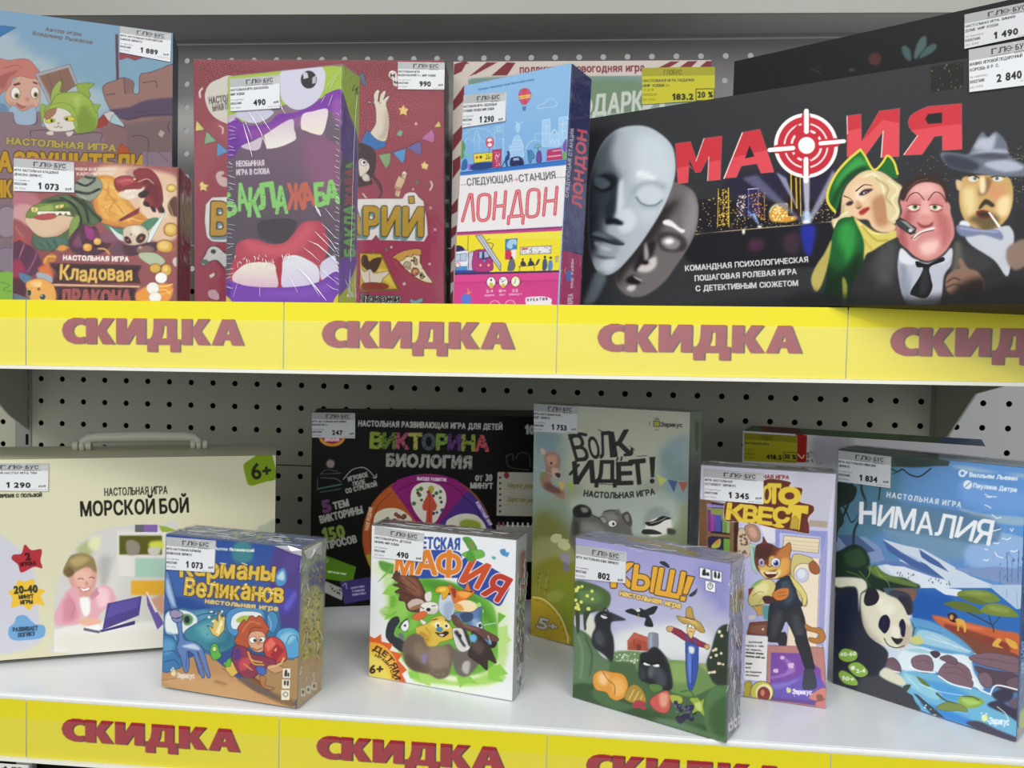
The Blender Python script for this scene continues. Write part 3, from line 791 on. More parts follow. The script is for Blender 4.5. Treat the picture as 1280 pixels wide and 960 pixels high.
ART_GIANT = '''
f 36508f
v 195 650 4
p 2b4c92 g=3f5f9f:300,100:300,450 0,0 700,0 700,500 0,500
s 3d66a8 a=.8 b=10 60,250 200,250 150,380 60,420
s 274a8e b=10 100,380 260,430 250,470 110,440
s 3f7f88 b=6 380,150 420,100 470,120 480,200 400,210
s 4d3f80 b=8 590,150 720,100 730,500 620,520 570,400
s 5a4590 a=.7 b=5 650,160 720,160 700,260 640,240
s 4a46a0 a=.9 b=3 600,380 690,340 700,420 640,480
s 6a62c0 a=.8 b=3 640,430 690,360 700,380 660,450
s 4f93c0 b=2 595,280 640,240 650,310 610,330
s b9d4e0 b=2 605,290 635,255 640,300
p b58a5c g=c99a6c:400,600:600,900 30,740 250,660 420,800 480,850 700,930 680,960 20,900
s c8a070 a=.7 b=10 60,790 300,780 480,850 420,900 100,840
p a8875c 380,620 560,680 740,690 740,820 680,940 600,880 440,740
# whale-like giant faces
s 39709a k=g1 b=2 35,540 60,450 120,440 200,450 300,440 420,450 540,440 600,420 620,520 600,640 500,660 420,640 330,660 250,670 200,620 120,620 35,640
s 5792b0 c=g1 b=14 160,480 260,450 300,560 280,640 200,600
s 2d5a86 c=g1 b=14 280,560 380,600 460,640 330,670
s dfe8e8 b=1.5 o=2c4a74:3 50,470 110,450 170,460 205,490 200,530 160,560 100,570 50,560
s 5a8a50 b=1.5 125,480 160,470 185,490 175,520 145,525
e 1d2b3c 155,498 14,18
s 3f8496 k=ns o=2a557c:3 145,560 200,520 260,490 330,480 380,560 390,620 330,660 260,655 200,610 160,600
s 62a6b0 c=ns b=14 200,540 290,510 320,570 260,600
s 2f6c82 c=ns b=12 240,620 330,640 390,610 360,560 330,620
q 2f6678 10 3:5 seed=3 220,520 350,500 370,620 260,630
s 4f8fc0 o=2c4a74:3 355,540 355,470 400,440 470,440 530,450 540,500 500,560 430,560 390,580
s dfe6e4 o=2c4a74:2 380,540 380,490 420,460 500,460 530,480 500,540 420,545
s a8b850 400,500 430,480 480,480 470,510 420,515
s 5aa0cc k=h1 o=2c4a74:3 600,580 630,545 690,545 725,590 725,660 690,690 640,680 610,640
s 8cc4dc c=h1 b=6 620,590 660,560 700,580 660,620
l 2f6a9a 4 650,620 670,580 700,580 710,610
s 4a8ab8 o=2c4a74:3 560,470 590,460 610,500 590,560 560,540
s 3f78a8 k=fh o=2c4a74:3 30,590 80,590 110,640 130,720 100,745 30,750
s 5a98c4 c=fh b=8 40,600 90,610 80,660 40,670
l 2c4a74 4 40,660 90,655 115,690
l 2c4a74 4 40,710 90,700 120,730
# fork
s 5f7fb4 k=fk o=2a3560:3 48,270 60,260 80,330 105,430 125,500 130,560 145,600 190,610 230,640 255,720 270,780 255,780 220,680 205,660 240,775 225,778 190,680 160,655 165,720 155,760 140,750 125,690 105,640 115,600 110,540 90,480 60,400 45,350
s a9bfe0 c=fk b=4 55,290 75,350 95,430 80,420 55,360
s c0d0ea c=fk b=3 130,630 190,620 220,650 160,640
l 33406e 3 155,655 150,745
l 33406e 3 185,665 215,770
s 9a8fae o=2a3560:3 72,460 95,450 130,465 130,480 95,490 75,480
s 7f83b0 o=2a3560:3 80,490 110,495 128,485 125,505 95,510
# crown and beans
p d8c070 o=5a4a2c:3 262,530 285,545 288,490 312,510 312,455 328,490 345,478 340,550 310,585 282,570
p f0e4b0 300,560 325,500 335,505 315,575
q f6f0d0 8 4:7 seed=4 260,450 340,450 340,540 260,540
s 5fae4a o=2c5a34:3 272,650 285,620 305,625 315,655 325,680 300,698 280,690
e c8e08a o=2c5a34:2 292,645 10,12
s 7fb45c o=3a5a34:2 340,715 375,705 400,720 385,740 350,735
z c8a04a 10 400,720 385,770
z c8a04a 10 375,712 408,760
l 1f4468 4 120,440 60,450 40,470
l 1f4468 4 205,480 240,470 300,465 350,485
l 86b4d0 5 60,560 90,575 100,600
l 86b4d0 5 560,480 575,520 570,550
l 2a4468 3 600,640 640,690 690,700
s 2d5a86 b=4 420,640 520,650 600,650 560,690 460,690 400,670
l d8b48a 5 60,850 200,880 330,880
l 8a6440 4 330,740 420,800 520,870
l 8a6440 3 30,800 120,790
p d8b45a o=5a4020:2 345,722 400,706 412,760 380,785 350,750
p 5fae4a o=2c5a34:2 355,700 375,690 372,730 345,735
# running red haired figure
s b5583a k=hr o=5c2a22:3 395,610 415,560 410,540 440,500 450,515 475,480 500,490 520,480 550,520 565,545 550,570 555,620 500,600 450,640
l d8824a 5 c=hr 430,560 470,510 520,520
l 7c3424 4 c=hr 460,590 480,540 530,540
s d8a482 o=5c3428:2.5 462,590 480,560 530,560 548,590 545,640 520,660 485,650 465,620
e f4efe6 o=3a2a2a:2 485,600 18,15
e f4efe6 o=3a2a2a:2 530,598 14,14
e 2a2024 494,602 7,8
e 2a2024 525,600 6,7
s c07a5c 505,610 518,605 520,622 506,622
l 6a3028 4 480,640 505,650 530,640
s c24a40 k=gem o=5a2026:3 540,620 575,585 620,600 645,640 650,700 600,710 550,680
p e07060 c=gem 575,590 600,620 560,660 545,625
p a03038 c=gem 600,620 645,650 600,705 570,680
p f0a090 590,650 605,635 600,660
s 8a3a50 k=bd o=4a2030:3 380,680 400,630 450,640 480,670 530,680 590,700 600,730 560,740 520,760 480,790 430,780 400,740
s 5a3a7a c=bd b=3 385,650 420,640 420,690 390,700
s c04a5a c=bd b=3 420,700 470,690 460,740 420,750
l d8b04a 7 460,660 480,700 530,712
l d8b04a 6 470,690 490,720 540,725
l d0a040 6 440,720 480,750
s 4a6ab0 o=2a2a50:2 500,735 540,735 550,765 520,775
s c89a70 o=5c3428:2 560,730 600,725 640,745 600,765 565,750
l d8c07a 7 560,740 620,720 640,690
s 8a4a30 o=4a2a24:2 470,790 510,800 530,830 500,830
s b07a4c o=4a2a24:2 520,780 550,790 545,825 590,840 570,850 530,830
s 7a6248 a=.8 b=4 410,800 470,790 560,850 690,900 680,935 560,890
s 8a6a48 a=.7 b=3 290,800 350,815 350,825 300,815
# lettering
t d8e0d8 295,150 490,160 15 w=.8 |Антон Якимовский
t d9b848 120,275 590,300 88 w=4.5 o=5a4022:4 j=.3 |Карманы
t d9b848 142,375 632,412 88 w=4.5 o=5a4022:4 j=.25 |Великанов
l 8a6420 3 300,250 340,215 330,280
l 8a6420 3 430,225 470,290
l 8a6420 3 560,240 580,300
l 8a6420 3 180,320 200,370
l 8a6420 3 290,320 310,380
l 8a6420 3 480,340 500,395
l f8ecb0 4 320,215 350,220
l f8ecb0 4 430,215 455,225
l f8ecb0 4 150,300 190,305
l f8ecb0 4 260,320 300,325
l f8ecb0 4 400,335 440,345
l f8ecb0 4 560,360 600,370
q f0e48a 30 3:6 seed=6 140,290 630,330 620,400 150,360
q 8a6a2c 40 3:6 seed=7 140,300 630,340 620,405 150,370
t d8c07c 245,415 608,455 24 w=2 o=3a3a5a:1.5 ls=.12 |настольная игра
r e8e2cc o=7a5a40:1 634,742 672,790
r e8e2cc o=7a5a40:1 630,797 670,843
r e8e2cc o=7a5a40:1 626,850 668,900
s 3a3a3c 645,752 655,752 655,780 642,780
s 3a3a3c 660,765 666,765 666,782 658,782
s 3a3a3c 640,805 650,805 648,825 640,825
s 3a3a3c 656,805 664,805 662,828 654,826
l 4a4a4a 3 cl 648,860 660,872 648,884 636,872
e d8d0a8 88,768 13,13
q e8e0c8 10 4:6 seed=2 60,730 110,730 70,800 50,800
t e0d8c8 106,790 192,792 26 w=1.8 |Эврикус
'''
ART_GIANT_SIDE = '''
f a59a72
v 195 650 4
p 8a8f80 720,160 850,80 840,480 720,500
s 575a80 b=6 760,250 840,200 840,360 780,380
s a8a468 b=5 740,380 830,360 820,700 740,740
q c8bc5a 120 4:9 seed=3 745,390 825,360 815,720 740,740
q 7a7a4a 80 4:8 seed=4 745,390 825,360 815,720 740,740
s b99a70 b=5 700,740 840,680 840,880 700,960
q 8a8468 60 4:9 seed=6 720,250 830,180 830,330 720,420
r dcd6c0 724,842 746,882
r dcd6c0 750,830 774,868
r dcd6c0 778,812 804,850
e 55544a 735,860 6,10
e 55544a 762,848 6,9
e 55544a 791,830 7,10
l 8f3a48 6 705,250 712,340 700,420
'''
ART_GIANT_TOP = '''
f 66759a
v 195 650 4
q a8a55a 40 4:10 seed=5 360,60 800,90 840,110 400,90
'''
ART_QUIZ = '''
f 0b0c0b
v 380 500 3.5556
t a8a9a4 242,116 880,132 25 w=2 |НАСТОЛЬНАЯ РАЗВИВАЮЩАЯ ИГРА ДЛЯ ДЕТЕЙ
t 7c8c34 295,212 345,214 66 w=5 |В
t 55702e 352,214 405,215 66 w=5 |И
t 9a4a62 412,215 462,216 66 w=5 |К
t 9a9a4a 468,216 522,217 66 w=5 |Т
t 46505a 527,218 580,219 66 w=5 |О
t 6f8c3a 590,219 636,220 66 w=5 |Р
t 55306a 642,221 695,222 66 w=5 |И
t 7a8c34 704,223 756,224 66 w=5 |Н
t a84a52 762,225 818,226 66 w=5 |А
q 0b0c0b 260 1.5:3.5 seed=3 290,145 820,155 820,230 290,220
t 8f8f8a 368,292 742,304 52 w=5 |БИОЛОГИЯ
q 0b0c0b 160 1.5:3 seed=4 365,235 745,245 745,310 365,295
e c0862e 125,165 58,42
e 8a1f3a 125,160 46,34
t d8b0b8 92,182 155,182 16 w=3 |ЗНАЙ
r 0b0c0b 35,50 228,168
l 9a9a95 4 175,352 215,310 270,302 318,345
l 9a9a95 4 305,345 320,346 322,330
t 9a9a95 198,362 285,340 20 w=1.8 |ИГРОВОЕ
t 9a9a95 220,382 272,370 18 w=1.6 |ПОЛЕ
t 9a9a95 188,415 325,382 20 w=1.8 |СО СТРЕЛКОЙ
t 5c3a5c 88,500 122,492 52 w=5 |5
t 9a9a95 135,486 200,470 30 w=3 |ТЕМ
t 9a9a95 75,548 262,502 32 w=3 |ВИКТОРИНЫ
t 6f8440 92,628 182,608 56 w=5 |150
t 9a9a95 62,672 235,632 32 w=3 |ВОПРОСОВ
l 5a5a58 3 70,330 165,325
l 5a5a58 3 60,345 60,400
l 6a6a66 3 72,345 140,350 165,365
l 3f6a62 6 62,395 165,375
l 4a5a55 4 70,410 165,395
s 8a7a78 b=2 100,275 118,265 135,275 130,300 105,298
l 6a6a66 3 120,300 115,262
l 5a5a58 3 75,330 100,310 150,318
# dial
e 8a4a1e 548,610 290,282
p 7d2068 k=w1 548,610 385,385 420,352 480,335 548,330 620,335 680,355 730,400
p 473078 548,610 730,400 790,460 825,530 838,610
p a8522a 548,610 385,385 330,430 280,520 262,610 275,690
p a09a34 548,610 275,690 300,760 340,820
l 5a1448 4 420,400 490,368 560,362 640,372 700,410
l 30204e 4 700,420 770,490 800,580
l 7a3a18 4 390,410 330,470 295,560
l 7a3a18 4 290,580 300,680
s d4d2c4 475,450 480,400 510,372 555,366 600,378 628,410 630,460 605,510 580,545 535,545 495,500
s d4d0bc 310,530 340,490 400,480 450,500 480,550 400,640 320,640
s cfccbc 630,550 660,520 710,505 770,515 810,570 800,640 640,640
e 5a6a2a 520,395 10,10
q 3f6a48 14 5:10 seed=5 485,390 620,390 610,520 540,540 490,480
q 40405e 10 5:9 seed=6 570,400 625,400 615,530 570,530
q 5a3434 6 6:10 seed=9 490,400 560,400 540,520 495,470
e a8a03c 565,395 14,15
p b84a3c 558,400 592,470 585,490 572,492 570,548 540,548 545,492 530,490 525,470
l 8a2f2a 3 558,400 558,540
q 7a4a3a 16 6:12 seed=7 400,500 450,510 470,560 380,560
q 55605a 12 6:12 seed=8 320,520 400,500 390,560 330,560
s 8a9a3a b=2 690,550 720,530 780,545 780,580 720,580
t d8c4d0 503,356 632,362 14 w=1.2 |ВЫСШЕЕ РАЗВИТИЕ
t dcb898 285,580 305,478 16 w=1.2 |НАШЕ РЕШЕНИЕ
t c8bcd8 762,455 825,560 14 w=1.2 |ЖИВОТНЫЙ МИР
t 9a9a95 762,358 835,360 30 w=2.6 |от 30
t 9a9a95 740,392 838,394 24 w=2.4 |МИНУТ
t 9a9a95 985,150 1085,152 38 w=4 |100%
p 9a998c 860,320 1160,325 1160,520 855,514
q 1a1a18 0 4:4 860,320 870,320 870,500
e 20201c 872,345 5,5
e 20201c 872,370 5,5
e 20201c 872,395 5,5
e 20201c 872,420 5,5
e 20201c 872,445 5,5
e 20201c 872,470 5,5
e 20201c 871,495 5,5
e 7a2a30 900,335 12,14
z 86857a 2 890,395 1160,397
z 86857a 2 890,430 1160,432
z 86857a 2 890,465 1160,467
t 7a7448 902,388 1080,394 20 w=1.4 sk=.3 |Наука развития
t 7a7448 902,450 1080,458 20 w=1.4 sk=.3 |Царство растений
p 8f8f88 855,555 1160,560 1160,720 850,720
q 0b0c0b 0 1:2 855,540 860,540 860,545
z 8a4a52 8 865,545 868,560
z 8a4a52 8 885,545 888,560
z c0c0ba 8 905,545 905,560
z c0c0ba 8 928,546 928,561
z c0c0ba 8 950,547 950,562
z c0c0ba 8 972,548 972,562
z c0c0ba 8 995,548 995,563
z c0c0ba 8 1018,549 1018,563
l 4a4a46 3 900,245 905,290 940,305 1000,310
l 4a4a46 3 900,250 925,240 930,270
l 4a4a46 3 940,260 960,235 1000,245 1005,300
p 4f7a1c 95,690 232,742 215,815 70,790
t c8d0b0 105,765 185,778 9 w=.7 |царство растений
l a8b890 3 95,700 108,712 100,722
p 9a9a94 95,805 175,840 168,890 80,850
q 30302c 20 2:5 seed=2 100,820 165,845 162,870 95,845
p 3a3068 160,808 320,782 320,880 180,908
l a8a4c0 3 172,825 185,815 190,840
t a8a4c0 210,840 268,832 8 w=.6 |ЦАРСТВО
t a8a4c0 215,855 268,848 8 w=.6 |ГРИБОВ
t a8a4c0 215,870 275,862 8 w=.6 |ЖИВОТНЫХ
'''
ART_QUIZ_TOP = '''
f 14150f
v 380 500 3.5556
t 45443c 550,34 245,28 -22 w=2 |БИОЛОГИЯ
t 45443c 940,46 640,38 -22 w=2 |ВИКТОРИНА
'''
ART_ANIMALS = '''
f e6e9ec
v 450 645 4
s dce8c4 b=20 90,230 200,260 150,500 160,640 230,760 500,860 700,820 740,560 720,420 600,400 100,300
s b8d88a a=.8 b=10 120,280 200,300 200,420 150,560 130,440
s a9cf7a b=8 100,470 180,440 200,500 130,510
s c4dc9a b=10 680,560 745,600 720,760 640,820 600,780 680,680
s a8d26a b=8 240,760 340,780 480,830 640,790 700,770 720,820 560,850 300,840
s e4ecd8 b=8 260,830 480,850 560,870 500,890 280,860
s 6cae3c k=gr b=5 160,340 240,300 420,320 560,370 660,440 690,560 690,700 640,770 500,800 260,760 180,640 150,480
p 8cc850 150,340 205,360 165,400 110,390
p 8cc850 140,470 200,440 190,500 120,520
p 6cae3c 690,480 730,500 690,540
p b8dc84 690,560 740,545 735,600 760,620 715,650 740,690 690,700
p 8cc850 640,760 700,740 740,790 690,800 720,830 640,820
p 8cc850 480,800 540,790 590,840 530,835 500,860
p a8d26a 300,800 360,810 350,850 290,830
p 8cc850 240,780 290,770 300,820 250,810
s 4a8f2c c=gr b=12 300,330 440,330 600,420 680,560 600,500 450,420
s 9ccc5a c=gr b=12 480,440 590,440 600,500 500,490
s 8fc858 c=gr b=10 200,400 260,420 220,520 170,500
s 5c9a40 b=4 95,225 150,235 200,255 170,290 110,270
l 6fae4a 10:3 160,260 120,300 90,330
l 6fae4a 10:3 180,480 150,500 120,490
l 8cc458 12:3 210,450 160,465 125,455
l 8cc458 12:3 200,430 180,400 160,390
# title
t 35509a 270,160 497,168 56 w=4.5 o=dfe6f2:3 |ДЕТСКАЯ
s 2f4a9e 165,300 240,180 330,170 480,175 510,215 505,300 420,310 180,312
s 2f4a9e 490,300 520,210 600,230 745,320 720,420 690,450 640,420 500,350
t d9802e 175,298 262,298 112 w=6 o=f6ece0:4 sk=.08 |М
t d9802e 280,288 382,292 116 w=6 o=f6ece0:4 |А
t d9802e 382,294 500,300 116 w=6 o=f6ece0:4 |Ф
t c8502c 500,325 590,362 128 w=7 o=f6ece0:4 sk=.1 |И
t b83a2c 610,390 690,428 128 w=7 o=f6ece0:4 sk=.12 |Я
s 4f9a3a o=2f6a2c:1.5 515,110 550,110 580,150 582,175 550,170 530,140
s 6fb04a o=2f6a2c:1.5 510,190 560,172 610,172 622,200 580,215 530,205
s 4f9a3a 545,170 575,200 560,230 530,210
s 7f8a4a 555,120 575,165 565,175 545,140
s 4a8fc0 700,170 725,165 735,195 740,205 720,200 705,190
s 3f9ad0 722,190 745,180 740,200
s 6aa8b0 660,202 678,204 676,218 662,214
# eagle and hare
p 5c9a40 205,400 250,400 230,430
p a8d870 440,430 500,410 560,450 600,430 620,480 560,500
p 7fc04a 250,520 300,500 280,560 240,580
s 5c3a2e k=wing o=3c241e:2 182,275 210,300 270,300 300,330 330,400 330,470 290,480 240,470 225,430 195,420 200,390 175,380 200,360 165,345 195,335 165,310
s 8a5a44 c=wing b=8 200,300 280,320 310,400 250,380
l 3c241e 3 200,330 280,380
l 3c241e 3 210,380 280,410
l 3c241e 3 230,310 290,360
s c8b4a8 o=6a4a40:2 238,440 270,415 310,420 330,450 290,455 255,470
s 9a6a50 250,460 300,440 320,450 270,470
s e8e4dc k=hare o=7a7068:2 300,470 310,440 350,430 385,440 390,470 370,490 330,490 300,500 310,520 330,530 320,545 300,520
s d0c8be c=hare b=6 330,480 380,460 390,490 350,500
s e0dcd4 325,390 355,380 355,420 330,425
e 2a2420 342,468 11,9
l 2a2420 4 305,455 320,465
l 2a2420 4 360,450 378,448
s d86a3a o=8a3a20:2 260,505 300,480 330,480 330,500 290,520
l 5aa04a 6 250,510 240,530
# bird with yellow beak
s c8d0dc k=egl o=6a7488:2 400,400 430,360 455,350 470,400 480,440 470,480 450,520 430,510 395,470
s 9fb0c8 c=egl b=8 420,440 470,430 450,520 420,500
s e0a82c o=8a5c1c:2 378,380 390,355 430,352 450,365 440,390 430,408 412,415 408,385
s f0cc50 395,365 425,358 430,372 400,378
e 2a2a2a 446,390 5,7
# fox
s d8742c k=fox o=8a3c1c:2 445,340 480,370 520,370 538,330 550,365 570,375 565,390 540,410 500,440 475,440 455,390
s f0a848 c=fox b=4 490,380 560,380 530,410 500,400
s a03028 455,360 480,375 475,410 465,400
s f2dcb0 480,440 530,420 580,440 570,480 500,475
s e0a050 470,440 500,440 520,470 480,470
l 3a2018 4 520,372 545,378
e 2a1a14 556,378 7,5
# wolf
s 5f7fa8 k=wolf o=2f3f5c:2 470,490 500,480 560,480 590,460 610,458 605,510 612,550 640,600 680,630 670,655 640,650 600,640 570,600 540,540 490,520
s 8fb0d0 c=wolf b=5 560,520 590,520 600,580 570,560
s d8e4ec 585,540 605,530 610,560 590,565
e 2a3448 600,548 8,10
s 3a4c6c 500,490 560,485 560,520 520,530
s 4f6f9a 590,470 608,462 602,505 592,500
s 2a2426 655,630 685,632 670,660 650,655
s 6a4640 k=wb o=3c2624:2 458,500 480,500 520,540 580,555 640,580 690,610 680,628 620,610 560,580 500,560 470,540
s 8a6458 c=wb b=4 480,510 540,545 600,570 540,560
l c8d8e4 4 620,545 680,535
l c8d8e4 4 640,600 655,640
# raven left
s 2f333c k=rv o=1a1c22:2 130,590 140,540 165,510 190,505 195,530 175,560 170,600 210,620 230,650 220,680 180,660 140,620
s e8e8e8 o=3a3a44:2 205,540 235,520 245,550 230,575 210,570
l 2a2a30 6 195,560 215,530 235,515
e 2a2a30 225,548 6,6
s 6a7080 b=3 190,590 215,590 220,620 200,615
# lion or bear cub in front
s d8b84a k=lion o=8a6a24:2 285,590 280,560 320,545 350,530 365,510 400,500 420,505 440,535 460,560 470,600 440,620 400,630 380,650 330,660 300,640
s f0d870 c=lion b=6 350,540 420,520 440,560 390,560
s c89a34 c=lion b=8 300,580 350,600 340,640 300,630
l a07a2c 4 c=lion 300,580 330,600
l a07a2c 4 c=lion 310,610 345,620
l a07a2c 4 c=lion 330,560 355,590
s f4ead0 375,535 395,530 400,555 380,560
s f4ead0 425,540 445,540 445,560 425,562
e 2a2420 390,548 6,8
e 2a2420 432,550 6,8
l 4a3418 5 362,520 385,515
l 4a3418 5 425,520 450,530
s 3f8ab8 o=2a4a6a:1 382,565 395,555 412,562 405,578 390,578
s 3a2420 375,580 400,585 430,575 445,585 420,605 395,600
s e8d4c0 395,592 420,592 410,602
# grey brown body
s 6f5f52 k=bod b=2 215,640 260,590 310,600 340,650 400,650 450,640 470,680 460,740 440,800 390,815 340,790 260,770 220,720
s 8f7c6a c=bod b=14 340,660 430,650 440,740 360,760
s 54463c c=bod b=12 230,680 300,740 340,790 240,760
s 85745f c=bod b=10 280,630 330,660 320,720 270,690
q 8f7f6e 80 2:4 seed=3 c=bod 340,700 450,680 440,800 340,790
s 8a7aa0 c=bod b=5 310,690 335,690 330,735 308,730
# badger
s d8d8d4 k=bdg o=3a3a3c:2 462,570 490,560 515,570 530,610 550,650 540,670 510,680 480,650
s 35353a c=bdg b=1 470,580 490,575 510,620 530,650 515,650 490,610
s 35353a b=1 515,560 540,590 555,640 545,650 525,600
e 2a2a2c 500,600 8,10
s 6a625c k=bb b=2 460,660 500,680 550,680 600,720 580,760 540,800 500,800 470,760
s b8b4ac c=bb b=3 520,730 550,730 540,790 510,770
s 3a302c k=wg2 o=241c1a:2 560,580 600,600 640,640 660,680 680,735 640,720 635,770 600,740 570,720 540,690 560,640
s 5a4a44 c=wg2 b=6 570,610 620,650 600,690 560,660
s 6fb0e0 b=1 548,605 565,590 585,605 575,630 555,625
# age badge
p d8602c 45,600 75,612 105,590 108,628 165,640 148,672 212,690 192,722 235,770 210,790 232,832 190,830 45,806
e e8a83a 45,820 150,190 10
p d8602c 108,628 165,640 148,672 130,650
p d8602c 45,596 72,612 105,592 106,628 45,618
e e8c44a 45,825 125,160 10
s e8d460 45,700 100,720 130,770 140,815 45,806
p e6e9ec -40,500 43,500 43,900 -40,900
t 4a2c1a 62,670 176,818 27 w=1.8 ar=30 |ДЕТЯМ
t 4a2c1a 74,702 160,812 13 w=.8 ar=22 |НРАВИТСЯ!
t 3a2416 48,786 112,786 42 w=2.5 sk=.1 |6+
'''
ART_ANIMALS_SIDE = '''
f a9aba8
v 450 645 4
s 8a4a48 b=6 800,200 830,180 835,330 805,360
q 5f6460 70 3:9 seed=5 asp=2 790,320 840,300 835,800 785,860
q 7a7a5a 50 3:9 seed=6 asp=2 785,400 835,380 830,700 785,760
s 5a5450 b=5 790,600 825,590 830,690 795,730
'''
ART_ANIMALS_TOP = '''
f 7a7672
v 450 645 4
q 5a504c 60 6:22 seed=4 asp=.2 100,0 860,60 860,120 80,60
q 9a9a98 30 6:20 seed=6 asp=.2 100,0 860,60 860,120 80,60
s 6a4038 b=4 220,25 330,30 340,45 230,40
'''  # the pale grey streaks are film glints painted into the top print
ART_WOLF = '''
f 8a8f84
v 655 495 5.565
p 9a9d92 g=6f7a5a:600,400:600,1000 -100,-100 1400,-100 1400,2000 -100,2000
s 9da08f b=40 200,0 1200,100 1100,400 600,700 300,500
s 7f918f b=30 60,250 250,260 300,400 200,700 60,800
s 6f8488 b=14 90,260 240,270 220,370 150,400 90,380
s 7a8c8f b=30 940,380 1160,280 1160,700 1000,700
s 6f827f b=14 960,400 1050,430 1120,520 1150,560 1150,640 1000,560
s 9aa39a b=30 350,700 1000,680 1000,950 400,950
s 7a8a7c b=30 60,700 300,760 320,1000 60,1000
s 6d6f3c b=40 60,850 320,950 330,1700 60,1700
s 8a6a5c k=bear b=4 140,420 175,390 225,395 255,440 250,500 255,560 230,575 190,560 200,620 280,660 270,720 200,680 130,640 110,560 150,520
s a8826f c=bear b=6 160,420 220,410 220,480 170,480
s 5f463c c=bear b=10 140,600 220,620 260,680 160,660
s b8a090 b=4 110,365 140,370 150,400 125,405
s a89486 b=3 195,500 245,510 255,560 215,575 195,540
s 3a302c b=1 215,540 245,535 255,555 235,572
e 2f2624 190,468 8,10
l 9aa39c 3 60,490 150,525 300,595 400,575
p 6f7c4a 110,530 150,530 140,590
p b09a5c 232,590 285,605 262,662
p 8a9a4a 290,605 342,600 345,670
p 5a7a94 332,595 375,565 388,625
l 9aa39c 3 920,545 1000,580 1140,598
p a8ac5c 925,545 995,585 945,628
p 3f5276 998,580 1068,592 1042,670
p 9a4f40 1075,598 1138,598 1108,672
t 20221f 362,455 458,447 190 w=4 sk=-.2 |В
t 20221f 470,440 535,425 150 w=6 |О
t 20221f 530,432 615,425 180 w=5 |Л
t 20221f 625,420 750,400 165 w=7 |К
l 20221f 22 320,295 380,265 430,270
l 20221f 20 700,410 745,405 750,370
t 20221f 350,610 490,600 150 w=6 |И
t 20221f 495,600 640,600 150 w=5 |Д
t 20221f 650,615 755,612 150 w=7 |Е
t 20221f 748,615 855,605 165 w=8 |Т
p 20221f 872,425 914,422 906,565 882,567
e 20221f 891,592 17,17
z 20221f 12 652,430 645,450
z 20221f 12 680,425 675,447
l 20221f 18 320,545 360,500 380,480
l 20221f 5 515,235 560,250 590,250
l 20221f 4 735,350 760,365 770,380
l 20221f 4 345,470 365,430
l 20221f 5 490,612 560,612 640,620
l 20221f 4 785,420 855,415
t 262824 415,695 912,682 40 w=2.5 ar=-22 ls=.14 |НАСТОЛЬНАЯ ИГРА
p 8f8f3a o=3c3c22:5 905,175 940,177 940,212 905,210
q 3a3a2c 4 3:4 seed=2 905,145 940,145 940,165 905,165
l 3a3a2c 3 905,155 920,165 938,156
l 3a3a2c 3 908,240 922,232 938,240
l 3a3a2c 3 868,180 878,192 868,203
t 34352c 950,212 1100,218 30 w=1.5 |Эврикус
s 5d5c58 k=wf b=2 340,820 345,780 390,755 440,770 470,820 530,840 560,800 630,795 660,790 680,820 720,808 745,860 750,946 770,1100 350,1100
s 7a7874 c=wf b=14 560,810 650,820 640,880 560,870
s 7f7d7a c=wf b=16 400,880 520,900 560,946 420,946
s 3a3836 c=wf b=12 345,850 390,900 380,960 340,960
s 232220 b=2 340,815 350,775 395,755 445,770 470,805 460,840 420,845 360,845
s 7a7876 b=5 395,775 440,780 445,805 410,810
l 2a2826 5 470,825 530,860 560,885
s 8a8884 o=2f2d2b:3 530,850 560,845 575,875 555,885
e d8d8d0 o=2f2d2b:3 615,888 28,22
e 1c1c1a 622,890 8,12
l 3a3836 8 560,805 600,795 640,798
s 4a4846 o=2f2d2b:3 685,830 720,808 745,850 745,900 710,880
s 7a7672 700,835 725,825 730,870 712,870
s 5d5c58 625,800 640,790 660,830 640,835
s 7f8a86 b=8 830,860 870,790 940,770 1000,800 1030,860 980,900 850,920
s c4c4bc k=bdg b=2 850,890 920,850 1010,840 1028,900 1020,946 900,980 850,946
s 1f1f1d b=1 842,880 900,870 960,835 1015,845 1020,855 980,865 930,895 870,905
l 9a9a92 5 880,885 940,870 990,845
s 2a2a28 b=1 830,930 900,930 960,960 830,960
s 3a3a36 b=2 1000,920 1050,930 1050,960 1000,960
v 655 640 5.4857
s 8b8c5a b=20 60,200 340,250 340,600 60,620
s 767627 b=24 60,380 350,350 350,900 60,700
s 6f7a24 b=14 200,500 350,520 350,940 260,840
l 8c8a4a 4 100,560 110,450 120,440
l 8c8a4a 4 140,570 155,460 165,450
l 8c8a4a 4 80,560 75,500
q 5a5a24 10 4:8 seed=3 70,420 190,420 190,550 70,550
s 8a8c4a a=.6 b=3 150,590 200,540 280,560 220,620
q a8ae74 12 8:14 seed=3 185,150 315,170 310,250 195,230
s b4b888 b=1 180,180 210,150 260,160 240,205 200,210
s b4b888 b=1 230,225 270,180 320,235 280,265
s 8a8690 b=4 245,290 290,280 320,320 310,360 260,340
s 6f6a80 b=3 270,350 300,350 310,400 280,410
s a08a22 -60,588 60,580 140,600 220,680 280,790 300,900 -60,860
l c4b478 9 60,583 130,598 200,655 260,740 295,840 303,900
z 5a4c1c 4 80,605 100,608
z 5a4c1c 4 120,618 140,628
z 5a4c1c 4 160,642 178,655
z 5a4c1c 4 198,675 212,690
z 5a4c1c 4 228,712 238,730
z 5a4c1c 4 250,755 258,772
z 5a4c1c 4 268,800 273,820
z 5a4c1c 4 280,850 284,870
t a8a49c 85,790 152,810 76 w=4 o=3a3428:4 |5
t a8a49c 165,802 222,812 48 w=4 o=3a3428:4 |+
'''
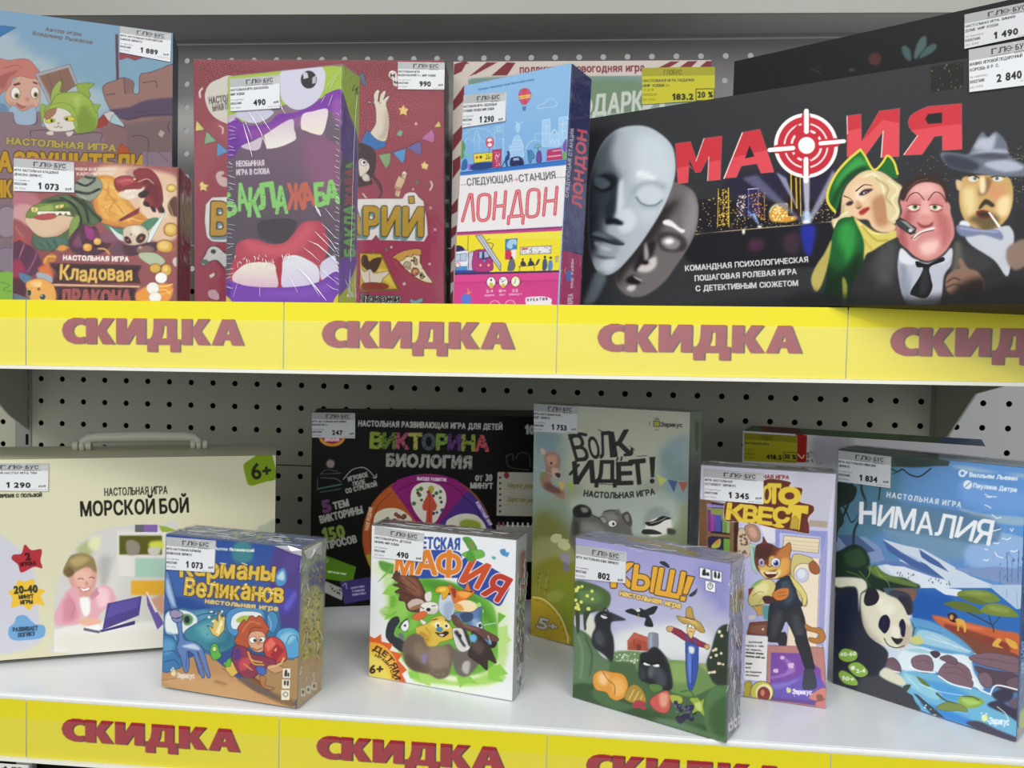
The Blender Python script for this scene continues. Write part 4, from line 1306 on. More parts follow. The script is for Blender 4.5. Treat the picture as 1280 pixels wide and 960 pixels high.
ART_WOLF_SIDE = '''
f 4c5240
v 820 490 12.8
s 5c6450 b=20 540,300 700,320 720,1000 540,900
s 33401c b=14 630,500 680,520 680,900 640,900
v 655 640 5
s 2c3a30 b=20 1020,-100 1130,-100 1130,600 1020,600
'''
ART_CROWS = '''
f a9a8d2
v 705 655 3.4286
p 9d9ccc g=cdd0d4:400,150:420,640 0,0 900,0 900,1000 0,1000
s b4b4d4 a=.8 b=20 100,350 300,320 500,420 200,480
s dcdfe0 b=24 240,460 560,430 620,560 240,560
s 8f8ec8 b=30 560,180 760,180 720,400 600,300
s d4d6c8 b=8 95,400 130,400 130,520 95,520
# hills and field
s 8a9a7a k=hl b=2 200,560 300,545 420,560 480,590 620,600 740,640 740,720 200,700
s 9aa86a c=hl b=10 430,600 560,590 640,650 460,680
s 6a8a5c b=2 210,555 290,545 340,560 320,610 220,600
q e0e0d0 60 2:4 seed=5 215,560 300,550 330,600 230,595
s 6f8f54 k=h2 b=2 440,600 500,585 570,600 620,640 660,690 640,760 440,740
s 8aa862 c=h2 b=12 450,600 540,600 560,660 470,680
s 4a6644 b=4 20,450 60,450 110,480 140,540 180,580 240,590 300,600 330,650 420,700 540,740 640,700 720,690 740,960 20,800
s 5c7858 k=bs b=3 40,460 80,470 120,510 150,560 190,590 190,640 130,680 40,690
l 7a9474 6 c=bs b=2 60,480 80,560 70,660
l 3a5038 6 c=bs b=2 90,480 120,560 110,650
s 35502f b=6 40,690 130,690 200,740 300,760 380,800 460,830 560,860 680,880 690,960 40,780
s 4a6a44 k=b2 b=4 120,710 180,715 240,760 300,780 240,800 140,760
s 567a4c k=b3 b=4 620,720 690,690 740,720 720,960 640,940 600,830
s 41603a c=b3 b=10 620,800 700,740 700,900 640,900
s 5a7a58 b=6 380,840 480,840 640,900 680,930 560,900
s 3a5236 b=6 40,700 110,720 120,760 40,745
# tree with yellow fruit
s 4a6038 k=tr b=3 40,250 120,255 190,290 200,330 180,365 120,380 60,390 40,380
s 62804a c=tr b=8 60,290 140,290 160,330 90,340
q d4dc6a 16 6:10 seed=8 45,255 120,255 130,370 50,370
s 3a4430 50,380 66,380 66,460 54,460
s 3a4430 84,380 110,375 96,420 96,450 86,450
l 3a4430 6 95,410 110,380 130,370
# crow left
s 26282c k=cw b=1.5 122,470 135,440 130,410 140,385 165,370 190,375 215,385 265,410 235,415 205,420 200,450 212,490 215,540 205,590 170,560 130,530 118,500
s 4a4d54 c=cw b=8 130,470 160,460 170,520 140,510
s 3a3c42 c=cw b=4 210,390 255,408 215,412
e d8dad8 172,396 15,9 20
l 16171a 5 155,385 190,398
l 26282c 5 170,372 175,360 190,372
# flying crow
s 26282c 262,372 290,362 312,372 325,360 345,368 360,362 385,352 402,355 385,385 365,392 375,410 382,440 345,435 350,405 330,400 305,392 275,382
e d8dad8 318,370 9,7
z c8a84a 3 318,385 322,398
# barn and silo
p a8503c 272,500 300,465 360,485 368,545 272,540
p b8604a 268,505 300,463 372,490 368,510 300,490 285,512
z 7a3428 2 300,495 300,540
z 7a3428 2 325,500 325,543
p 7a3428 310,515 330,518 330,542 310,540
s 7f8694 360,475 375,464 400,468 405,480 402,540 362,540
s a4aab4 b=2 366,480 378,470 378,530 366,530
# crow centre
s 232529 k=c2 b=1.5 322,590 330,555 360,545 375,530 400,530 430,560 450,600 462,650 465,700 440,715 380,690 330,670 318,630
s 484b52 c=c2 b=8 380,620 420,620 440,690 400,690
s 3a3d44 c=c2 b=6 330,600 350,640 345,670 325,650
e e4e6e4 356,600 16,7 8
e e4e6e4 394,606 16,7 8
l 0f1012 7 335,585 375,600 410,595
s 5a5e66 c=c2 b=5 365,610 385,612 380,660 360,650
l 34373c 6 425,560 450,620 460,690
# scarecrow
s 3a55a8 k=ov o=27346a:2 522,505 540,500 572,510 575,560 570,640 550,708 535,705 525,640 522,560
s 6a86d0 c=ov b=4 530,560 545,560 545,680 535,660
l 27346a 3 c=ov 550,580 548,690
s 8a3448 k=sl o=5a2030:2 460,442 500,455 520,470 565,490 580,500 610,515 608,530 570,520 545,505 520,500 485,478 455,458
s d0a070 o=6a4a2c:2 440,445 455,438 468,445 460,460 446,460
s d0a070 o=6a4a2c:2 602,520 622,518 620,535 608,535
z 3a55a8 6 528,480 532,510
z 3a55a8 6 560,490 562,515
s e0c07c o=6a4a2c:2 528,440 550,425 565,440 555,470 545,490 532,470
e f0f0e8 o=3a3020:1.5 540,437 7,8
e f0f0e8 o=3a3020:1.5 554,440 7,8
l b03a2a 3 538,460 552,462
s b89a50 k=ht o=5c4824:2 483,395 520,400 525,365 545,358 558,405 585,425 603,462 580,460 545,430 510,425
s d8bc70 c=ht b=3 500,400 550,410 580,440 530,415
z 6a3a4a 5 520,400 558,410
s e4e6e0 b=1 535,525 558,530 555,555 538,550
# dark bush right
s 2f3a2c k=db b=2 650,470 670,440 700,430 720,450 720,660 690,690 640,680 610,600 630,540
q e0d0b0 22 5:8 seed=12 640,450 710,440 710,680 620,640
# fruit and vegetables
s d8963c k=pk o=8a5a24:2 125,680 130,645 160,628 200,635 250,645 272,680 268,730 230,755 200,745 180,720 140,710
s f0c48a c=pk b=8 150,640 190,650 180,690 150,680
s e8b060 c=pk b=8 210,660 260,680 250,730 215,730
l a06a2c 4 c=pk 165,630 190,670 215,690 218,730
s a88a3c k=cn o=6a5424:2 262,750 280,700 310,690 340,720 350,760 320,770
l d8c070 5 280,750 300,710
l d8c070 5 300,755 320,720
l d8c070 5 325,760 335,735
q a83a48 16 6:10 seed=4 300,760 350,765 345,795 300,790
s c85a54 k=pm o=7a2c30:2 368,760 400,730 440,715 455,740 452,790 430,810 390,795
s e0a088 c=pm b=6 410,730 445,730 440,780 415,780
s 5a8040 o=35502c:2 365,690 410,690 420,710 380,720
s a8b44a o=6a7a2c:2 455,735 500,740 505,765 470,770
q 35324a 30 10:14 seed=6 460,765 540,770 570,830 500,850 470,800
q 6a6a8a 20 3:5 seed=7 465,770 540,775 560,830 490,830
s 9ab048 o=5a7a2c:2 540,750 570,745 585,760 600,750 595,780 600,820 575,800 550,810 560,780
s c0d07a 560,770 585,765 590,800 570,795
l 4a7034 6 500,720 540,715 560,745
# title and icons
t e0a838 205,268 295,268 98 w=5.5 o=3a2c1c:4 |К
t e0a838 292,278 385,290 102 w=5.5 o=3a2c1c:4 |Ы
t e0a838 392,298 498,318 110 w=5.5 o=3a2c1c:4 |Ш
p e0a838 o=3a2c1c:4 530,222 558,228 528,302 508,298
p e0a838 o=3a2c1c:4 500,308 524,312 518,332 497,328
s 2c2d3c 408,165 430,160 452,180 445,188
s 3a3b4c 535,305 560,285 572,275 565,300 545,312
t e4c46a 238,305 497,362 24 w=2 o=4a3c3a:2 ls=.12 |настольная игра
p eceef0 o=3a3a44:2 582,186 628,196 628,238 582,228
p eceef0 o=3a3a44:2 636,198 676,206 676,250 636,240
p eceef0 o=3a3a44:2 606,242 648,252 648,294 606,284
s 26282c 596,195 606,195 608,220 592,218
s 26282c 612,208 620,208 622,222 610,220
s 26282c 644,205 652,206 654,230 644,228
s 26282c 662,208 668,210 668,232 658,232
l 3a3a44 3 cl 626,252 638,266 626,280 616,266
z 3a3a44 3 627,258 627,268
'''
ART_CROWS_SIDE = '''
f 8f90b4
v 705 655 3.4286
p 8a8ba0 700,420 800,380 790,640 700,680
p 5c6660 690,620 790,580 790,900 680,960
s 9a8a5c b=4 722,300 790,270 785,350 720,380
s 3a3c48 b=2 735,490 770,480 765,520 745,540
p d8d8d4 705,855 725,842 725,878 705,892
p d8d8d4 728,838 742,828 742,866 728,876
p d8d8d4 746,822 762,812 762,850 746,862
e 4a4a48 715,868 5,9
e 4a4a48 735,852 4,9
e 4a4a48 754,838 5,9
'''
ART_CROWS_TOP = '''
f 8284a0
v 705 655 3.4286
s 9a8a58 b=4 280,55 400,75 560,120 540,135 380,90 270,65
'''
ART_CAT = '''
f b9b6d0
v 870 565 5.6471
p c3c1d2 g=b4b6dc:700,200:700,900 0,0 1200,0 1200,2000 0,2000
s b9b9c8 b=14 700,140 1000,140 980,460 760,480
p a8988a 800,480 930,490 925,535 800,525
# bookcase on the left
p 6a4c30 20,330 300,380 300,780 20,780
p 241a1e 75,350 245,380 240,720 75,720
p 7d5c3c 75,350 110,360 100,720 75,720
p 8a7ab8 75,365 240,385 240,395 75,390
p 7f8a4a 80,395 240,400 238,480 80,480
p 6a2a7a 82,405 105,410 105,560 82,560
p 8a3a8a 105,440 132,440 130,560 105,560
p 4a4a9a 132,445 180,445 178,565 132,560
p 6a8a4a 185,470 215,470 213,570 185,568
p 8aa05a 215,480 240,480 238,575 215,572
p 7d5c3c 75,570 242,585 242,605 75,590
s 2c2440 90,600 190,610 185,690 100,690
s a8b04a b=1 110,660 160,615 175,625 165,670 120,680
s c88a3a b=1 130,640 160,618 168,640 140,655
p 3a6a9a 95,690 200,700 205,720 90,715
p 6a9a3a 195,610 240,615 238,720 195,715
p 7a5a44 240,380 300,400 298,740 240,720
p 3a2418 268,400 300,410 298,740 266,730
s c8b49a o=6a4c3c:3 305,545 375,590 375,730 300,730
q 6a5040 30 5:10 seed=3 310,560 365,600 365,720 305,720
s a8846a o=5a3c30:4 345,540 370,515 420,520 450,570 445,620 410,632 375,605
s c89a88 370,545 410,535 430,590 400,605
p a8c8b8 o=6a8a7a:3 378,645 440,665 425,860 395,820
p 7aa090 395,665 430,680 415,790
p d8d6e0 450,520 560,530 560,640 500,640
# door with vent
p 8a90c8 560,540 925,560 915,800 560,700
p b8bce0 590,570 880,600 880,760 590,720
p e0d0b0 o=8a7a70:5 622,592 870,615 862,712 615,685
z b8a888 3 630,622 862,642
z b8a888 3 630,648 860,670
z b8a888 3 628,672 858,694
p e8d8c0 o=9a8a9a:4 690,740 870,750 850,1400 640,1400
e c0c4d8 o=a0a0b4:4 750,870 45,48
e d8dce6 745,860 30,32
z b8a8a0 4 690,770 690,960
p 9a9cc8 880,760 925,560 955,560 900,1400 860,1400
p c8c8e0 935,500 980,160 975,160 915,1400 900,1400
# title
s 5c2a1e o=e8c8b8:3 480,200 660,210 660,245 745,255 745,300 730,350 800,370 830,385 830,420 790,470 800,560 780,575 650,550 560,540 400,500 380,510 330,490 230,490 200,470 200,380 230,345 350,350 480,360
t d8bc3a 405,352 525,360 118 w=8 |КО
t d8bc3a 508,358 592,360 130 w=10 |Т
t d8bc3a 592,358 725,362 100 w=14 |О
p d8bc3a 590,250 625,275 600,300
p d8bc3a 720,275 718,310 690,280
e 5c2a1e 655,312 25,22
t d8bc3a 215,470 325,485 108 w=9 |К
t d8bc3a 335,490 425,498 112 w=8 |В
t d8bc3a 435,500 528,512 112 w=8 |Е
t d8bc3a 545,490 652,500 100 w=9 |С
p d8bc3a 655,370 795,380 790,440 745,430 730,550 660,540 680,430 640,420
s d8bc3a 500,505 560,510 570,490 625,530 580,535 540,520
l 8a6a2c 3 230,400 330,470
l 8a6a2c 3 350,420 410,430
p b89a3a o=5c2a1e:2 670,480 700,450 725,480 718,545 665,540
e 5c2a1e 755,525 18,22
s 6a2a2a 760,500 785,480 798,520 795,560 765,555
t 8a3a3a 290,180 655,192 26 w=2 |НАСТОЛЬНАЯ ИГРА
# cat head
s 6a3a28 k=hd o=3a1e18:3 420,700 430,660 470,640 475,600 500,640 540,655 580,680 620,670 660,640 670,690 660,740 680,790 670,850 600,890 540,895 480,880 430,820 415,760
s b8743a c=hd b=8 590,690 680,640 690,860 600,880 560,760
s d8a050 c=hd b=8 600,760 660,760 640,860 560,880
s 4a2820 c=hd b=6 430,660 540,660 520,740 450,760 420,720
s d8b060 c=hd b=4 520,740 560,740 600,790 560,830 500,840 450,830 440,800 480,790 510,800
s e8d08a c=hd b=4 450,830 540,845 600,830 570,895 480,885
e c8b8c8 o=3a2020:3 462,780 20,28 -10
e 5a4a8a 462,782 11,15
e e0e4e8 o=3a2020:3 562,780 32,32
e 4a5a98 565,785 20,21
e 20182a 566,788 9,11
e f0f0f4 556,775 6,6
s 5a2418 o=3a1e18:2 480,850 520,858 575,850 560,875 530,888 500,880
p f0e8d8 482,850 575,850 572,860 500,862
s 5a2a20 b=3 470,670 495,665 505,690 480,695
l 3a1e18 4 500,800 520,810 540,800
# jacket arm right
s c8bc78 o=4a4028:3 680,740 720,722 780,735 825,760 815,790 760,785 710,800 690,840 690,900 670,850
s 9a5c34 o=4a2818:3 800,790 830,770 860,800 872,840 850,862 815,850 800,820
s d8ca7a o=4a4028:3 660,880 690,900 720,940 770,1000 785,1060 765,1090 740,1030 700,980
v 870 720 5.6471
s 2c3440 o=1a2028:3 560,60 600,20 640,0 680,10 700,80 720,150 750,200 740,215 700,200 640,240 590,235 540,200 530,150
s 3f4a58 b=4 600,60 650,40 690,140 640,200
s d8ca7a o=4a4028:3 660,-10 700,30 740,70 780,140 775,200 755,205 750,150 715,100 690,60
s d0c47c k=sl o=4a4028:3 370,180 380,120 410,60 460,30 520,25 560,60 550,110 530,160 500,190 430,205 390,210
s e8dea0 c=sl b=8 420,70 500,50 500,120 430,130
l 8a7e48 4 c=sl 400,140 450,110 480,120
l 8a7e48 4 c=sl 440,190 480,150
s 4a2c2c 470,150 520,140 560,170 540,190 490,195
s c87a3a o=5a2c18:3 540,130 580,95 630,85 655,95 650,140 620,165 570,170
l 8a4a24 4 580,120 630,110
l 8a4a24 4 580,145 635,135
s c8a45a o=4a4028:2 400,215 490,210 520,220 500,250 440,280 425,250
s 5a9a9a b=2 470,220 520,220 510,300 480,300
s 7ab04a b=2 380,90 430,40 470,30 420,70
p 7a3038 370,90 410,80 370,150
# legs
s 2e3036 k=lg o=1c1d22:3 520,210 560,200 640,240 700,200 735,215 770,320 785,440 830,620 830,660 780,665 740,560 700,440 640,320 610,370 600,400 630,400 640,450 620,525 590,520 580,470 510,460 505,400
s 44474c c=lg b=12 560,260 610,260 560,420 530,420
s 44474c c=lg b=12 680,300 730,300 790,560 760,580
s 3f434a o=24262c:2 770,660 825,665 850,780 800,800 755,790 760,720
s 5a5f66 b=6 780,700 810,700 800,770 775,760
s b07838 o=5a3418:3 770,340 820,365 880,370 912,420 900,460 850,475 805,460 800,435 850,440 870,410 830,395 780,380
p e8e0d0 860,495 890,495 885,510 858,508
# frame and rug
p b8807a o=6a4040:3 505,490 900,505 925,930 500,880
p 7a4ea0 530,540 740,545 880,660 900,870 520,850
s 9a78c0 b=3 600,560 680,620 690,680 560,720 500,720 620,690 650,640
s d8b8e0 b=1 600,565 625,570 615,590 595,585
s d8b8e0 b=1 650,620 690,615 685,650 655,645
s d8b8e0 b=1 545,660 575,655 580,680 550,680
s 6a58b0 500,770 640,740 760,700 880,720 900,880 500,870
s 8a7ac8 a=.8 b=3 510,770 640,750 740,720 640,780 520,800
p 6a4a8a 500,850 850,885 850,915 500,870
s 2e3036 k=lg2 o=1c1d22:3 700,440 780,440 830,620 830,660 780,665 740,560
s 3f434a o=24262c:2 770,660 825,665 850,780 800,800 755,790 760,720
s c88078 o=6a4040:2 800,850 850,810 910,790 915,860 860,880 810,870
s 8a5a4a 850,840 890,840 900,880 860,890
s c87a7a b=4 850,890 920,890 920,935 850,925
p 7a4a3c o=4a2c24:3 380,330 500,320 500,420 360,412
p 8a5c48 390,350 490,345 490,410 380,400
e e0d0b0 472,376 8,8
p d8d2c4 370,280 415,275 415,305 370,310
p eceae8 350,415 508,430 492,745 340,730
t 55504e 372,470 465,475 11 w=.8 |русский
t 55504e 350,495 478,502 11 w=.8 |герою к тайн
t 55504e 350,523 465,530 11 w=.8 |не порох,
t 3a3634 350,545 475,555 12 w=1.2 |живые мыши
t 3a3634 350,570 484,583 12 w=1.2 |поиски всё же
t 3a3634 350,622 395,625 12 w=1.2 |игре?
t 55504e 350,650 385,652 11 w=.8 |все
t 55504e 350,680 462,686 11 w=.8 |не подошла
t 55504e 350,703 445,710 11 w=.8 |последних
e c8c05a o=4a4024:4 465,820 80,75
e e8e4b0 480,822 58,60
e 8a3a34 o=5a2424:3 478,835 42,50
e c88070 470,825 14,24
s b8a83a o=4a4024:3 345,760 390,750 370,860 340,850
e d8d08a 655,808 17,18
q d8d0e0 8 4:6 seed=2 600,770 700,760 700,850 600,850
t e8e4f0 682,832 815,838 34 w=2.5 |Эврикус
'''
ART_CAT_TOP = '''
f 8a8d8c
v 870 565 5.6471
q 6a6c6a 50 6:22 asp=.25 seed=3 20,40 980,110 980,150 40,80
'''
ART_PANDA = '''
f 4f7cb4
v 1035 550 5.0526
p 5b86b4 g=5f93d0:300,400:1200,250 -20,-20 1400,-20 1400,1400 -20,1400
s 4f7d92 b=30 40,60 420,100 420,500 200,640 40,640
s 6f93b0 b=20 300,420 760,480 1000,640 780,760 420,640
s 6f9cd8 b=16 840,260 1240,340 1240,460 900,420
s a8bcc8 a=.7 b=6 820,430 1000,470 1240,490 1240,540 1000,510
s a8bcd0 a=.8 b=8 560,150 900,170 1240,240 1240,215 900,200 700,140
s 9ab8d8 a=.8 b=6 1000,570 1240,620 1240,680 1080,640
s 8fb0dc b=14 900,660 1240,640 1240,800 900,800
# mountains
p 7f92b8 40,620 230,610 330,680 360,760 260,780 60,700
p 4a5f88 60,600 180,600 300,700 220,720 120,680
p c9d4e2 340,625 480,665 600,690 760,780 900,860 1080,930 1240,960 1240,1400 300,1400 280,800 400,780 460,760
p 45629a 340,625 450,700 620,785 740,880 560,820 380,700
p 45629a 575,690 700,770 765,835 640,775 590,740
p 5f7ab0 330,770 460,765 600,830 740,880 560,850 420,800
p a8bcd8 440,700 560,745 590,780 480,720
s 7d94c0 800,810 920,810 1080,800 1240,840 1240,930 1080,900 900,850
s c4d2e4 b=4 780,850 1000,920 1240,960 1240,1000 800,960
p d8e0ea 340,790 480,800 620,850 760,900 780,960 600,960 420,860
q 45597a 18 5:8 asp=.45 rot=90 seed=3 420,830 560,840 560,875 430,860
q 45597a 18 5:8 asp=.45 rot=90 seed=4 610,870 780,885 770,920 640,905
l 3a5a8a 3 1085,830 1085,920
l 3a5a8a 4 1130,710 1135,900
l 3a5a8a 3 1165,740 1160,900
l 3a5a8a 4 1205,700 1200,900
q 4a6a9a 30 3:12 asp=.3 rot=90 seed=6 1090,720 1230,700 1225,900 1080,900
# dark vines and foliage
p 3c4a44 20,20 420,60 770,135 760,165 640,165 520,170 400,170 60,120
s 2f3f38 b=4 400,110 560,115 680,160 480,170
l 26342e 9 395,180 440,200 470,185 520,220 580,230 650,180
l 26342e 6 410,215 450,195 480,185
l 2a3a3a 16 240,200 210,300 240,420 170,560 160,660
l 24302e 14 150,280 130,400 60,560 50,640
l 2a3a3a 10 330,300 320,380
l 24302e 8 60,370 110,440 150,520 200,460
s 24302c 40,280 100,270 180,300 160,380 90,420 50,430
s 2c3a34 40,420 80,440 100,520 50,560
s 1f3026 k=fl b=2 40,740 90,690 160,660 220,680 260,740 270,800 300,790 340,830 400,860 480,870 540,900 580,920 560,960 400,960 40,960
s 2f4a30 c=fl b=6 100,720 200,690 240,780 140,800
s 5f7a3a c=fl b=4 250,800 330,790 400,850 540,900 560,930 420,900 300,860
l 7f9a48 7:2 c=fl 300,800 330,850 400,870
l 7f9a48 7:2 c=fl 270,790 260,850 240,880
l 4f6f34 8:2 c=fl 120,830 200,860 240,920
l 4f6f34 8:2 c=fl 100,880 180,890 230,940
l 4f6f34 8:2 c=fl 200,830 240,880 270,930
l 7f9a48 6:2 c=fl 320,850 380,900 390,950
# lettering
e dce6f0 848,210 24,24
e 5f8fcc 848,210 12,12
e dce6f0 872,205 10,10
e dce6f0 882,282 28,28
z 4f7cb4 5 868,296 898,268
t dce6f0 893,232 1195,256 27 w=1.8 ls=.14 |Вилльям Льевен
t dce6f0 918,300 1190,328 27 w=1.8 ls=.14 |Паулина Детра
t d2dae0 370,360 838,425 32 w=2.2 ls=.3 |НАСТОЛЬНАЯ ИГРА
s 4f6f86 a=.6 b=10 190,380 560,410 1040,500 1030,660 560,590 190,520
t e6eaee 200,525 298,528 130 w=6 |Н
t e6eaee 312,540 405,552 130 w=3 |И
t e6eaee 415,556 540,572 135 w=3.5 |М
t e6eaee 555,590 660,600 140 w=3 |А
t e6eaee 675,600 785,620 140 w=3.5 |Л
t e6eaee 800,610 908,640 130 w=3 |И
t e6eaee 920,645 1020,665 155 w=4 |Я
z e8eef4 5 990,340 1010,355 1065,360
z e8eef4 5 1000,360 1030,362
z e8eef4 5 990,410 1015,420 1028,430
z e8eef4 5 1035,470 1065,495 1095,488
z e8eef4 6 1040,575 1065,570 1090,562
z e8eef4 5 1150,560 1160,578 1170,558
z e8eef4 6 1100,620 1130,630 1155,618
z e8eef4 6 1045,650 1065,655 1080,650
z e8eef4 6 1055,710 1070,735 1105,745
z e8eef4 7 1155,700 1175,705 1195,698
z e8eef4 6 980,755 1000,762 1015,755
z e8eef4 6 990,688 1010,695
v 1035 735 4.923
p 2f6ab0 520,0 1240,0 1240,300 520,300
s 2058a8 b=8 540,20 760,60 740,160 640,200 520,180
p d8e2ec 640,-10 820,10 860,60 720,40
p b0c4dc 980,-20 1240,-20 1240,120 1160,130
z 5f8ac8 3 1100,10 1100,60
z 5f8ac8 3 1160,20 1165,120
p 4a5a6a 340,0 560,0 530,60 500,100 360,40
s 7a5a4e b=2 400,10 540,10 520,90 460,60
s 3a3c48 380,20 500,40 520,160 420,140
# acacia and red land
s c4623c k=red b=1.5 640,170 720,180 900,220 1060,260 1180,290 1180,420 1000,360 840,310 760,270 690,230
s 8a3c30 c=red b=3 720,220 900,270 1100,340 1100,400 900,330 760,280
s d8784a c=red b=4 660,180 800,210 960,250 860,250
s 7a5030 b=3 860,270 980,310 900,300
s 7a4a3a 760,270 900,310 1060,370 1180,420 1180,470 900,400 800,330
s 5f7030 k=ac1 710,95 780,80 880,100 950,150 930,160 820,140 740,110
s 74883a 810,20 900,10 1000,25 1060,75 980,90 880,60 800,50
s 5f7030 800,50 900,60 980,100 900,95
s 74883a 940,130 1000,95 1100,110 1170,165 1150,180 1020,170 950,150
s 8f9c4a b=3 840,25 930,22 1000,45 920,45
s 8f9c4a b=3 980,110 1080,120 1120,150 1020,140
l 3c3a2c 7 860,150 960,200 1010,230 1020,270
l 3c3a2c 6 990,170 1005,220
l 3c3a2c 5 1060,175 1010,235
s 3a2a28 735,165 765,150 795,170 790,210 755,205
e c89a5a 760,180 12,16
s d8a84a b=.5 785,190 830,195 850,230 848,270 838,270 830,235 810,230 805,262 795,262 795,225
s d8a84a b=.5 1010,350 1040,310 1070,320 1050,350 1080,370 1030,362
s d8a84a b=.5 1090,310 1130,320 1160,340 1165,375 1120,360
# river, falls and stones
s 5f9cc8 k=rv b=3 500,190 640,210 800,300 900,400 860,430 700,400 520,350 480,300
s 9fc8dc c=rv b=4 560,260 700,290 880,400 700,370 560,330
l d8e8f0 4 c=rv 600,300 760,350 880,390
l d8e8f0 3 c=rv 640,290 800,370
l 3f78b0 5 c=rv 560,240 700,280
s c8c87a b=2 510,300 560,295 590,330 560,350 510,340
l 3f5a3a 6 515,210 530,250 520,300
l 3f5a3a 6 540,240 520,280
p 6fb0d0 420,500 600,500 760,580 900,620 1010,650 1170,800 1170,930 800,830 540,740 300,560
s 4f98d0 b=10 520,560 760,600 900,700 700,680 560,640
s 3f86cc b=8 560,700 760,760 900,820 1000,880 700,800
s 9fd0d8 a=.8 b=5 460,520 560,560 700,660 640,680 500,600
l d8eef4 3 560,590 700,640 900,670
l d8eef4 3 480,540 560,620
s d8e6ec b=2 440,400 560,360 700,400 860,420 900,520 960,620 900,610 780,560 680,520 560,510 450,500
s 9fc8d8 b=3 470,380 560,370 640,400 560,400
s 7d626c o=4a3c48:3 515,440 560,415 620,420 645,460 640,510 590,520 530,490
l 5a4550 3 540,450 600,445 630,470
s 7d626c o=4a3c48:3 690,500 740,455 820,465 880,520 890,600 840,610 760,580 690,540
l 5a4550 3 720,490 800,490 860,540
l 5a4550 3 710,520 800,530 870,570
s 6d5862 o=4a3c48:3 350,450 400,430 440,470 445,520 400,515 355,490
s 4a3e4a o=3a303c:2 630,395 670,390 690,410 660,430
s 6d5862 o=4a3c48:3 690,430 740,415 790,440 790,470 720,450
s 7d626c o=4a3c48:3 870,430 960,400 1080,410 1180,440 1180,520 1060,500 940,470
l 5a4550 3 900,430 1000,440 1160,470
s 584854 900,480 1000,500 1180,540 1180,640 1060,620 960,560
s 7a626e o=4a3c48:3 925,540 970,520 1010,560 1000,610 950,600
s 6d5862 o=4a3c48:3 1100,570 1180,550 1180,620 1120,620
l e8f0f4 9 500,480 560,510 660,520
l e8f0f4 9 680,540 760,590 880,620
l e8f0f4 9 890,560 930,620 1000,655
l e8f0f4 9 1000,650 1020,610 1060,600 1180,630
l e8f0f4 8 350,500 440,520
l e8f0f4 7 800,430 860,470 900,570
s 3c3a4e b=2 1010,650 1080,620 1140,640 1120,700 1040,690
s 3c3a4e b=2 980,720 1060,690 1120,730 1180,690 1180,820 1100,780
s 6a5a68 b=2 1110,700 1170,670 1170,740 1120,730
l e8f0f4 4 1040,730 1090,770 1110,810
s 8aa84a b=1 800,680 860,660 940,680 960,710 890,740 820,730
s a8c86a b=2 820,680 900,690 940,710 860,720
s 7a8a4a o=4a5a2c:2 665,735 740,700 820,720 860,760 800,755 720,755
l 4a5a3a 14:4 670,650 720,690 790,710
l 4a5a3a 7 830,665 890,670 930,690
s 5f7a3a 545,545 590,565 630,608 580,590
s 3a4a3a 425,540 445,565 450,600 435,580
s 3a4a3a 470,600 510,595 485,635 460,625
p 3f444a 525,648 550,655 720,800 640,780
q d8e0d8 20 3:6 seed=3 560,720 600,720 700,790 640,780
# panda
p 3c3c42 30,560 300,540 520,660 560,760 560,800 30,620
s 2a2c38 k=pb b=1.5 40,80 100,10 190,-20 240,60 230,200 260,300 340,360 370,400 365,440 340,500 310,545 280,700 40,620
s 1a2238 c=pb b=20 40,100 190,0 190,200 60,400
s e0dfca b=2 -10,-60 200,-60 240,0 200,40 190,150 180,10 130,-10 60,-5
s 3f3f46 b=2 200,560 310,545 400,590 500,660 540,740 420,720 200,640
s 3f3f46 b=2 300,560 320,540 440,600 520,680 560,760 300,700
s d8d4bc b=4 320,540 350,490 420,520 480,580 440,600
s dcd8c0 k=ph b=1.5 200,80 215,30 300,10 360,40 430,70 480,140 510,220 515,290 495,340 460,370 400,370 330,345 260,300 220,230 205,150
s b8b09a c=ph b=14 200,120 250,250 330,340 250,330 190,200
s c0b4a0 c=ph b=10 460,240 520,240 510,360 440,370
s ece8d4 c=ph b=12 300,60 400,90 400,160 320,150
s 26222c 220,80 235,20 265,0 300,15 315,60 290,100 240,110
s 2e2a38 430,60 480,50 510,90 510,150 490,165 465,110
s 1f1a38 310,230 325,180 360,165 382,200 375,250 350,280 325,260
s 1f1a38 440,210 460,190 478,230 470,300 450,290 438,250
s 2a2024 390,300 420,310 460,312 450,335 425,348 400,325
l 2a2024 5 345,310 370,350 420,368 470,355
s e8e4d4 b=5 390,240 440,240 440,300 400,300
e 3a3a50 345,215 6,6
s 8ab04a o=3a5a2c:2 65,410 95,375 140,380 180,400 170,440 120,455 80,440
s 8ab04a o=3a5a2c:2 125,490 150,460 200,465 245,515 220,545 170,540
s 8ab04a o=3a5a2c:2 65,530 90,508 150,540 182,580 170,600 110,590 80,565
t e8f0d8 75,420 172,415 24 w=1.5 |40-60
t e8f0d8 175,522 228,520 24 w=1.5 |2-4
t e8f0d8 85,565 160,575 24 w=1.5 |10+
e e8f0d8 153,492 14,14
e d8e48a 964,800 20,22
q e8f0f8 10 4:6 seed=2 920,770 1000,760 1000,840 920,835
t e6ecf4 992,835 1112,845 40 w=2.6 |Эврикус
s 4a4458 b=3 850,830 930,820 1040,870 1160,920 1160,950 980,900
'''
ART_PANDA_SIDE = '''
f 3a5a88
v 1035 735 4.923
s a8b84a b=4 1180,780 1210,740 1210,860 1180,900
p 8a8a88 1160,860 1230,860 1230,960 1160,960
t a8c0d8 1205,520 1210,330 18 w=1 u=-1,0 |НИМАЛИЯ
'''
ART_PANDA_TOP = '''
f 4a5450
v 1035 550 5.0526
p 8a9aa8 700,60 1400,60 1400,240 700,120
q 3a463e 40 8:30 asp=.2 seed=3 60,40 700,60 700,130 80,80
'''
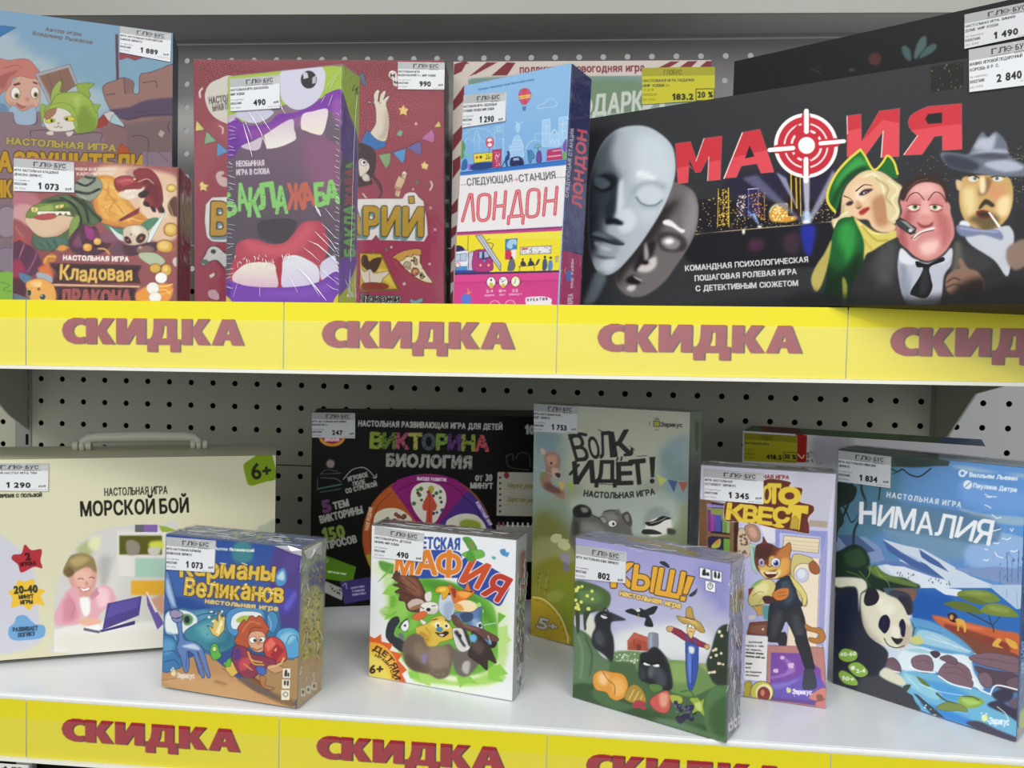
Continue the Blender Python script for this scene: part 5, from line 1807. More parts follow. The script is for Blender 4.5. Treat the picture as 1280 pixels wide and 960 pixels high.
ART_BACK = '''
f b3b0b2
v 920 520 3.879
p 8a1c18 290,80 345,95 340,225 290,225
l d8b89a 5 300,185 320,205 330,190
q 6a5c5c 30 3:7 seed=4 345,170 420,180 420,240 345,240
s 8f8c90 b=20 380,100 560,110 500,240 380,220
z c8c6c6 3 700,190 1200,215
'''
ART_BACK_TOP = '''
f 4f5a40
v 920 520 3.879
p 5a2620 110,45 300,50 320,85 130,80
p 46583a 330,40 900,80 900,130 340,95
p 4f6a3a a=.7 560,60 800,80 780,115 540,95
p 3f5470 950,80 1200,100 1210,150 1000,130
'''
ART_BACK_SIDE = 'f 26282c'
ART_CASTLE = '''
v 0 10 5.3333
p 7fa3c0 g=86aabc:400,60:500,700 -400,-100 1300,-100 1300,900 -400,900
p 86727a 620,790 1300,790 1300,2000 -60,2000 -60,900
s b9c4c8 a=.7 b=30 -60,200 60,160 160,270 300,340 500,480 660,560 700,700 400,700 -60,500
s a9c3cf a=.5 b=25 640,560 800,520 930,560 760,680
p 3d78ac o=2c4d6b:2 -60,120 0,118 108,130 0,192 -60,220
t 6f6c70 302,152 540,186 24 w=1.5 |Автор игры
t 6f6c70 218,178 614,240 24 w=1.5 |Владимир Рыжаков
z 6e4650 16 780,180 786,490
z 4c3040 3 770,180 776,480
p 9c4a55 o=5a3040:2 796,300 950,330 900,348 850,330 800,345
s 9b776f k=tw o=46344a:3 690,520 780,480 826,466 888,494 890,565 928,562 934,452 1000,430 1300,390 1300,980 660,980 640,860 690,760 740,700 700,600
p 8a6a68 c=tw 826,466 888,494 890,565 836,572
s 5e4e66 c=tw b=6 720,680 860,660 1000,610 1300,600 1300,700 960,730 850,750 760,710
s 7c6668 c=tw b=14 700,800 900,760 1200,740 1200,980 700,980
l 46344a 4 836,572 830,540 826,466
l 46344a 4 704,580 770,570
l 46344a 4 950,500 1034,488 1046,530
l 4a3850 4 740,720 860,742 980,715 1150,712
l 4a3850 3 870,700 980,692
l 4a3850 4 885,860 905,850 975,862 990,900 990,960
l 4a3850 4 1130,760 1120,790 1130,830
p b5a59c o=5b4a55:2 1070,810 1100,830 1080,865 1052,845
p a0433e o=503040:2 640,800 660,740 700,700 740,690 720,760 700,820
p cfc8c4 o=504050:2 690,705 740,688 765,700 730,760
p a9c6cc o=46344a:2 742,730 765,705 825,775 825,795 735,765
s 8a6a6b k=wl 640,830 720,780 828,800 830,960 640,960
l 46344a 4 735,765 830,800
s 85707a -60,690 60,690 100,760 260,765 260,690 240,850 420,860 660,830 660,1300 -60,1300
p 8a747b -60,690 60,690 90,700 105,770 240,770 230,690 270,690 280,790 660,800 700,870 700,1300 -60,1300
l 4a3850 4 60,692 95,700 105,768 240,772 240,690
l 4a3850 4 205,855 210,820 330,812
l 4a3850 4 490,845 670,830 670,890
s c17a70 o=7a4846:2 -60,350 60,350 120,340 190,345 240,395 262,430 240,480 200,470 120,455 80,480 60,530 20,560 -60,600
l 8a4f4c 3 30,400 110,380 150,400
s a65f5a b=6 -40,480 60,430 120,420 60,470 20,540
s d2a692 k=face o=7a5148:2 40,560 90,490 130,455 200,470 250,480 268,560 258,640 220,680 140,690 80,660 40,620
s c78d7f c=face b=10 60,630 150,660 230,640 200,690 80,680
p 6e3c3a 88,508 130,494 138,510 92,520
p 6e3c3a 216,488 250,498 252,512 220,500
e efe9e2 o=4a3434:2 103,570 30,40
e efe9e2 o=4a3434:2 232,565 26,38
e 8f8a56 112,585 17,20
e 8f8a56 238,578 15,19
e 2a2424 112,585 8,11
e 2a2424 238,578 8,11
s b4685f o=6a3c38:2 108,635 150,655 172,655 140,668
s c08577 b=4 170,595 195,600 190,625 170,615
s 9fb4c8 o=54687c:2 50,690 90,650 150,690 230,660 230,770 110,770 90,700
s 6f8aa8 -20,640 30,640 60,690 0,690
p 9b8a86 o=5c5860:3 235,440 465,376 515,505 330,640
p a8a7ae 235,440 465,376 515,505 500,510 455,395 255,452 345,632 330,640
p 8a6a5c 262,455 455,398 505,520 350,610
z 6a4f47 3 315,440 370,580
z 6a4f47 3 395,420 430,560
s 9fb25a o=56663a:3 350,640 345,560 390,490 410,500 400,560 440,560 430,600
s 93ad4d o=56663a:3 520,540 516,508 625,505 590,545 600,590 540,610
s 9db651 k=cos o=56663a:3 270,660 340,640 380,580 500,560 560,580 620,640 650,710 640,800 570,830 500,820 470,700 420,660
p 93ad4d o=56663a:2 610,640 672,645 640,700
s 7f9a40 c=cos b=10 520,720 560,650 640,740 620,830 520,830
s b3c668 c=cos b=10 480,600 540,590 520,660
s e0dbcf k=cat o=7a6a5c:2 285,740 300,690 370,665 460,680 510,740 500,800 440,820 330,815
s a5775f c=cat 290,700 370,660 372,700 330,740 300,740
s 9bb04e o=56663a:2 268,650 300,655 290,740 280,760
s 9db651 o=56663a:2 290,690 360,640 450,640 500,690 520,780 500,790 470,700 400,665 330,675
e d4cf4e o=3c3a2c:2 335,752 32,14 -5
e d4cf4e o=3c3a2c:2 465,738 36,16 5
e 3a3a28 345,752 9,10
e 3a3a28 445,740 9,10
p b06a58 378,764 400,764 390,775
l 5a4a40 3 360,790 378,798 390,785 405,800 415,790
s d8d2c6 o=7a6a5c:2 310,830 350,820 355,845 320,845
s d8d2c6 o=7a6a5c:2 440,830 490,825 460,858
t b9a64c 45,905 770,955 42 w=3.5 ls=.12 o=5a4a58:3 |НАСТОЛЬНАЯ ИГРА
p b5552f o=6a3a34:2 775,985 805,905 860,940 855,985
v 0 190 5.0526
t c2992c -95,118 905,140 118 w=9 o=5c3f33:6 |РАЗРУШИТЕЛИ
t c2992c -160,285 190,285 105 w=9 o=5c3f33:6 |ЗАМКОВ
s 9a8a94 o=5a4a5e:3 0,365 85,365 85,520 0,520
s 8d7f8c o=5a4a5e:3 0,620 90,620 90,750 0,740
z 6a5a6c 3 -40,540 90,540
p 8a7886 900,0 1080,0 1080,1300 900,1300
z 57475e 3 930,0 932,120
z 57475e 3 1000,0 1060,60
p 5f9a6a -60,760 90,755 90,1000 -60,1000
s 86b94e -60,800 90,770 90,1000 -60,1000
l 4f8a3a 4 0,820 60,840 20,870 70,880
'''
ART_DRAGON = '''
f 8f4f4c
v 0 190 5.0526
p a35a58 g=7c3a48:600,300:300,960 0,0 1200,0 1200,1000 0,1000
s e8c4a4 b=14 640,90 1000,120 1130,200 1130,520 950,560 720,420 600,240
s f0d4b8 b=8 900,200 1050,250 1070,380 980,460 900,420
s d98f3a b=4 610,150 700,150 760,210 830,330 930,420 900,460 760,470 640,440 590,330 600,220
s eab04e b=3 630,190 700,170 750,270 860,400 780,440 660,420 620,320
l b8661e 4 640,230 690,250 660,300 740,300 700,340
l b8661e 4 690,190 680,260 720,310 690,370 740,400
l f6d890 4 620,290 660,350 720,330 770,400 830,450
l b8661e 4 730,330 800,400 890,420
l f6d890 4 770,350 810,410 900,440
l b8661e 3 660,380 720,410 760,450
l f6d890 3 660,200 720,230 750,290
l b8661e 3 640,330 690,400 700,440
q f8e0a0 40 2:5 seed=31 620,170 740,180 880,430 640,440
s b8707c b=4 80,250 220,270 260,350 180,420 80,440
s cf9a9a b=3 90,350 170,330 230,380 170,470 90,470
s 9a4a50 b=3 80,430 170,470 200,560 90,640
l d89890 4 95,470 130,520 160,540
l 6a2a34 5 90,540 130,560 170,600
t f0e6da 475,118 735,118 19 w=.8 |РОКИ БОГЛАНСКИ
t f0e6da 485,148 722,148 19 w=.8 |КАРОЛИ КРУЕР
# red dragon
s c99a90 b=2 790,120 900,95 960,140 860,180
s 8a2a32 k=dr o=4a1620:2 722,185 745,160 790,150 830,155 862,170 842,130 880,104 940,108 990,150 1020,220 1030,300 1022,335 1038,368 1010,384 985,350 970,378 945,345 925,345 905,322 932,262 900,290 880,275 892,235 800,240 770,250 735,236
s b8484c c=dr b=4 728,182 790,155 850,180 785,215
s 6a1c26 c=dr b=5 900,180 980,180 1020,300 990,340 950,260
l e0a09a 4 c=dr 760,190 800,175 840,185
l e8c0b0 5 c=dr 870,190 930,170 970,200
e f0dca0 o=3a1016:2 850,172 9,6
s ecdcc8 b=1.5 745,262 800,240 880,235 915,215 890,268 820,300 775,292
p f8f2e6 786,240 797,262 808,238 820,258 834,236 846,252 858,234
p f8f2e6 800,296 812,274 822,292 836,268 848,284
s 2a1820 o=4a1620:1 872,268 920,240 945,262 900,292
s 2a1820 905,328 935,312 946,346 922,342
s 2a1820 955,348 975,342 986,378 962,374
s 2a1820 1005,348 1026,342 1038,384 1014,378
p 8a2a32 o=4a1620:2 752,428 882,352 872,388 762,438
e e4c04c o=7a5420:3 1082,228 28,22
e f4dc80 1080,226 16,12
s 5a3a32 b=2 1060,330 1112,280 1124,400 1080,396
z d8b45a 4 1062,320 1105,430
l d8b45a 3 1070,400 1095,420 1110,440
# green beast
s 8f9a86 k=tail o=3a4238:2 470,210 520,160 590,150 640,190 640,240 590,300 540,310 490,280
l 1f2824 15 c=tail 480,190 540,212 600,180
l 1f2824 17 c=tail 480,250 560,262 630,232
l 1f2824 14 c=tail 540,160 600,167
q c4ccb8 60 3:8 asp=.3 rot=60 rj=.5 seed=5 c=tail 480,160 640,160 640,300 490,300
s 4f6440 k=bdy o=222a20:2 240,340 320,285 420,268 500,290 570,320 600,380 645,430 560,470 500,500 460,560 420,600 330,622 240,612 200,560 230,480
s 7a9060 c=bdy b=6 330,300 420,290 480,330 400,320
l 1c241e 17 c=bdy 380,288 460,330 510,420 495,490
l 1c241e 16 c=bdy 440,268 530,340 560,440
l 1c241e 12 c=bdy 300,308 390,308 450,360
l 1c241e 12 c=bdy 520,300 580,380 640,436
q 8aa070 70 3:9 asp=.25 rot=50 rj=.5 seed=7 c=bdy 300,280 600,320 620,440 480,480 400,330
s e0c0a0 k=bel o=6a5038:2 158,420 250,415 440,395 482,400 470,450 400,510 330,542 250,532 188,480
s c4a07c c=bel b=10 160,480 300,540 470,450 400,580 200,560
s 6c9038 k=hd o=26361a:3 168,410 190,360 250,325 330,325 400,316 442,340 472,400 440,404 330,384 230,412
s 94b058 c=hd b=4 215,352 320,330 330,372 235,390
s 3f5a24 c=hd b=4 360,370 440,350 470,400 400,385
l 26361a 3 c=hd 250,345 290,335
p f8f0de o=3a2a20:1 226,375 440,375 448,396 430,400 415,383 400,403 380,383 360,404 340,384 320,402 300,384 280,402 262,388 246,404
s b84a48 o=4a2020:2 215,410 300,390 352,396 340,418 260,428
s e4d880 o=26361a:3 198,350 240,352 236,376 204,380
s e4d880 o=26361a:3 350,340 402,330 394,352 354,356
z 26361a 4 218,355 216,374
z 26361a 4 375,338 373,352
s 82a048 o=2a3a1c:2 428,565 450,440 492,400 502,440 462,540 420,592
s 4a7060 k=paw o=1f302a:2 210,560 300,540 400,540 440,580 330,612 250,612
l 1f302a 7 c=paw 240,570 280,602
l 1f302a 7 c=paw 290,560 320,604
l 1f302a 7 c=paw 340,556 360,602
# crystals and coins
s 4a2238 k=cr1 o=2a1020:2 440,600 440,540 520,460 570,480 600,470 640,520 740,500 720,560 640,640 560,650 480,640
p 7c4464 c=cr1 450,590 500,510 520,600
p 9a2e7a c=cr1 530,470 560,460 610,520 590,560 545,540
p 341426 c=cr1 560,580 640,520 620,620
p 6a3458 c=cr1 600,480 640,520 590,560
q b070a0 20 4:9 asp=.4 seed=9 c=cr1 450,480 640,480 640,620 460,620
s 8a5268 o=4a2438:2 630,520 740,510 760,560 660,572
e e8a848 o=7a4a1c:3 552,602 28,24
e f4c878 545,596 13,10
e e8b458 o=7a4a1c:3 615,565 23,21
e f4cc80 609,560 10,8
l e8b050 9 360,612 395,624 430,602
l e8b050 9 620,612 660,612 690,642
e d89840 o=7a4a1c:2 395,606 30,18
s c47a34 o=7a4a1c:2 270,680 330,640 360,670 300,722
l f0c060 7 280,702 300,662 350,662
e d89840 o=7a4a1c:2 285,742 32,16 -10
# pale bat-eared creature
s 4f8a6c k=ear1 o=244a3a:2 648,455 720,478 790,490 782,532 740,532
s d8e8dc 690,470 740,508 790,538 780,562 740,542
s 4f8a6c o=244a3a:2 888,470 940,425 1000,420 960,470 920,502
s e6f0ea o=5a8a7a:2 1044,378 1000,470 950,562 930,562 950,500 1000,430
s d8cab0 k=pf o=5a4a3c:2 780,490 840,462 900,470 936,510 930,560 890,592 830,592 788,570
s b8a088 c=pf b=6 780,565 850,585 930,560 900,615 800,615
s f0e6d0 c=pf b=6 830,475 880,475 880,520 840,520
s 3a1c20 b=1 860,544 890,514 922,530 902,568 870,574
s 3a1c20 b=1 784,540 810,534 832,572 800,578
e c86a4a 892,545 8,9
e c86a4a 808,556 6,7
e 6a4a40 828,520 5,7
s 6a4658 o=3a2030:2 700,612 750,568 782,590 780,642 720,652
s 4a2a3a o=2a141f:2 780,592 850,592 980,570 985,622 900,642 800,652
s 8a6458 860,612 930,592 975,620 900,650
e c8949c 885,603 12,10
s b8c4a4 o=6a7a5c:2 880,642 980,640 1042,692 980,722 900,682
e dcae4a o=6a4a1a:4 1078,490 42,40
e f0d078 1074,486 26,24
e dcae4a o=6a4a1a:4 1040,595 50,38
e f0d078 1034,590 32,23
z b8842c 9 1060,632 1125,602
e dcae4a o=6a4a1a:4 980,735 34,28
e dcae4a o=6a4a1a:4 1050,745 32,36
e f0d078 1044,738 16,18
# left spikes
s 5a2244 k=sp o=2a0f20:2 85,600 110,560 150,580 200,600 240,650 260,720 200,780 90,780
l 9a5a80 11 c=sp 100,720 130,640 150,592
l 34102a 8 c=sp 130,740 170,660 180,610
l 9a5a80 9 c=sp 170,760 210,700 230,642
l 34102a 7 c=sp 110,700 120,640 125,590
s 9a2248 85,690 140,700 160,780 120,850 85,860
s 4a1026 b=3 85,800 160,830 150,930 85,930
l c84a3a 8 100,562 130,542 160,562
s d8703a b=2 240,730 310,720 332,790 270,782
s 4f7898 b=1.5 120,760 200,790 170,832 130,802
s a0b0b8 b=1.5 230,762 320,782 330,842 260,832
t fbf4ec 400,682 812,692 30 w=2.4 |НАСТОЛЬНАЯ ИГРА
# title boards
p 4a1c26 o=8a5a50:4 310,700 900,715 870,770 890,830 330,830 355,765
p 2a121a 340,715 870,725 850,770 870,815 350,815 370,765
p 4a1c26 o=8a5a50:3 340,850 870,850 850,900 870,960 350,960 370,900
p 34121c 365,862 850,862 840,960 370,960
t e4bc5c 382,806 832,812 86 w=4.5 o=5a341c:4 j=.35 |Кладовая
z f0d8a8 7 330,838 880,850
z c89a5a 3 330,846 880,857
t a04848 385,958 825,962 88 w=4.5 o=d89080:2 j=.2 |ДРАКОНА
s e8a850 k=dg o=7a4a24:2 170,822 230,800 290,810 340,850 342,940 190,942 200,890 168,860
s f8d088 c=dg b=6 190,830 260,815 250,860
e 8a5a30 245,865 9,11
e 24342c o=e8d0a0:3 185,890 13,20
e 24443c o=e8d8b0:3 270,915 18,18
e e8f0e8 264,908 5,5
p 5a7080 85,890 200,930 200,945 85,945
s e8983c b=6 860,890 950,840 1082,840 1060,942 880,947
l fadc80 8 960,840 1030,850 1088,835
l f0b850 8 1000,900 1060,890 1094,870
l fadc80 6 960,880 1040,870 1080,900
e fafaf6 o=a89c90:2 1018,795 36,33
e f6f4ec o=a89c90:2 965,860 38,36
e f6f4ec o=a89c90:2 980,918 38,32
s d0c8c0 1090,682 1125,662 1125,722 1100,717
p 6a3a3c a=.8 1118,100 1140,105 1132,960 1112,960
'''
ART_RED_PARTY = '''
v 0 0 1
p 8a3a46 g=9c3c52:400,80:400,400 200,50 600,50 600,400 200,400
p 7d2f3a a=.7 240,76 560,76 560,110 400,90 240,120
s 984652 a=.6 b=4 470,125 520,120 560,130 560,150 500,140
s 984652 a=.6 b=4 460,160 520,152 560,165 560,175 500,170
s 9a5058 a=.6 b=5 242,170 285,150 285,180 250,230 242,240
s a03358 a=.6 b=6 440,270 470,300 556,280 556,380 440,380
s a24a5e a=.6 b=5 495,350 520,330 556,350 556,385 500,385
v 236 70 3.097
s ccc6ba o=7a3a42:1 62,160 75,115 110,92 170,85 170,250 120,250 80,215
t 3f3436 80,186 160,176 27 w=1.2 u=-.12,-1 |НАСТОЛ
t 3f3436 94,214 152,206 25 w=1.2 u=-.12,-1 |ЬНАЯ П
l 5a2a32 2 18,238 50,275 95,315 160,350
p d2c070 o=5a3a32:2 30,250 60,285 26,290
p 7fa67e o=4a3a38:2 68,292 105,328 60,342
p 5a8fc0 o=3a3a4a:2 112,336 152,370 108,388
l cfa8a4 7 118,270 132,280 130,300
l d8c8c8 7 52,125 42,140 44,160
p e0c878 o=7a5a3a:1.5 52,485 60,497 78,500 66,510 70,524 56,516 44,522 46,506 40,498
s c8a8a4 o=6a4040:1.5 105,470 110,450 130,445 138,455 125,465 150,475 150,505 120,500
e 8a3a46 o=3a2a2a:2 160,45 6,6
e 8a3a46 o=3a2a2a:2 50,50 4,4
e a03a4a o=3a2a2a:1.5 48,622 6,6
p d9d4d0 o=5a4a4a:2 62,640 66,575 90,548 160,545 170,720 90,718 70,700
t b58c32 88,690 150,692 122 w=7 o=2a2420:4 sh=6f8a90:6,12 |В
s c8c6c4 o=2a2a2c:3 48,800 65,770 80,742 110,740 140,765 160,770 160,830 140,820 110,790 80,795 60,810
e 3a3a3c 95,757 10,9
e 5a6a62 62,797 14,10
e 5a6a62 150,822 12,10
p d8d4d0 78,850 98,838 100,850 86,860
s c8a0a8 o=5a2a32:2 75,910 100,905 118,925 112,945 80,935
v 440 70 6
s d8cab8 k=arm o=4a3430:4 170,360 120,350 130,342 165,345 165,290 185,258 205,262 195,310 205,340 215,290 240,262 252,270 235,330 255,310 280,300 270,325 255,360 275,450 275,540 245,640 140,590 180,500
s b8a898 c=arm b=12 250,400 275,480 260,600 200,620 240,540
l 4a3430 4 200,315 195,335 215,355
s 2f6cae o=2a3a58:3 80,620 120,560 140,585 190,630 250,650 240,680 170,700 90,660
l 234f86 4 110,590 140,640 210,665
s 3a2628 k=hair o=2a1a1c:2 20,680 80,660 150,690 180,760 170,860 140,920 150,960 0,960
s d8ccc0 b=1 50,790 80,770 120,800 130,840 100,880 60,900
e f4f0ec o=2a2022:3 88,800 22,22
e 221c1e 92,798 11,12
s d8ccc0 o=3a2a28:2.5 80,910 110,890 135,920 120,940 90,935
l 3a2628 9 150,900 190,960 215,1010
p e6c070 o=8a5a40:2 385,365 397,390 424,400 407,418 410,448 385,432 358,440 366,410 345,392 372,390
p e6c880 o=8a5a40:2 545,785 552,808 580,815 565,832 562,855 545,842 522,845 528,825 512,812 535,806
p d89a98 o=7a4046:2 480,492 496,505 480,524 464,510
p 7fa08a o=4a4a40:2 355,555 382,570 365,605 335,588
l 5a2a32 3.5 185,742 300,722 400,690 510,630 600,550 690,430
p 7f9f68 o=4a2a32:3.5 198,742 290,728 285,800 255,845
p 4f90c8 o=4a2a32:3.5 308,725 402,695 395,770 378,805
p 6660a0 o=4a2a32:3.5 415,688 510,640 520,700 510,745
p b8689a o=4a2a32:3.5 520,620 600,548 620,600 610,650
p d8b868 o=4a2a32:3.5 615,535 652,485 666,530
p d8b890 o=4a3430:3 385,870 410,890 350,1060 320,1040
p ecdcc4 o=4a3430:2 372,890 390,860 415,885
l 4a3430 2 392,880 335,1040
l 5a2a32 3 230,880 262,900 250,915
s 4a6a7a o=2a2a30:3 60,150 80,130 95,170 100,220 80,210
s d8d0cc o=3a2a2c:2 478,940 500,935 500,960
l cfc6c0 12 590,940 602,970 585,1005
s dcd4ce 275,150 285,115 310,110 335,130 345,200 335,228 310,215 305,180
t 2e2a2a 290,158 320,158 24 w=3 |Н
t 2e2a2a 318,212 345,212 24 w=3 |Ч
e 7a2a36 o=4a1a24:2 252,90 8,8
v 0 0 1
p ded9d4 o=6a4a50:.4 294,252 445,249 445,300 294,298
t b3902e 297,291 441,293 33 w=2 o=2e2622:1 sh=6f8f92:-2,3.6 |ООБРАЖ
v 440 220 6
l 3a2224 12 160,0 210,60 220,130 195,170
s cfc8bc o=3a2a28:2 75,10 100,40 130,10 100,-20
l d8d0c8 8 80,130 95,150 108,165
p d0b488 o=4a3430:3 350,0 400,30 360,110 312,90
p c87a6a o=4a3430:2 318,75 370,95 355,115 312,92
p ded9d4 o=6a4a50:2 -20,175 180,170 380,170 400,135 430,122 475,125 500,160 535,190 560,330 568,440 540,490 210,480 180,440 150,480 -20,480
t b3902e -75,432 82,432 200 w=14 o=2e2622:6 sh=6f8f92:-12,22 |А
t b3902e 95,436 205,436 200 w=14 o=2e2622:6 sh=6f8f92:-12,22 |Р
t b3902e 232,440 355,440 204 w=14 o=2e2622:6 sh=6f8f92:-12,22 |И
t b3902e 388,444 525,446 204 w=14 o=2e2622:6 sh=6f8f92:-12,22 |И
p b3902e o=2e2622:6 425,155 462,152 468,202 430,205
p c08a88 o=5a3040:2 590,222 606,240 588,256 574,238
e d8a0a0 o=5a2030:2 622,402 11,11
e 7a6a62 o=4a3430:3 488,48 15,16
e d8b0b0 o=5a2030:2 458,100 9,9
p 7a6a5c o=5a2a2c:2 258,535 274,552 256,572 242,552
p e0b0b0 o=5a2030:2 295,520 308,533 293,546 284,532
p e0b0b0 o=5a2030:2 392,793 408,808 390,825 376,808
e d8a0a0 o=5a2030:2 582,660 12,12
p 8a6a2c o=5a3020:3 60,575 220,578 352,852 60,855
p c8a83a 60,585 212,588 335,845 60,845
p e0cc60 a=.7 180,690 260,700 330,840 240,780
s 4a3226 75,600 110,595 130,640 160,620 220,610 215,650 175,720 120,710 70,660
s d8ccb8 o=4a3428:3 60,680 90,720 135,700 170,730 270,715 265,740 230,770 210,805 120,805 80,780
l 4a3428 3 130,705 135,805
s 8a3a2c o=4a2a24:3 80,810 150,800 250,810 260,840 90,850
p 7a5a2c 60,848 352,850 352,862 60,868
t e0dcd8 70,946 355,946 56 w=6 sk=.1 o=2a2426:6 |Покажи
t 2a2426 70,946 355,946 56 w=2 sk=.1 |Покажи
s c99a4a k=crust o=4a2a20:4 305,610 370,570 450,550 510,550 515,590 490,595 460,600 430,600 400,620 360,640 330,620
s e6d9b8 o=4a2a20:4 340,620 400,610 500,590 510,650 560,740 602,800 540,790 440,730
s c99a4a o=4a2a20:3 305,610 370,570 450,550 510,550 515,590 480,592 455,585 450,605 410,600 395,620 355,640 330,620
l a0523a 10 318,630 360,700 460,775 590,805
e b8684a o=4a2a20:4 474,718 27,27
e c89a6a 474,718 17,17
s b8a888 o=4a2a20:3 385,680 400,645 435,650 440,675 425,680 440,695 415,695 410,680
e a89070 o=4a2a20:3 475,640 13,28 -15
e a89070 o=4a2a20:3 522,748 12,24 -10
q 4a2a20 24 3:8 seed=3 430,620 500,600 560,760 470,740
s 7fa0a8 o=3a3a40:3 440,920 470,935 520,915 530,940 480,960 440,950
v 556 76 1
p 2e2b2c -1,0 16,0 16,320 -1,320
'''
ART_GIFT = '''
f cfc4bc
v 560 70 3.5556
p 8f9d96 80,95 1170,70 1170,1400 80,1400
p 7b3038 25,95 95,30 62,30 22,70
p 7b3038 110,88 220,28 172,28 20,150 20,225 
p cfc4bc 84,96 120,80 84,135 84,200 30,240 24,190
p 7b3038 190,90 260,90 300,30 262,28
p 7b3038 25,215 60,140 84,135 84,190
p 7b3038 24,310 75,255 84,240 40,330 22,330
p 7b3038 930,55 990,24 1030,24 985,50
p 7b3038 1030,50 1065,24 1110,22 1080,50
p 7b3038 1120,48 1150,22 1188,22 1188,50 1165,60
p 7b3038 1170,160 1190,110 1190,170 1172,190
p cfc4bc 84,200 90,90 870,70 870,86 98,100 98,1100 84,1100
s 6f8f88 a=.8 b=4 100,102 560,90 860,96 860,130 640,130 400,160 100,200
s 6f8a6c a=.9 b=4 560,128 860,122 870,260 560,300
s a8b8b0 a=.7 b=4 560,270 870,250 870,300 560,320
t 7b3040 320,76 872,68 34 w=1.4 |подвижная новогодняя игра
t c6ccc4 645,262 862,242 88 w=5 u=.05,-1 |ДАРК
t c6ccc4 440,272 640,262 88 w=5 |ПО
t c6ccc4 870,240 960,236 80 w=5 |И
v 560 80 6.4
p cfc4bc 40,0 160,0 160,1960 40,1960
p 7b3038 38,300 130,170 130,290 38,380
p 7b3038 38,570 130,470 110,600 36,700
p 7b3038 38,775 100,730 100,830 36,920
p 7b3038 50,0 160,-30 110,60 45,90
v 560 230 6.4
p 7b3038 25,180 80,110 75,220 20,250
p 7b3038 20,360 70,330 65,400 20,440
p 7b3038 15,530 55,480 55,590 15,640
p 7b3038 12,720 45,690 45,780 10,800
p 7b3038 8,900 40,850 38,960 5,990
'''
ART_DARK_FLOWER = '''
f 1f1f22
v 900 10 4
e 51302e b=3 775,255 32,32
s 4a6260 b=1.5 908,200 925,188 950,210 955,260 940,262 920,240
s 4f6866 b=1.5 970,240 985,180 1010,145 1030,145 1030,190 1000,230 980,255
s 4a6260 b=1.5 995,250 1020,210 1060,180 1082,185 1075,210 1030,240
l 3a3c3c 4 455,312 500,290
l 3a3c3c 4 470,310 505,326
l 2f3132 3 230,380 270,355
e 3c3e3c 660,310 16,9
'''
ART_MOUTH = '''
f 8a7484
v 270 80 6.4
p 7d6478 g=5e5560:600,500:300,1300 0,500 1280,500 1280,1900 0,1900
s 93607f b=50 a=.8 700,650 1000,600 1010,1000 800,1000
s a6bf50 100,100 1010,20 1010,290 870,270 700,300 500,340 100,480
s 6f6270 890,380 1010,400 1010,620 890,600 860,480
s 7f44a4 60,470 160,430 250,490 420,470 500,400 660,380 840,280 880,240 1010,210 1010,420 890,370 690,410 420,540 200,660 160,720 60,740
s 9a5aa6 a=.7 b=20 200,560 500,470 800,370 780,420 400,580
s a86ab0 a=.6 b=14 930,300 1010,290 1010,500 940,430
s 6a3a94 a=.7 b=12 100,600 200,600 160,720 100,740
s c9c8da 150,400 280,340 455,375 420,430 350,465 270,470 200,440
s d2d1e2 505,90 600,20 800,0 870,60 870,150 850,230 790,310 700,360 620,360 560,320 520,260
e 3a3a3f 742,125 64,72
p c8c8d2 695,60 730,70 740,110 700,120
p b8b8c0 770,110 800,90 800,150 770,160
s d9c9d6 g=e9e6dc:500,470:500,640 385,580 400,560 600,440 625,520 638,570 630,610 520,660 420,678 400,660
s e6d4e0 g=ece6d4:780,380:780,560 692,405 780,378 890,360 885,460 850,560 790,560 720,535 680,510
s cfc0d2 200,660 290,620 365,585 365,630 345,680 290,692
s bfb2c8 g=e6e2d6:160,440:160,560 100,420 160,400 150,440 100,470
t dad2dc 165,820 385,812 44 w=3 sk=.0 |НЕОБЫЧНАЯ
t dad2dc 165,888 428,878 44 w=3 |ИГРА В СЛОВА
v 270 230 6.4
s 4d474d 330,340 350,300 440,280 560,275 650,310 600,420 560,470 480,475 400,450 340,410
s b14e5c k=tg 155,560 170,480 250,440 330,445 430,480 540,470 610,410 680,320 750,295 830,300 860,330 880,400 900,500 860,640 880,830 150,830
s c8606c c=tg b=24 220,450 430,490 560,480 700,330 800,320 760,420 600,560 300,560
s a83c48 c=tg b=10 480,620 545,600 540,830 490,830
s d2b2c6 g=e9e4d0:300,830:300,640 130,740 170,690 240,640 350,625 460,640 480,700 486,830 300,830 160,800
s cfc6de g=dfe0e4:650,830:650,600 535,830 530,680 545,590 640,570 740,610 810,660 828,720 810,800 700,820
s d0cae0 835,650 880,600 940,572 960,600 975,720 850,770
s 7446a6 60,780 130,780 250,815 480,828 700,815 830,780 990,720 1000,1200 60,1200
s 8a5cba a=.6 b=16 300,850 700,840 900,790 900,860 600,890
p 5c3690 60,790 120,800 110,960 60,960
s c8b840 60,890 120,930 130,990 60,990
s c8b840 960,900 1010,860 1010,990 940,960
t 8ac874 86,262 172,230 170 w=13 |Б
t 8ac874 180,215 262,205 215 w=13 |А
t 8ac874 258,258 352,262 225 w=13 |К
t 8ac874 352,200 480,180 195 w=13 |Л
t 8ac874 480,236 572,232 215 w=13 |А
t c06a5a 572,200 705,200 200 w=13 |Ж
t c06a5a 700,190 800,170 190 w=13 |А
t 8ac874 800,176 880,170 180 w=13 |Б
t 8ac874 880,160 990,150 180 w=13 |А
q 4f8a48 70 3:6 seed=2 90,60 570,0 570,260 90,300
q 4f8a48 30 3:6 seed=3 810,0 980,0 980,160 810,170
'''
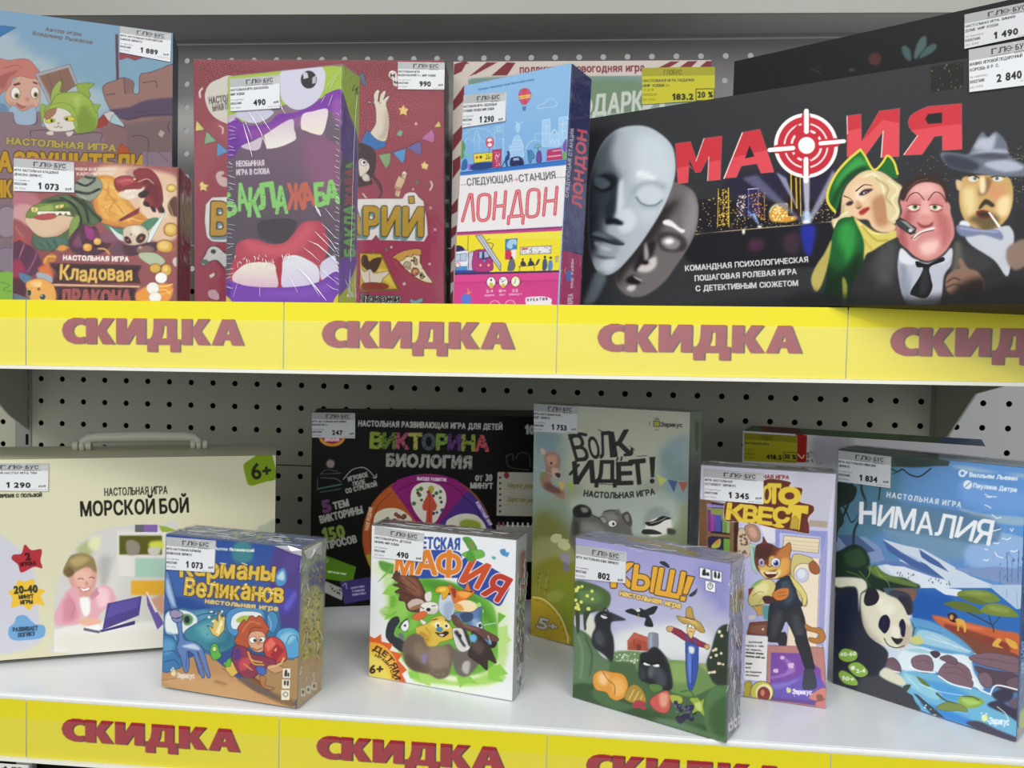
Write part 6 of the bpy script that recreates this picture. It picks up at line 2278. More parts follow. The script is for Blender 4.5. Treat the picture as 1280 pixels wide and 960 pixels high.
ART_MOUTH_SIDE = '''
f 7a5a96
v 270 80 6.4
p a4bb48 1000,-40 1200,40 1180,800 1120,520 1060,380 1010,260
s 5a3a86 1000,230 1060,380 1110,560 1120,800 1000,780
p 574a62 1000,760 1110,760 1100,1560 990,1560
l 4c5a2c 6 1110,170 1090,215 1130,195 1115,245
l 4c5a2c 6 1140,180 1120,210 1140,240
t 7ab060 1100,905 1095,790 55 w=4 u=-1,0 |БА
v 270 230 6.4
p 574a62 985,-130 1110,-130 1100,590 985,620
s 7446a6 985,620 1080,560 1130,420 1140,560 1060,800 985,880
p b0b83c 985,900 1060,820 1140,600 1160,400 1160,1000 985,1000
t 78b860 1108,575 1108,175 78 w=6 u=-1,0 j=.3 |БАКЛА
t a8505a 1100,170 1100,-120 66 w=6 u=-1,0 j=.3 |ЖАБА
z 9a7ab8 6 1150,0 1135,600
'''
ART_CITY = '''
f 8fbbe2
v 560 80 6.4
p 8fbbe4 g=7fb0e2:500,200:500,800 0,0 1100,0 1100,900 0,900
t 4a78b0 240,212 690,130 15 w=.8 |Лучшая семейная игра Великобритании
s d0504a k=bl 565,255 575,215 610,195 645,205 665,240 655,280 625,320 595,320 572,290
e c85a9a c=bl 640,250 14,60 5
e c85a9a c=bl 585,255 12,60 -5
z e8c84a 12 c=bl 560,262 670,248
z f0e070 8 c=bl 560,280 665,262
l 8a3048 2.5 cl 565,255 575,215 610,195 645,205 665,240 655,280 625,320 595,320 572,290
p 5a7ab0 o=35507a:2 596,345 622,342 618,370 600,372
z 6a6a90 2 595,320 600,345
z 6a6a90 2 625,320 620,345
l c8e0f2 3.5 712,358 730,325 765,320 800,285 840,278 870,310 860,340 800,348 715,358
# white line buildings
l bfdcf2 3 130,720 140,620 170,590 200,620 230,530 260,600 290,630
l bfdcf2 3 130,560 190,520 270,515 330,540 380,600
z bfdcf2 3 372,500 372,700
z bfdcf2 3 440,470 442,760
z bfdcf2 3 375,500 440,490
z bfdcf2 3 375,545 440,535
e 8fbbe4 o=bfdcf2:3 405,520 16,16
z c8e2f4 3 410,600 445,600 445,770
z bfdcf2 3 210,590 215,700
z bfdcf2 3 235,560 240,690
z bfdcf2 3 250,570 255,690
l c8e2f4 4 540,460 570,480 605,455
s a8cff0 o=d8eaf6:2 545,490 560,470 575,490 565,540 550,540
s a0c8ee o=c8e2f4:3 520,640 530,590 560,570 580,600 590,640
s a0c8ee o=c8e2f4:3 495,700 500,650 590,640 600,690 600,740 490,740
z d8eaf6 3 500,665 595,655
z d8eaf6 3 495,690 598,680
z d8eaf6 3 520,615 585,608
p a0caee o=d0e6f6:3 755,450 815,440 820,660 755,660
p a0caee o=d0e6f6:3 890,430 950,420 945,640 885,650
z d8eaf6 3 785,450 785,600
z d8eaf6 3 920,430 915,600
z d8eaf6 3 755,500 815,495
z d8eaf6 3 890,480 948,475
z d8eaf6 3 755,560 818,555
z d8eaf6 3 888,540 946,535
p a0caee o=d0e6f6:3 815,570 850,520 888,565 885,660 815,660
e 8fbbe4 o=d8eaf6:3 852,548 16,16
l c8e2f4 4 620,700 640,640 690,610 740,620
l c8e2f4 3 700,600 700,560 750,555
l d8eaf6 3 820,640 835,600 850,640
l d8eaf6 3 850,640 870,595 885,640
s 5a9a5a 95,600 125,620 140,660 130,700 100,690
s 5a9a5a 100,700 125,695 130,740 110,760 95,750
s 3a68a8 110,800 125,765 150,765 155,830 110,850
l 3a9a6a 3 130,770 160,725 190,735
s 70c0a0 145,735 165,715 190,738
p 9a5ac0 165,800 190,800 192,845 165,850
p e8d83a o=3a3a6a:3 205,720 355,708 355,775 210,790
e d0503a 232,748 11,11
e 3a3a5a 262,745 11,11
q 3a3a5a 16 2:5 seed=2 285,725 340,720 345,760 290,760
s 28437e 200,800 360,785 400,820 200,850
z 6a6a8a 5 330,670 330,710
e f2ece8 o=c8405a:9 334,628 24,34
t c8405a 315,644 354,640 26 w=2 |M
p b83a68 o=7a2a58:3 357,690 425,682 420,830 357,825
z e0a0b0 4 372,710 412,706
q f0c8d0 30 3:5 seed=4 378,720 415,718 412,815 378,815
l 2a3a6a 7 425,830 465,760 480,720
s 2a4a80 455,760 480,720 495,715 490,760 475,780 480,820 465,820
e 2a3a5a 482,706 10,10
s 2a2f5a 500,760 520,745 570,740 600,765 600,810 500,815
p 9ab8d8 522,755 565,750 570,770 522,772
e 1c2040 525,812 13,13
e 1c2040 580,806 13,13
s 4a88b8 o=2a3a60:3 640,710 660,690 680,710 690,750 670,760 665,785 650,785
l 2a3a60 5 628,685 645,710
s 7ac0b0 o=2a3a60:2 693,670 715,642 742,660
l 2a3a60 4 718,660 722,700
s 6a4a9a o=2a3a60:3 708,780 715,710 740,700 748,770 735,785
p b83a6a o=7a2a5a:3 795,690 905,672 912,760 792,772
z e8b0c0 8 840,697 905,688
z e8b0c0 9 800,742 905,730
s 7a5ab0 920,640 950,600 950,700 920,690
p 6aa85a 918,705 948,700 945,770 915,765
p 3a78c8 95,868 950,768 945,808 92,895
p 2a5aa8 95,866 950,764 950,770 95,874
p ece9ea 92,895 945,808 915,1290 60,1340
z 55555c 3 100,970 155,963
z 55555c 3 850,910 945,905
t 55555c 155,975 515,942 58 w=1.5 |СЛЕДУЮЩАЯ
t 55555c 570,945 860,915 58 w=1.5 |СТАНЦИЯ
l c84a5a 4 525,928 555,924
l c84a5a 4 542,910 556,924 545,938
v 560 230 6.4
p ece9ea 88,28 932,-38 915,335 60,390
z c94354 25 115,295 175,85 190,85 206,292
l c94354 25 cl 240,250 245,120 265,90 310,85 335,110 328,245 305,285 262,290
z c94354 25 365,280 382,70
z c94354 25 445,272 462,60
z c94354 25 375,180 455,172
z c94354 25 482,318 487,262 604,252 598,315
z c94354 25 503,260 550,58 568,56 590,252
l c94354 25 cl 632,235 640,90 660,50 705,45 728,75 722,215 700,255 650,262
z c94354 25 765,250 785,35
z c94354 25 855,242 872,25
z c94354 25 775,140 865,130
z eea9a8 7 115,295 175,85 190,85 206,292
l eea9a8 7 cl 240,250 245,120 265,90 310,85 335,110 328,245 305,285 262,290
z eea9a8 7 365,280 382,70
z eea9a8 7 445,272 462,60
z eea9a8 7 375,180 455,172
z eea9a8 7 482,318 487,262 604,252 598,315
z eea9a8 7 503,260 550,58 568,56 590,252
l eea9a8 7 cl 632,235 640,90 660,50 705,45 728,75 722,215 700,255 650,262
z eea9a8 7 765,250 785,35
z eea9a8 7 855,242 872,25
z eea9a8 7 775,140 865,130
p 8a2a62 65,385 915,340 914,352 64,397
p c2488a 64,397 914,352 912,376 64,412
p f0e032 62,412 912,374 890,690 45,712
p f2e860 a=.6 300,410 912,374 905,440 320,440
z 4a4a5a 4 162,415 158,530
s 3a2a5a 50,505 80,490 120,505 130,540 50,545
p e8e8f0 o=3a3a6a:4 55,545 160,530 160,690 45,690
p b8c8dc o=4a4a70:3 60,565 148,555 146,612 58,618
z 4a4a70 3 100,560 98,615
p 4a90c8 48,660 155,655 155,690 45,695
p 3a4a98 45,690 330,688 330,715 45,715
e e8e0e8 o=c0506a:5 78,648 16,16
p ccc8dc o=3a3a6a:4 165,560 200,535 205,690 165,690
s b03a7a k=trn o=4a2a5a:4 205,560 230,530 300,525 335,540 350,600 350,690 205,690
p 3a3a6a 238,560 250,540 330,540 340,590 290,605 245,600
p a8b8cc 250,545 275,542 270,595 250,592
p a8b8cc 290,540 322,542 328,585 292,590
e f0c878 260,650 9,10
e f0c878 325,650 9,10
e 3a9ad0 290,615 9,9
p c8ccd8 o=3a3a5a:5 225,415 270,412 420,640 418,690
z 3a3a5a 3 250,415 416,665
l 3a3a5a 5 320,470 360,480 350,520
l 3a3a5a 4 310,450 335,440
p 3a88c0 o=3a3a5a:3 462,445 552,436 548,520 460,530
s a8d0e8 470,500 490,450 545,445 545,490 520,480 510,520
p d0345a 458,530 500,530 510,560 500,605 456,605
p f0e8e8 510,525 546,522 542,600 510,600
p e8e8e8 o=4a4a5a:4 582,510 825,495 822,552 580,562
q 4a4a5a 50 2:5 seed=5 590,515 820,500 818,548 590,555
p c8405a 590,515 640,512 640,525 590,528
s 6a6a7a o=3a3a4a:3 495,610 520,600 535,650 520,690 480,690 485,650
e 3a2a2a 508,590 10,12
l 3a3a4a 6 565,660 700,650
l 3a3a4a 5 575,665 570,695
l 3a3a4a 5 690,660 690,690
s 3a3a4a 580,650 590,615 610,620 625,650
s 3a3a4a 640,650 655,610 680,620 690,650
e 2a2a2a 598,603 8,9
e 2a2a2a 660,602 8,9
s 4a4a5a 700,650 715,610 735,600 720,640
s 4a5a7a 755,685 760,610 785,600 795,640 785,685
s 5a8ac0 800,685 805,620 830,610 838,650 830,685
e 2a2a2a 775,585 9,12
e 4a3a2a 822,590 12,10
p c8b0a0 o=5a5a4a:2 862,580 882,575 880,620 860,625
p 4a2a5a 45,712 890,690 888,712 44,728
p d8488e 44,728 888,706 868,1200 20,1200
p c23a80 44,786 885,765 884,778 44,800
p cf4288 44,800 884,778 870,1200 20,1200
z 3a2a4a 6 300,795 590,785
e f2eee8 o=4a2a4a:5 345,785 34,40
e f2eee8 o=4a2a4a:5 442,782 34,40
e f2e8a0 o=4a2a4a:5 540,780 34,40
e f6f2e0 540,780 25,30
z 4a3a5a 4 540,758 538,785 525,795
s d8b84a 330,800 345,788 362,800 358,830 335,830
s d8b84a 428,805 442,795 456,805 452,828 430,828
e 3a3a4a 345,768 8,9
q 3a3a4a 12 2:4 seed=8 420,760 465,760 460,785 425,785
t e8c8d8 308,868 358,866 22 w=1 |2-4
t e8c8d8 408,866 465,864 22 w=1 |8+
t e8c8d8 512,864 560,862 22 w=1 |25
t e8c8d8 295,898 370,895 16 w=.6 |игрока
t e8c8d8 410,894 460,892 16 w=.6 |лет
t e8c8d8 490,890 595,886 16 w=.6 |минут
e 5a7ad0 145,925 40,46
l e8a84a 7 155,880 165,860 158,840
l e8a84a 6 165,880 185,860
e d8488e o=f0d8e4:4 375,965 36,30
e d8488e o=f0d8e4:4 498,962 36,30
s ece6ea 620,920 640,905 760,900 820,915 830,940 800,960 640,960
t 4a3a4a 635,938 795,928 20 w=1.5 ls=.5 |КРЕАТИВ
s ece6ea 640,950 800,945 830,990 630,990
'''
ART_CITY_SIDE = '''
f 232a5c
v 560 80 6.4
p 262c60 990,20 1170,110 1140,500 1080,1500 900,1500
v 560 230 6.4
p 4a4c78 905,0 1110,0 1085,560 910,530
p b43a6e g=a83468:900,560:1060,560 905,525 1075,572 1050,1100 870,1100
t d8d4e0 962,108 1008,-440 26 w=1 u=-1,-.1 |СЛЕДУЮЩАЯ СТАНЦИЯ
t d8566a 1065,190 1110,-420 74 w=5 u=-1,-.25 |ЛОНДОН
e 4a7ac8 968,735 22,45
l e8a84a 6 940,715 935,690 945,670
t e0d8e0 998,830 1005,600 18 w=1 u=-1,0 |Мир Хобби
t e8dce4 998,960 1000,880 40 w=2 u=-1,0 |КРЕА
'''
ART_BLACK_BOX = '''
v 720 140 4
s 241f3a b=30 a=.9 760,330 1000,290 1320,280 1330,420 800,430
r 1b1a22 590,440 1330,600 b=12
q d8b45a 260 1.5:3.5 seed=3 600,470 700,420 820,430 1000,470 1120,430 1300,450 1300,560 1000,575 800,585 600,605
q f3e9c0 120 1:2.5 seed=5 600,500 1300,480 1300,560 600,600
r 2a2118 708,384 766,575
z d9b23c 4 712,384 708,575
z e2c04a 5 762,380 764,572
z c99a38 3 736,386 736,572
q e6c460 90 2:4 seed=8 712,390 762,384 762,570 712,572
r 3a3245 806,410 850,520
q e7d6d0 50 2:4 seed=9 806,412 850,410 850,520 806,520
r 2d2a52 860,385 912,520
z 6f6ad0 4 862,385 862,520
z b76ad0 3 912,382 912,520
z e8d8ff 4 860,386 912,382
q e0a24a 60 2:4 seed=10 865,400 945,400 945,540 865,540
z d98f3a 3 942,400 942,540
s d59a3a b=3 965,500 990,462 1040,455 1080,470 1100,540 985,548
q fff0b0 80 2:5 seed=12 970,480 1040,460 1090,480 1095,545 990,550
l 9fd8d0 5 968,500 990,470 1050,460 1090,490
r 241d18 1060,300 1130,520
z e6c146 6 1075,310 1078,500
z d6a73a 8 1100,330 1104,480
z e8cf70 4 1120,300 1124,520
p 6f6f8e a=.75 b=5 830,330 905,315 1110,520 1140,560
p a5a6c4 a=.8 b=4 1000,300 1050,330 1130,540 1150,560
p c6c6da a=.85 b=3 1130,240 1170,240 1165,550 1148,560
p a9a8c0 a=.8 b=5 1285,290 1310,330 1170,560 1146,560
s bfdcf6 a=.8 b=5 1135,500 1168,500 1172,540 1150,562 1138,540
e ffffff b=5 1152,552 22,10
p 7aa0e8 a=.8 b=3 858,500 868,495 920,575
p a6c4ff a=.9 b=3 880,510 895,505 922,578
e ffffff b=3 918,574 12,6
z e0c89a 3 600,612 760,595 930,580 1150,562 1300,545
s 191a1f b=4 590,622 800,598 1000,585 1290,560 1320,760 600,760
s 2430b0 a=.85 b=10 1125,575 1195,572 1190,650 1170,720 1140,690
s 5a2a4a a=.7 b=10 870,640 930,640 930,690 870,690
s 58344a a=.6 b=12 1040,620 1110,610 1110,700 1050,700
e fff6e0 b=2 838,598 7,14
# grey theatre masks
s 6a6566 k=m2 b=2 470,370 520,360 580,390 606,440 612,500 600,590 560,680 500,770 440,850 360,910 290,925 230,900 200,840 230,760 330,600
s 8f8a8c c=m2 b=22 560,380 605,450 605,560 545,670 540,560 560,450
s 2c2829 c=m2 b=20 330,560 420,480 520,440 440,560 350,700 250,800 220,860 190,800
s 3a3436 c=m2 b=8 405,610 470,600 545,630 545,690 470,700 420,680
s 8a8586 c=m2 b=8 425,640 470,620 520,650 500,685 450,680
s f2f0ee c=m2 b=6 440,645 470,632 490,650 460,662
s eceae8 c=m2 b=4 436,545 470,540 520,580 545,590 530,605 480,575 440,562
s 1f1b1c c=m2 b=10 340,680 400,640 380,720 330,760 300,800 290,770
s c9c3c2 c=m2 b=7 370,735 400,725 400,770 360,800 310,795 320,770
e 140f10 c=m2 b=5 345,752 20,12
s a09a9a c=m2 b=8 340,690 350,650 365,720 345,740
s 191415 c=m2 b=5 255,830 290,815 330,845 300,865 250,850
s c9c4c4 c=m2 b=5 262,870 300,868 285,895 255,890
s a09b9c c=m2 b=4 285,818 325,835 330,850 300,835
s b2bcc4 k=m1 b=1.5 285,68 360,75 430,115 480,170 496,240 494,320 470,400 430,490 370,590 300,690 220,780 160,815 110,800 80,740 66,640 64,500 68,380 90,260 130,160 200,90
s c8d3da c=m1 b=40 300,120 420,120 490,240 480,360 400,520 330,560 300,400 280,250
s 3c454d c=m1 b=30 30,240 150,260 215,320 205,420 165,500 145,560 120,680 30,680
s 5e6870 c=m1 b=24 60,250 130,150 200,90 175,200 185,300 100,330
s 22282e c=m1 a=.8 b=26 30,260 85,300 85,420 100,520 90,700 30,760
s 2a3238 c=m1 b=11 140,490 172,420 208,335 214,420 192,515 165,560 142,530
s 1c2126 c=m1 b=9 95,330 160,305 205,330 190,385 130,400 90,365
s 59646d c=m1 b=7 92,325 140,330 172,362 130,388 92,362
l 161a1e c=m1 b=3 5 92,375 130,392 175,380
s e8eff3 c=m1 b=6 303,302 325,294 362,306 400,330 390,342 340,332 306,322
s 8e9aa3 c=m1 a=.7 b=14 282,380 330,350 400,345 450,365 440,395 380,370 320,385 292,420
s 9ba7af c=m1 a=.7 b=10 290,420 340,462 400,466 440,440 400,485 330,480
s c9d3da c=m1 b=10 308,395 350,368 400,372 428,400 405,438 345,452 312,425
l 5c6871 c=m1 b=3 6 300,425 325,455 360,468 400,464 432,440
s d9e2e7 c=m1 b=9 212,360 236,340 240,420 232,500 215,520 205,470
s d5dee4 c=m1 b=10 200,520 262,480 300,530 280,590 222,600
s 1a1f24 c=m1 b=5 150,535 190,528 236,552 226,566 185,562 150,560
s b4bec6 c=m1 b=6 160,575 195,580 200,610 170,605
s 3a4248 c=m1 b=8 75,612 115,592 160,612 200,630 240,658 200,665 130,648 85,642
s 6f7a82 c=m1 b=5 80,608 115,597 155,615 195,632 150,632 100,622
l 171b1f c=m1 b=2 6 78,622 120,632 165,652 205,662 240,660
s 9da7af c=m1 b=6 90,650 130,655 185,668 222,680 190,715 130,703
s c6d0d7 c=m1 b=5 120,668 165,678 180,695 140,692
s 3c444b c=m1 a=.8 b=8 95,712 150,722 200,728 170,740 110,730
s cfd9df c=m1 b=9 135,745 190,735 205,765 160,798 122,778
s 6d7880 b=10 a=.9 100,800 150,820 130,880 90,950 40,960 60,900
# red title letters
p c8343f o=6e6e74:1.5 497,158 572,148 604,240 640,132 730,120 722,338 657,345 664,225 622,300 598,303 566,232 560,352 510,360
p e2545e a=.7 503,280 560,270 600,300 625,298 665,250 722,240 722,338 657,345 664,250 622,300 598,303 566,262 560,352 510,360
z ded7d5 4 640,132 600,245
z cfcac8 4 664,225 658,343
p c8343f o=6e6e74:1.5 738,332 830,102 920,86 990,300 925,306 905,258 826,270 802,326
p 1f2023 845,232 868,168 892,222
p e4565f a=.7 790,226 955,190 990,300 925,306 905,258 826,270 802,326 740,330
p 1f2023 845,232 868,168 892,222
z efe8e6 5 740,332 832,104
# gun-sight roundel
e f5efee 1150,168 160,162
e c42b3a 1150,168 142,144
e f3dede 1150,168 112,114
e c42b3a 1150,168 103,105
e f3dede 1152,168 80,82
e c42b3a 1152,168 68,70
p c42b3a 1080,95 1110,60 1200,210 1175,240
z c42b3a 24 1090,230 1215,105
e f6f2f0 1153,167 42,42
z c42b3a 44 1150,20 1150,95
z c42b3a 44 1150,245 1150,305
z c42b3a 44 1005,186 1085,180
z c42b3a 44 1225,160 1300,152
z fbf8f6 24 1152,-5 1152,98
z fbf8f6 24 1150,236 1150,345
z fbf8f6 22 968,190 1086,180
z fbf8f6 20 1222,157 1340,146
t d4d4d4 547,795 1160,750 27 w=1.2 |КОМАНДНАЯ ПСИХОЛОГИЧЕСКАЯ
t d4d4d4 595,845 1103,810 27 w=1.2 |ПОШАГОВАЯ РОЛЕВАЯ ИГРА
t d4d4d4 600,896 1110,868 27 w=1.2 |С ДЕТЕКТИВНЫМ СЮЖЕТОМ
v 960 140 4
p c8343f o=77777c:1.5 393,20 465,10 467,150 556,-5 658,-18 655,222 568,228 576,95 488,218 396,224
p e4565f a=.7 400,95 467,80 467,150 575,40 656,55 655,222 568,228 576,95 488,218 396,224
z e8e2e0 5 576,95 566,226
z d9d2d0 4 395,20 398,110
p c8343f o=77777c:1.5 762,-12 800,-28 968,-42 970,186 872,192 872,118 832,122 770,212 676,216 748,118 722,98 706,74 701,48 710,22 732,4
p e4565f a=.7 716,92 870,70 968,60 970,186 872,192 872,118 832,122 770,212 676,216 748,118
p 222326 870,2 870,55 800,60 785,35 800,10
z e8e2e0 4 748,118 680,212
# night windows behind the figures
q b8a878 70 1:2.5 seed=21 640,235 880,210 960,430 900,470 860,330 700,300
q c8b888 60 1:2.5 seed=22 1190,180 1280,170 1280,450 1230,450 1200,330
z 9a8a60 3 1195,240 1260,232
# woman in the green hat
s dcca9a k=hair b=2 440,320 500,290 570,300 640,350 672,380 650,440 660,500 630,560 560,520 450,500 400,540 340,590 318,540 360,520 370,440 400,380
l f2e8c8 10 c=hair b=3 470,330 520,310 560,340 580,400
l b09a62 7 c=hair b=3 540,330 600,380 590,430 640,480
l f2e6c0 9 c=hair b=3 600,340 650,390 620,440 650,500 620,540
l b39c66 6 c=hair b=2 380,460 370,510 330,560
l f0e6c4 8 c=hair b=3 400,500 350,530 330,570
s e6c39c k=fc b=1.5 372,420 400,360 450,325 520,340 575,410 590,470 600,540 640,570 620,600 560,600 520,575 500,540 450,535 410,510 380,460
s f4dcc0 c=fc b=14 440,370 480,400 470,470 440,480
s b98660 c=fc b=12 520,440 590,420 600,560 540,560
s c89a74 c=fc b=6 445,440 475,470 440,480
l 4a2a1a 6:2 c=fc 380,420 405,430 425,445
l 4a2a1a 7:3 c=fc 440,395 480,365 520,368
s 3c2430 c=fc b=1 455,412 480,388 525,385 500,405 470,418
e e8e4e0 c=fc 485,403 10,5 -20
e 30222c c=fc 487,403 5,5
s 3c2430 c=fc b=1 388,462 410,445 428,452 410,468
s b03a34 b=1 455,500 475,483 505,475 505,490 475,514 458,512
l 7a1f1c 3 458,503 480,496 504,482
s 6a4028 c=fc b=3 430,465 445,478 470,472 450,486
s 1d6a2c k=hat 465,190 490,220 525,285 560,260 600,215 640,262 648,330 610,320 560,292 500,290 440,312 400,350 370,400 350,470 335,500 310,485 296,430 310,370 350,300 400,240
s 3da04c c=hat b=12 440,230 480,240 500,280 430,300 370,370 340,400 350,330
s 123f1a c=hat b=10 330,480 360,400 420,330 500,285 470,270 380,330 320,440
l e0cc4a 13 462,188 400,240 340,310 302,390 300,450 335,498
l e0cc4a 11 462,188 485,220 520,282 545,284 575,250 598,218 630,250 648,310
s 185c28 k=coat 350,545 400,525 440,540 475,600 480,700 470,800 420,960 270,960 290,850 300,720 320,620
s 2f9440 c=coat b=16 360,570 420,550 440,640 400,760 380,700 350,640
s 0c2a12 c=coat b=22 300,760 360,800 420,740 470,700 450,960 260,960
s d8c866 k=scarf b=1.5 430,530 470,555 540,600 600,605 640,590 640,630 570,680 510,710 480,740 478,640
l f2e89a 8 c=scarf b=3 450,550 520,605 620,600
l a8923c 7 c=scarf b=3 470,570 540,640 600,640
l b09a40 6 c=scarf b=3 480,640 520,690
s c8b860 b=3 a=.9 318,640 300,760 270,860 240,900 215,840 240,770 280,710
s a8a04a b=4 a=.8 372,830 395,860 392,940 378,960
# man in the middle
s 3a2a26 k=hd b=2 660,420 680,370 740,330 800,318 850,330 885,370 890,460 700,440
s d08a86 k=mf b=1.5 690,400 740,352 800,340 850,350 880,390 888,440 905,460 912,500 928,560 930,620 900,680 860,720 800,745 740,725 690,680 650,640 640,580 650,540 670,500 660,440
s e8b4ae c=mf b=16 720,380 800,350 860,390 800,420 740,420
s a85a5a c=mf b=12 700,480 660,560 650,640 700,690 690,600 720,540
s b86a68 c=mf b=12 840,500 890,520 915,600 880,680 860,600
s e8b0a8 c=mf b=12 770,440 800,440 820,530 790,570 760,540
s f0c4bc c=mf b=12 760,660 850,640 840,700 780,715
l 6a2a2c 5 692,446 712,414 748,404 782,440
l 6a2a2c 5 800,442 832,402 866,410 892,452
e e8e0c8 728,472 28,20
e 6e8a5a 735,472 13,14
e 1c1c18 736,472 6,7
e e8e0c8 838,472 28,20
e 6e8a5a 834,474 13,14
e 1c1c18 834,474 6,7
s c87f7c b=1 696,466 712,446 745,444 764,462 745,466 722,464
s c87f7c b=1 808,464 830,446 858,444 876,466 858,468 830,464
l 8a3a3c 5 698,472 725,462 762,466
l 8a3a3c 5 808,466 840,462 874,472
s 3a2824 b=1.5 658,432 672,380 728,334 800,313 852,326 890,372 886,404 862,366 800,350 742,362 702,400 682,442
l 6a4a42 4 700,380 750,345 800,335
l a04a4a 5 700,495 730,500 758,488
l a04a4a 5 812,492 845,500 872,488
s 8a4442 b=4 745,550 770,560 800,555 825,550 815,575 770,580
s d8938c b=4 c=mf 755,520 790,510 820,530 810,560 770,562
l 6a2a2c 7 720,630 750,605 790,590 830,580
s f0e4dc b=1 725,625 760,595 825,575 830,588 770,605 735,640
l 5a2426 4 730,635 770,605 830,590
p 3c3c40 o=1a1a1c:2 640,545 660,528 740,580 735,605 712,612 650,570
p 8a8a90 660,540 690,548 735,585 725,595
e c8c8cc 712,592 10,9
s d09088 b=2 888,460 908,462 910,500 890,515
s 2a2a2c k=suit b=2 480,740 530,690 640,630 660,660 700,740 800,760 880,720 930,640 1000,650 1080,680 1150,740 1200,800 1260,960 470,960
s 4a4a4c c=suit b=22 560,680 640,640 640,760 600,880 520,800
s 3a3a3e c=suit b=20 950,660 1050,690 1130,760 1050,800 960,760
s b8bcc8 k=shirt b=1.5 665,690 720,730 800,755 880,720 920,680 918,760 880,820 850,960 700,960 650,800
s 8a90a0 c=shirt b=14 660,760 700,800 720,960 660,960
s d8dce4 b=2 665,680 720,728 755,745 720,765 660,745
s c8ccd6 b=2 915,680 920,720 880,760 840,745 880,718
s 161618 740,745 800,760 870,725 880,745 810,775 815,830 822,880 790,930 730,920 712,900 760,820 775,780 745,775
s 2c2c30 b=4 770,800 800,790 800,880 760,910
s 5e5a54 b=10 930,660 960,650 970,760 920,800 930,720
s 8a6a5a k=hnd b=4 890,830 930,790 960,780 950,740 970,735 1000,780 1050,800 1080,860 1060,920 980,930 900,900
l 3c2c26 6 b=2 895,850 930,830 960,840
l 3c2c26 6 b=2 890,880 930,862 965,870
s 241d1a c=hnd b=20 960,860 1080,830 1090,940 920,940
# man in the grey hat
s c8a468 k=rf b=2 965,350 1000,320 1180,320 1220,360 1225,430 1215,490 1190,540 1140,580 1060,590 1000,560 965,500 955,420
s e8d49a c=rf b=16 970,400 1030,380 1040,480 1000,520
s d8906a c=rf b=16 1110,370 1180,370 1170,430 1120,430
s f0d8a4 c=rf b=14 1150,440 1210,420 1200,510 1150,520
s 6a5a3a c=rf b=12 1040,560 1000,540 1060,510 1150,520 1140,580 1080,600
s 8a6a48 c=rf b=8 1080,330 1120,340 1090,410 1050,410
s f0dcae c=rf b=8 1060,330 1085,330 1085,400 1060,400
s 3a3226 b=4 1062,462 1085,436 1110,444 1134,466 1118,476 1090,462 1066,482 1052,486
s 6a2c24 b=2 1040,500 1080,490 1120,510 1100,530 1060,528
s 3a3026 b=1 1055,508 1100,505 1105,520 1060,522
e d8d8d0 1025,335 24,14
e 5a6a6a 1035,332 9,9
e d8d8d0 1150,335 26,12
e 5a6a6a 1145,332 9,9
l 3a2a1c 6 1000,320 1030,318 1055,330
l 3a2a1c 6 1115,325 1150,320 1185,325
s d8b88a b=2 940,340 970,350 965,390 945,385
p f0ecea 1100,502 1110,500 1165,575 1155,582
s 6a7080 k=gh b=1.5 862,205 940,205 1000,210 1030,160 1070,100 1100,125 1140,98 1190,150 1210,220 1280,260 1340,290 1280,320 1150,320 1000,300 900,270
s b4bac8 c=gh b=10 1060,130 1100,130 1140,110 1120,190 1070,190 1030,180
s 383c48 c=gh b=10 880,215 980,225 1060,270 1000,300 900,270
s a8aebc c=gh b=8 1010,205 1100,185 1190,190 1200,205 1100,205
s 4a4e5c c=gh b=5 1010,225 1100,205 1200,215 1180,235 1080,232
s b0b6c4 c=gh b=8 1080,260 1200,240 1280,280 1180,300
s c2c6d0 k=rs b=2 985,560 1060,600 1180,570 1215,580 1230,640 1200,820 1130,740 1000,650
s e0e4ea b=2 960,550 990,545 1010,570 960,600
s 7880a0 b=1.5 948,565 1040,580 1080,590 1150,590 1175,620 1165,640 1100,620 1060,615 990,625 950,605
l b0b8d4 6 b=2 960,580 1040,592 1150,600
s 2c2c30 b=4 1225,520 1300,500 1300,800 1210,820 1240,640
s 8a7466 b=6 1190,700 1220,660 1290,640 1300,750 1240,790 1200,760
s 18181a b=24 a=.85 180,900 600,935 1000,900 1300,840 1300,990 180,990
s 1b1c1e b=14 a=.6 -330,960 200,930 200,1000 -330,1000
v 1160 70 1
p 1f201f 3.5,13.5 45,7 44.5,40 3.5,45.5
q 6a6a58 26 .5:1.2 seed=4 4,14 45,8 44,40 4,45
'''
# ------------------------------------------------------------------ the boxes
UP, LOW = 'board games on the upper shelf', 'board games on the lower shelf'
def W(q, lines, price): return ([(q[i], q[i + 1]) for i in range(0, 8, 2)], lines, price, 'w')
def Yl(q, lines, price, off): return ([(q[i], q[i + 1]) for i in range(0, 8, 2)], lines, price, 'y', off)
FW = (60, .5, (.99, .99, .99), .07, .015, .8)      # tight shrink film
FL = (35, .8, (.97, .975, .97), .06, .035, 1.0)    # looser, crumpled film

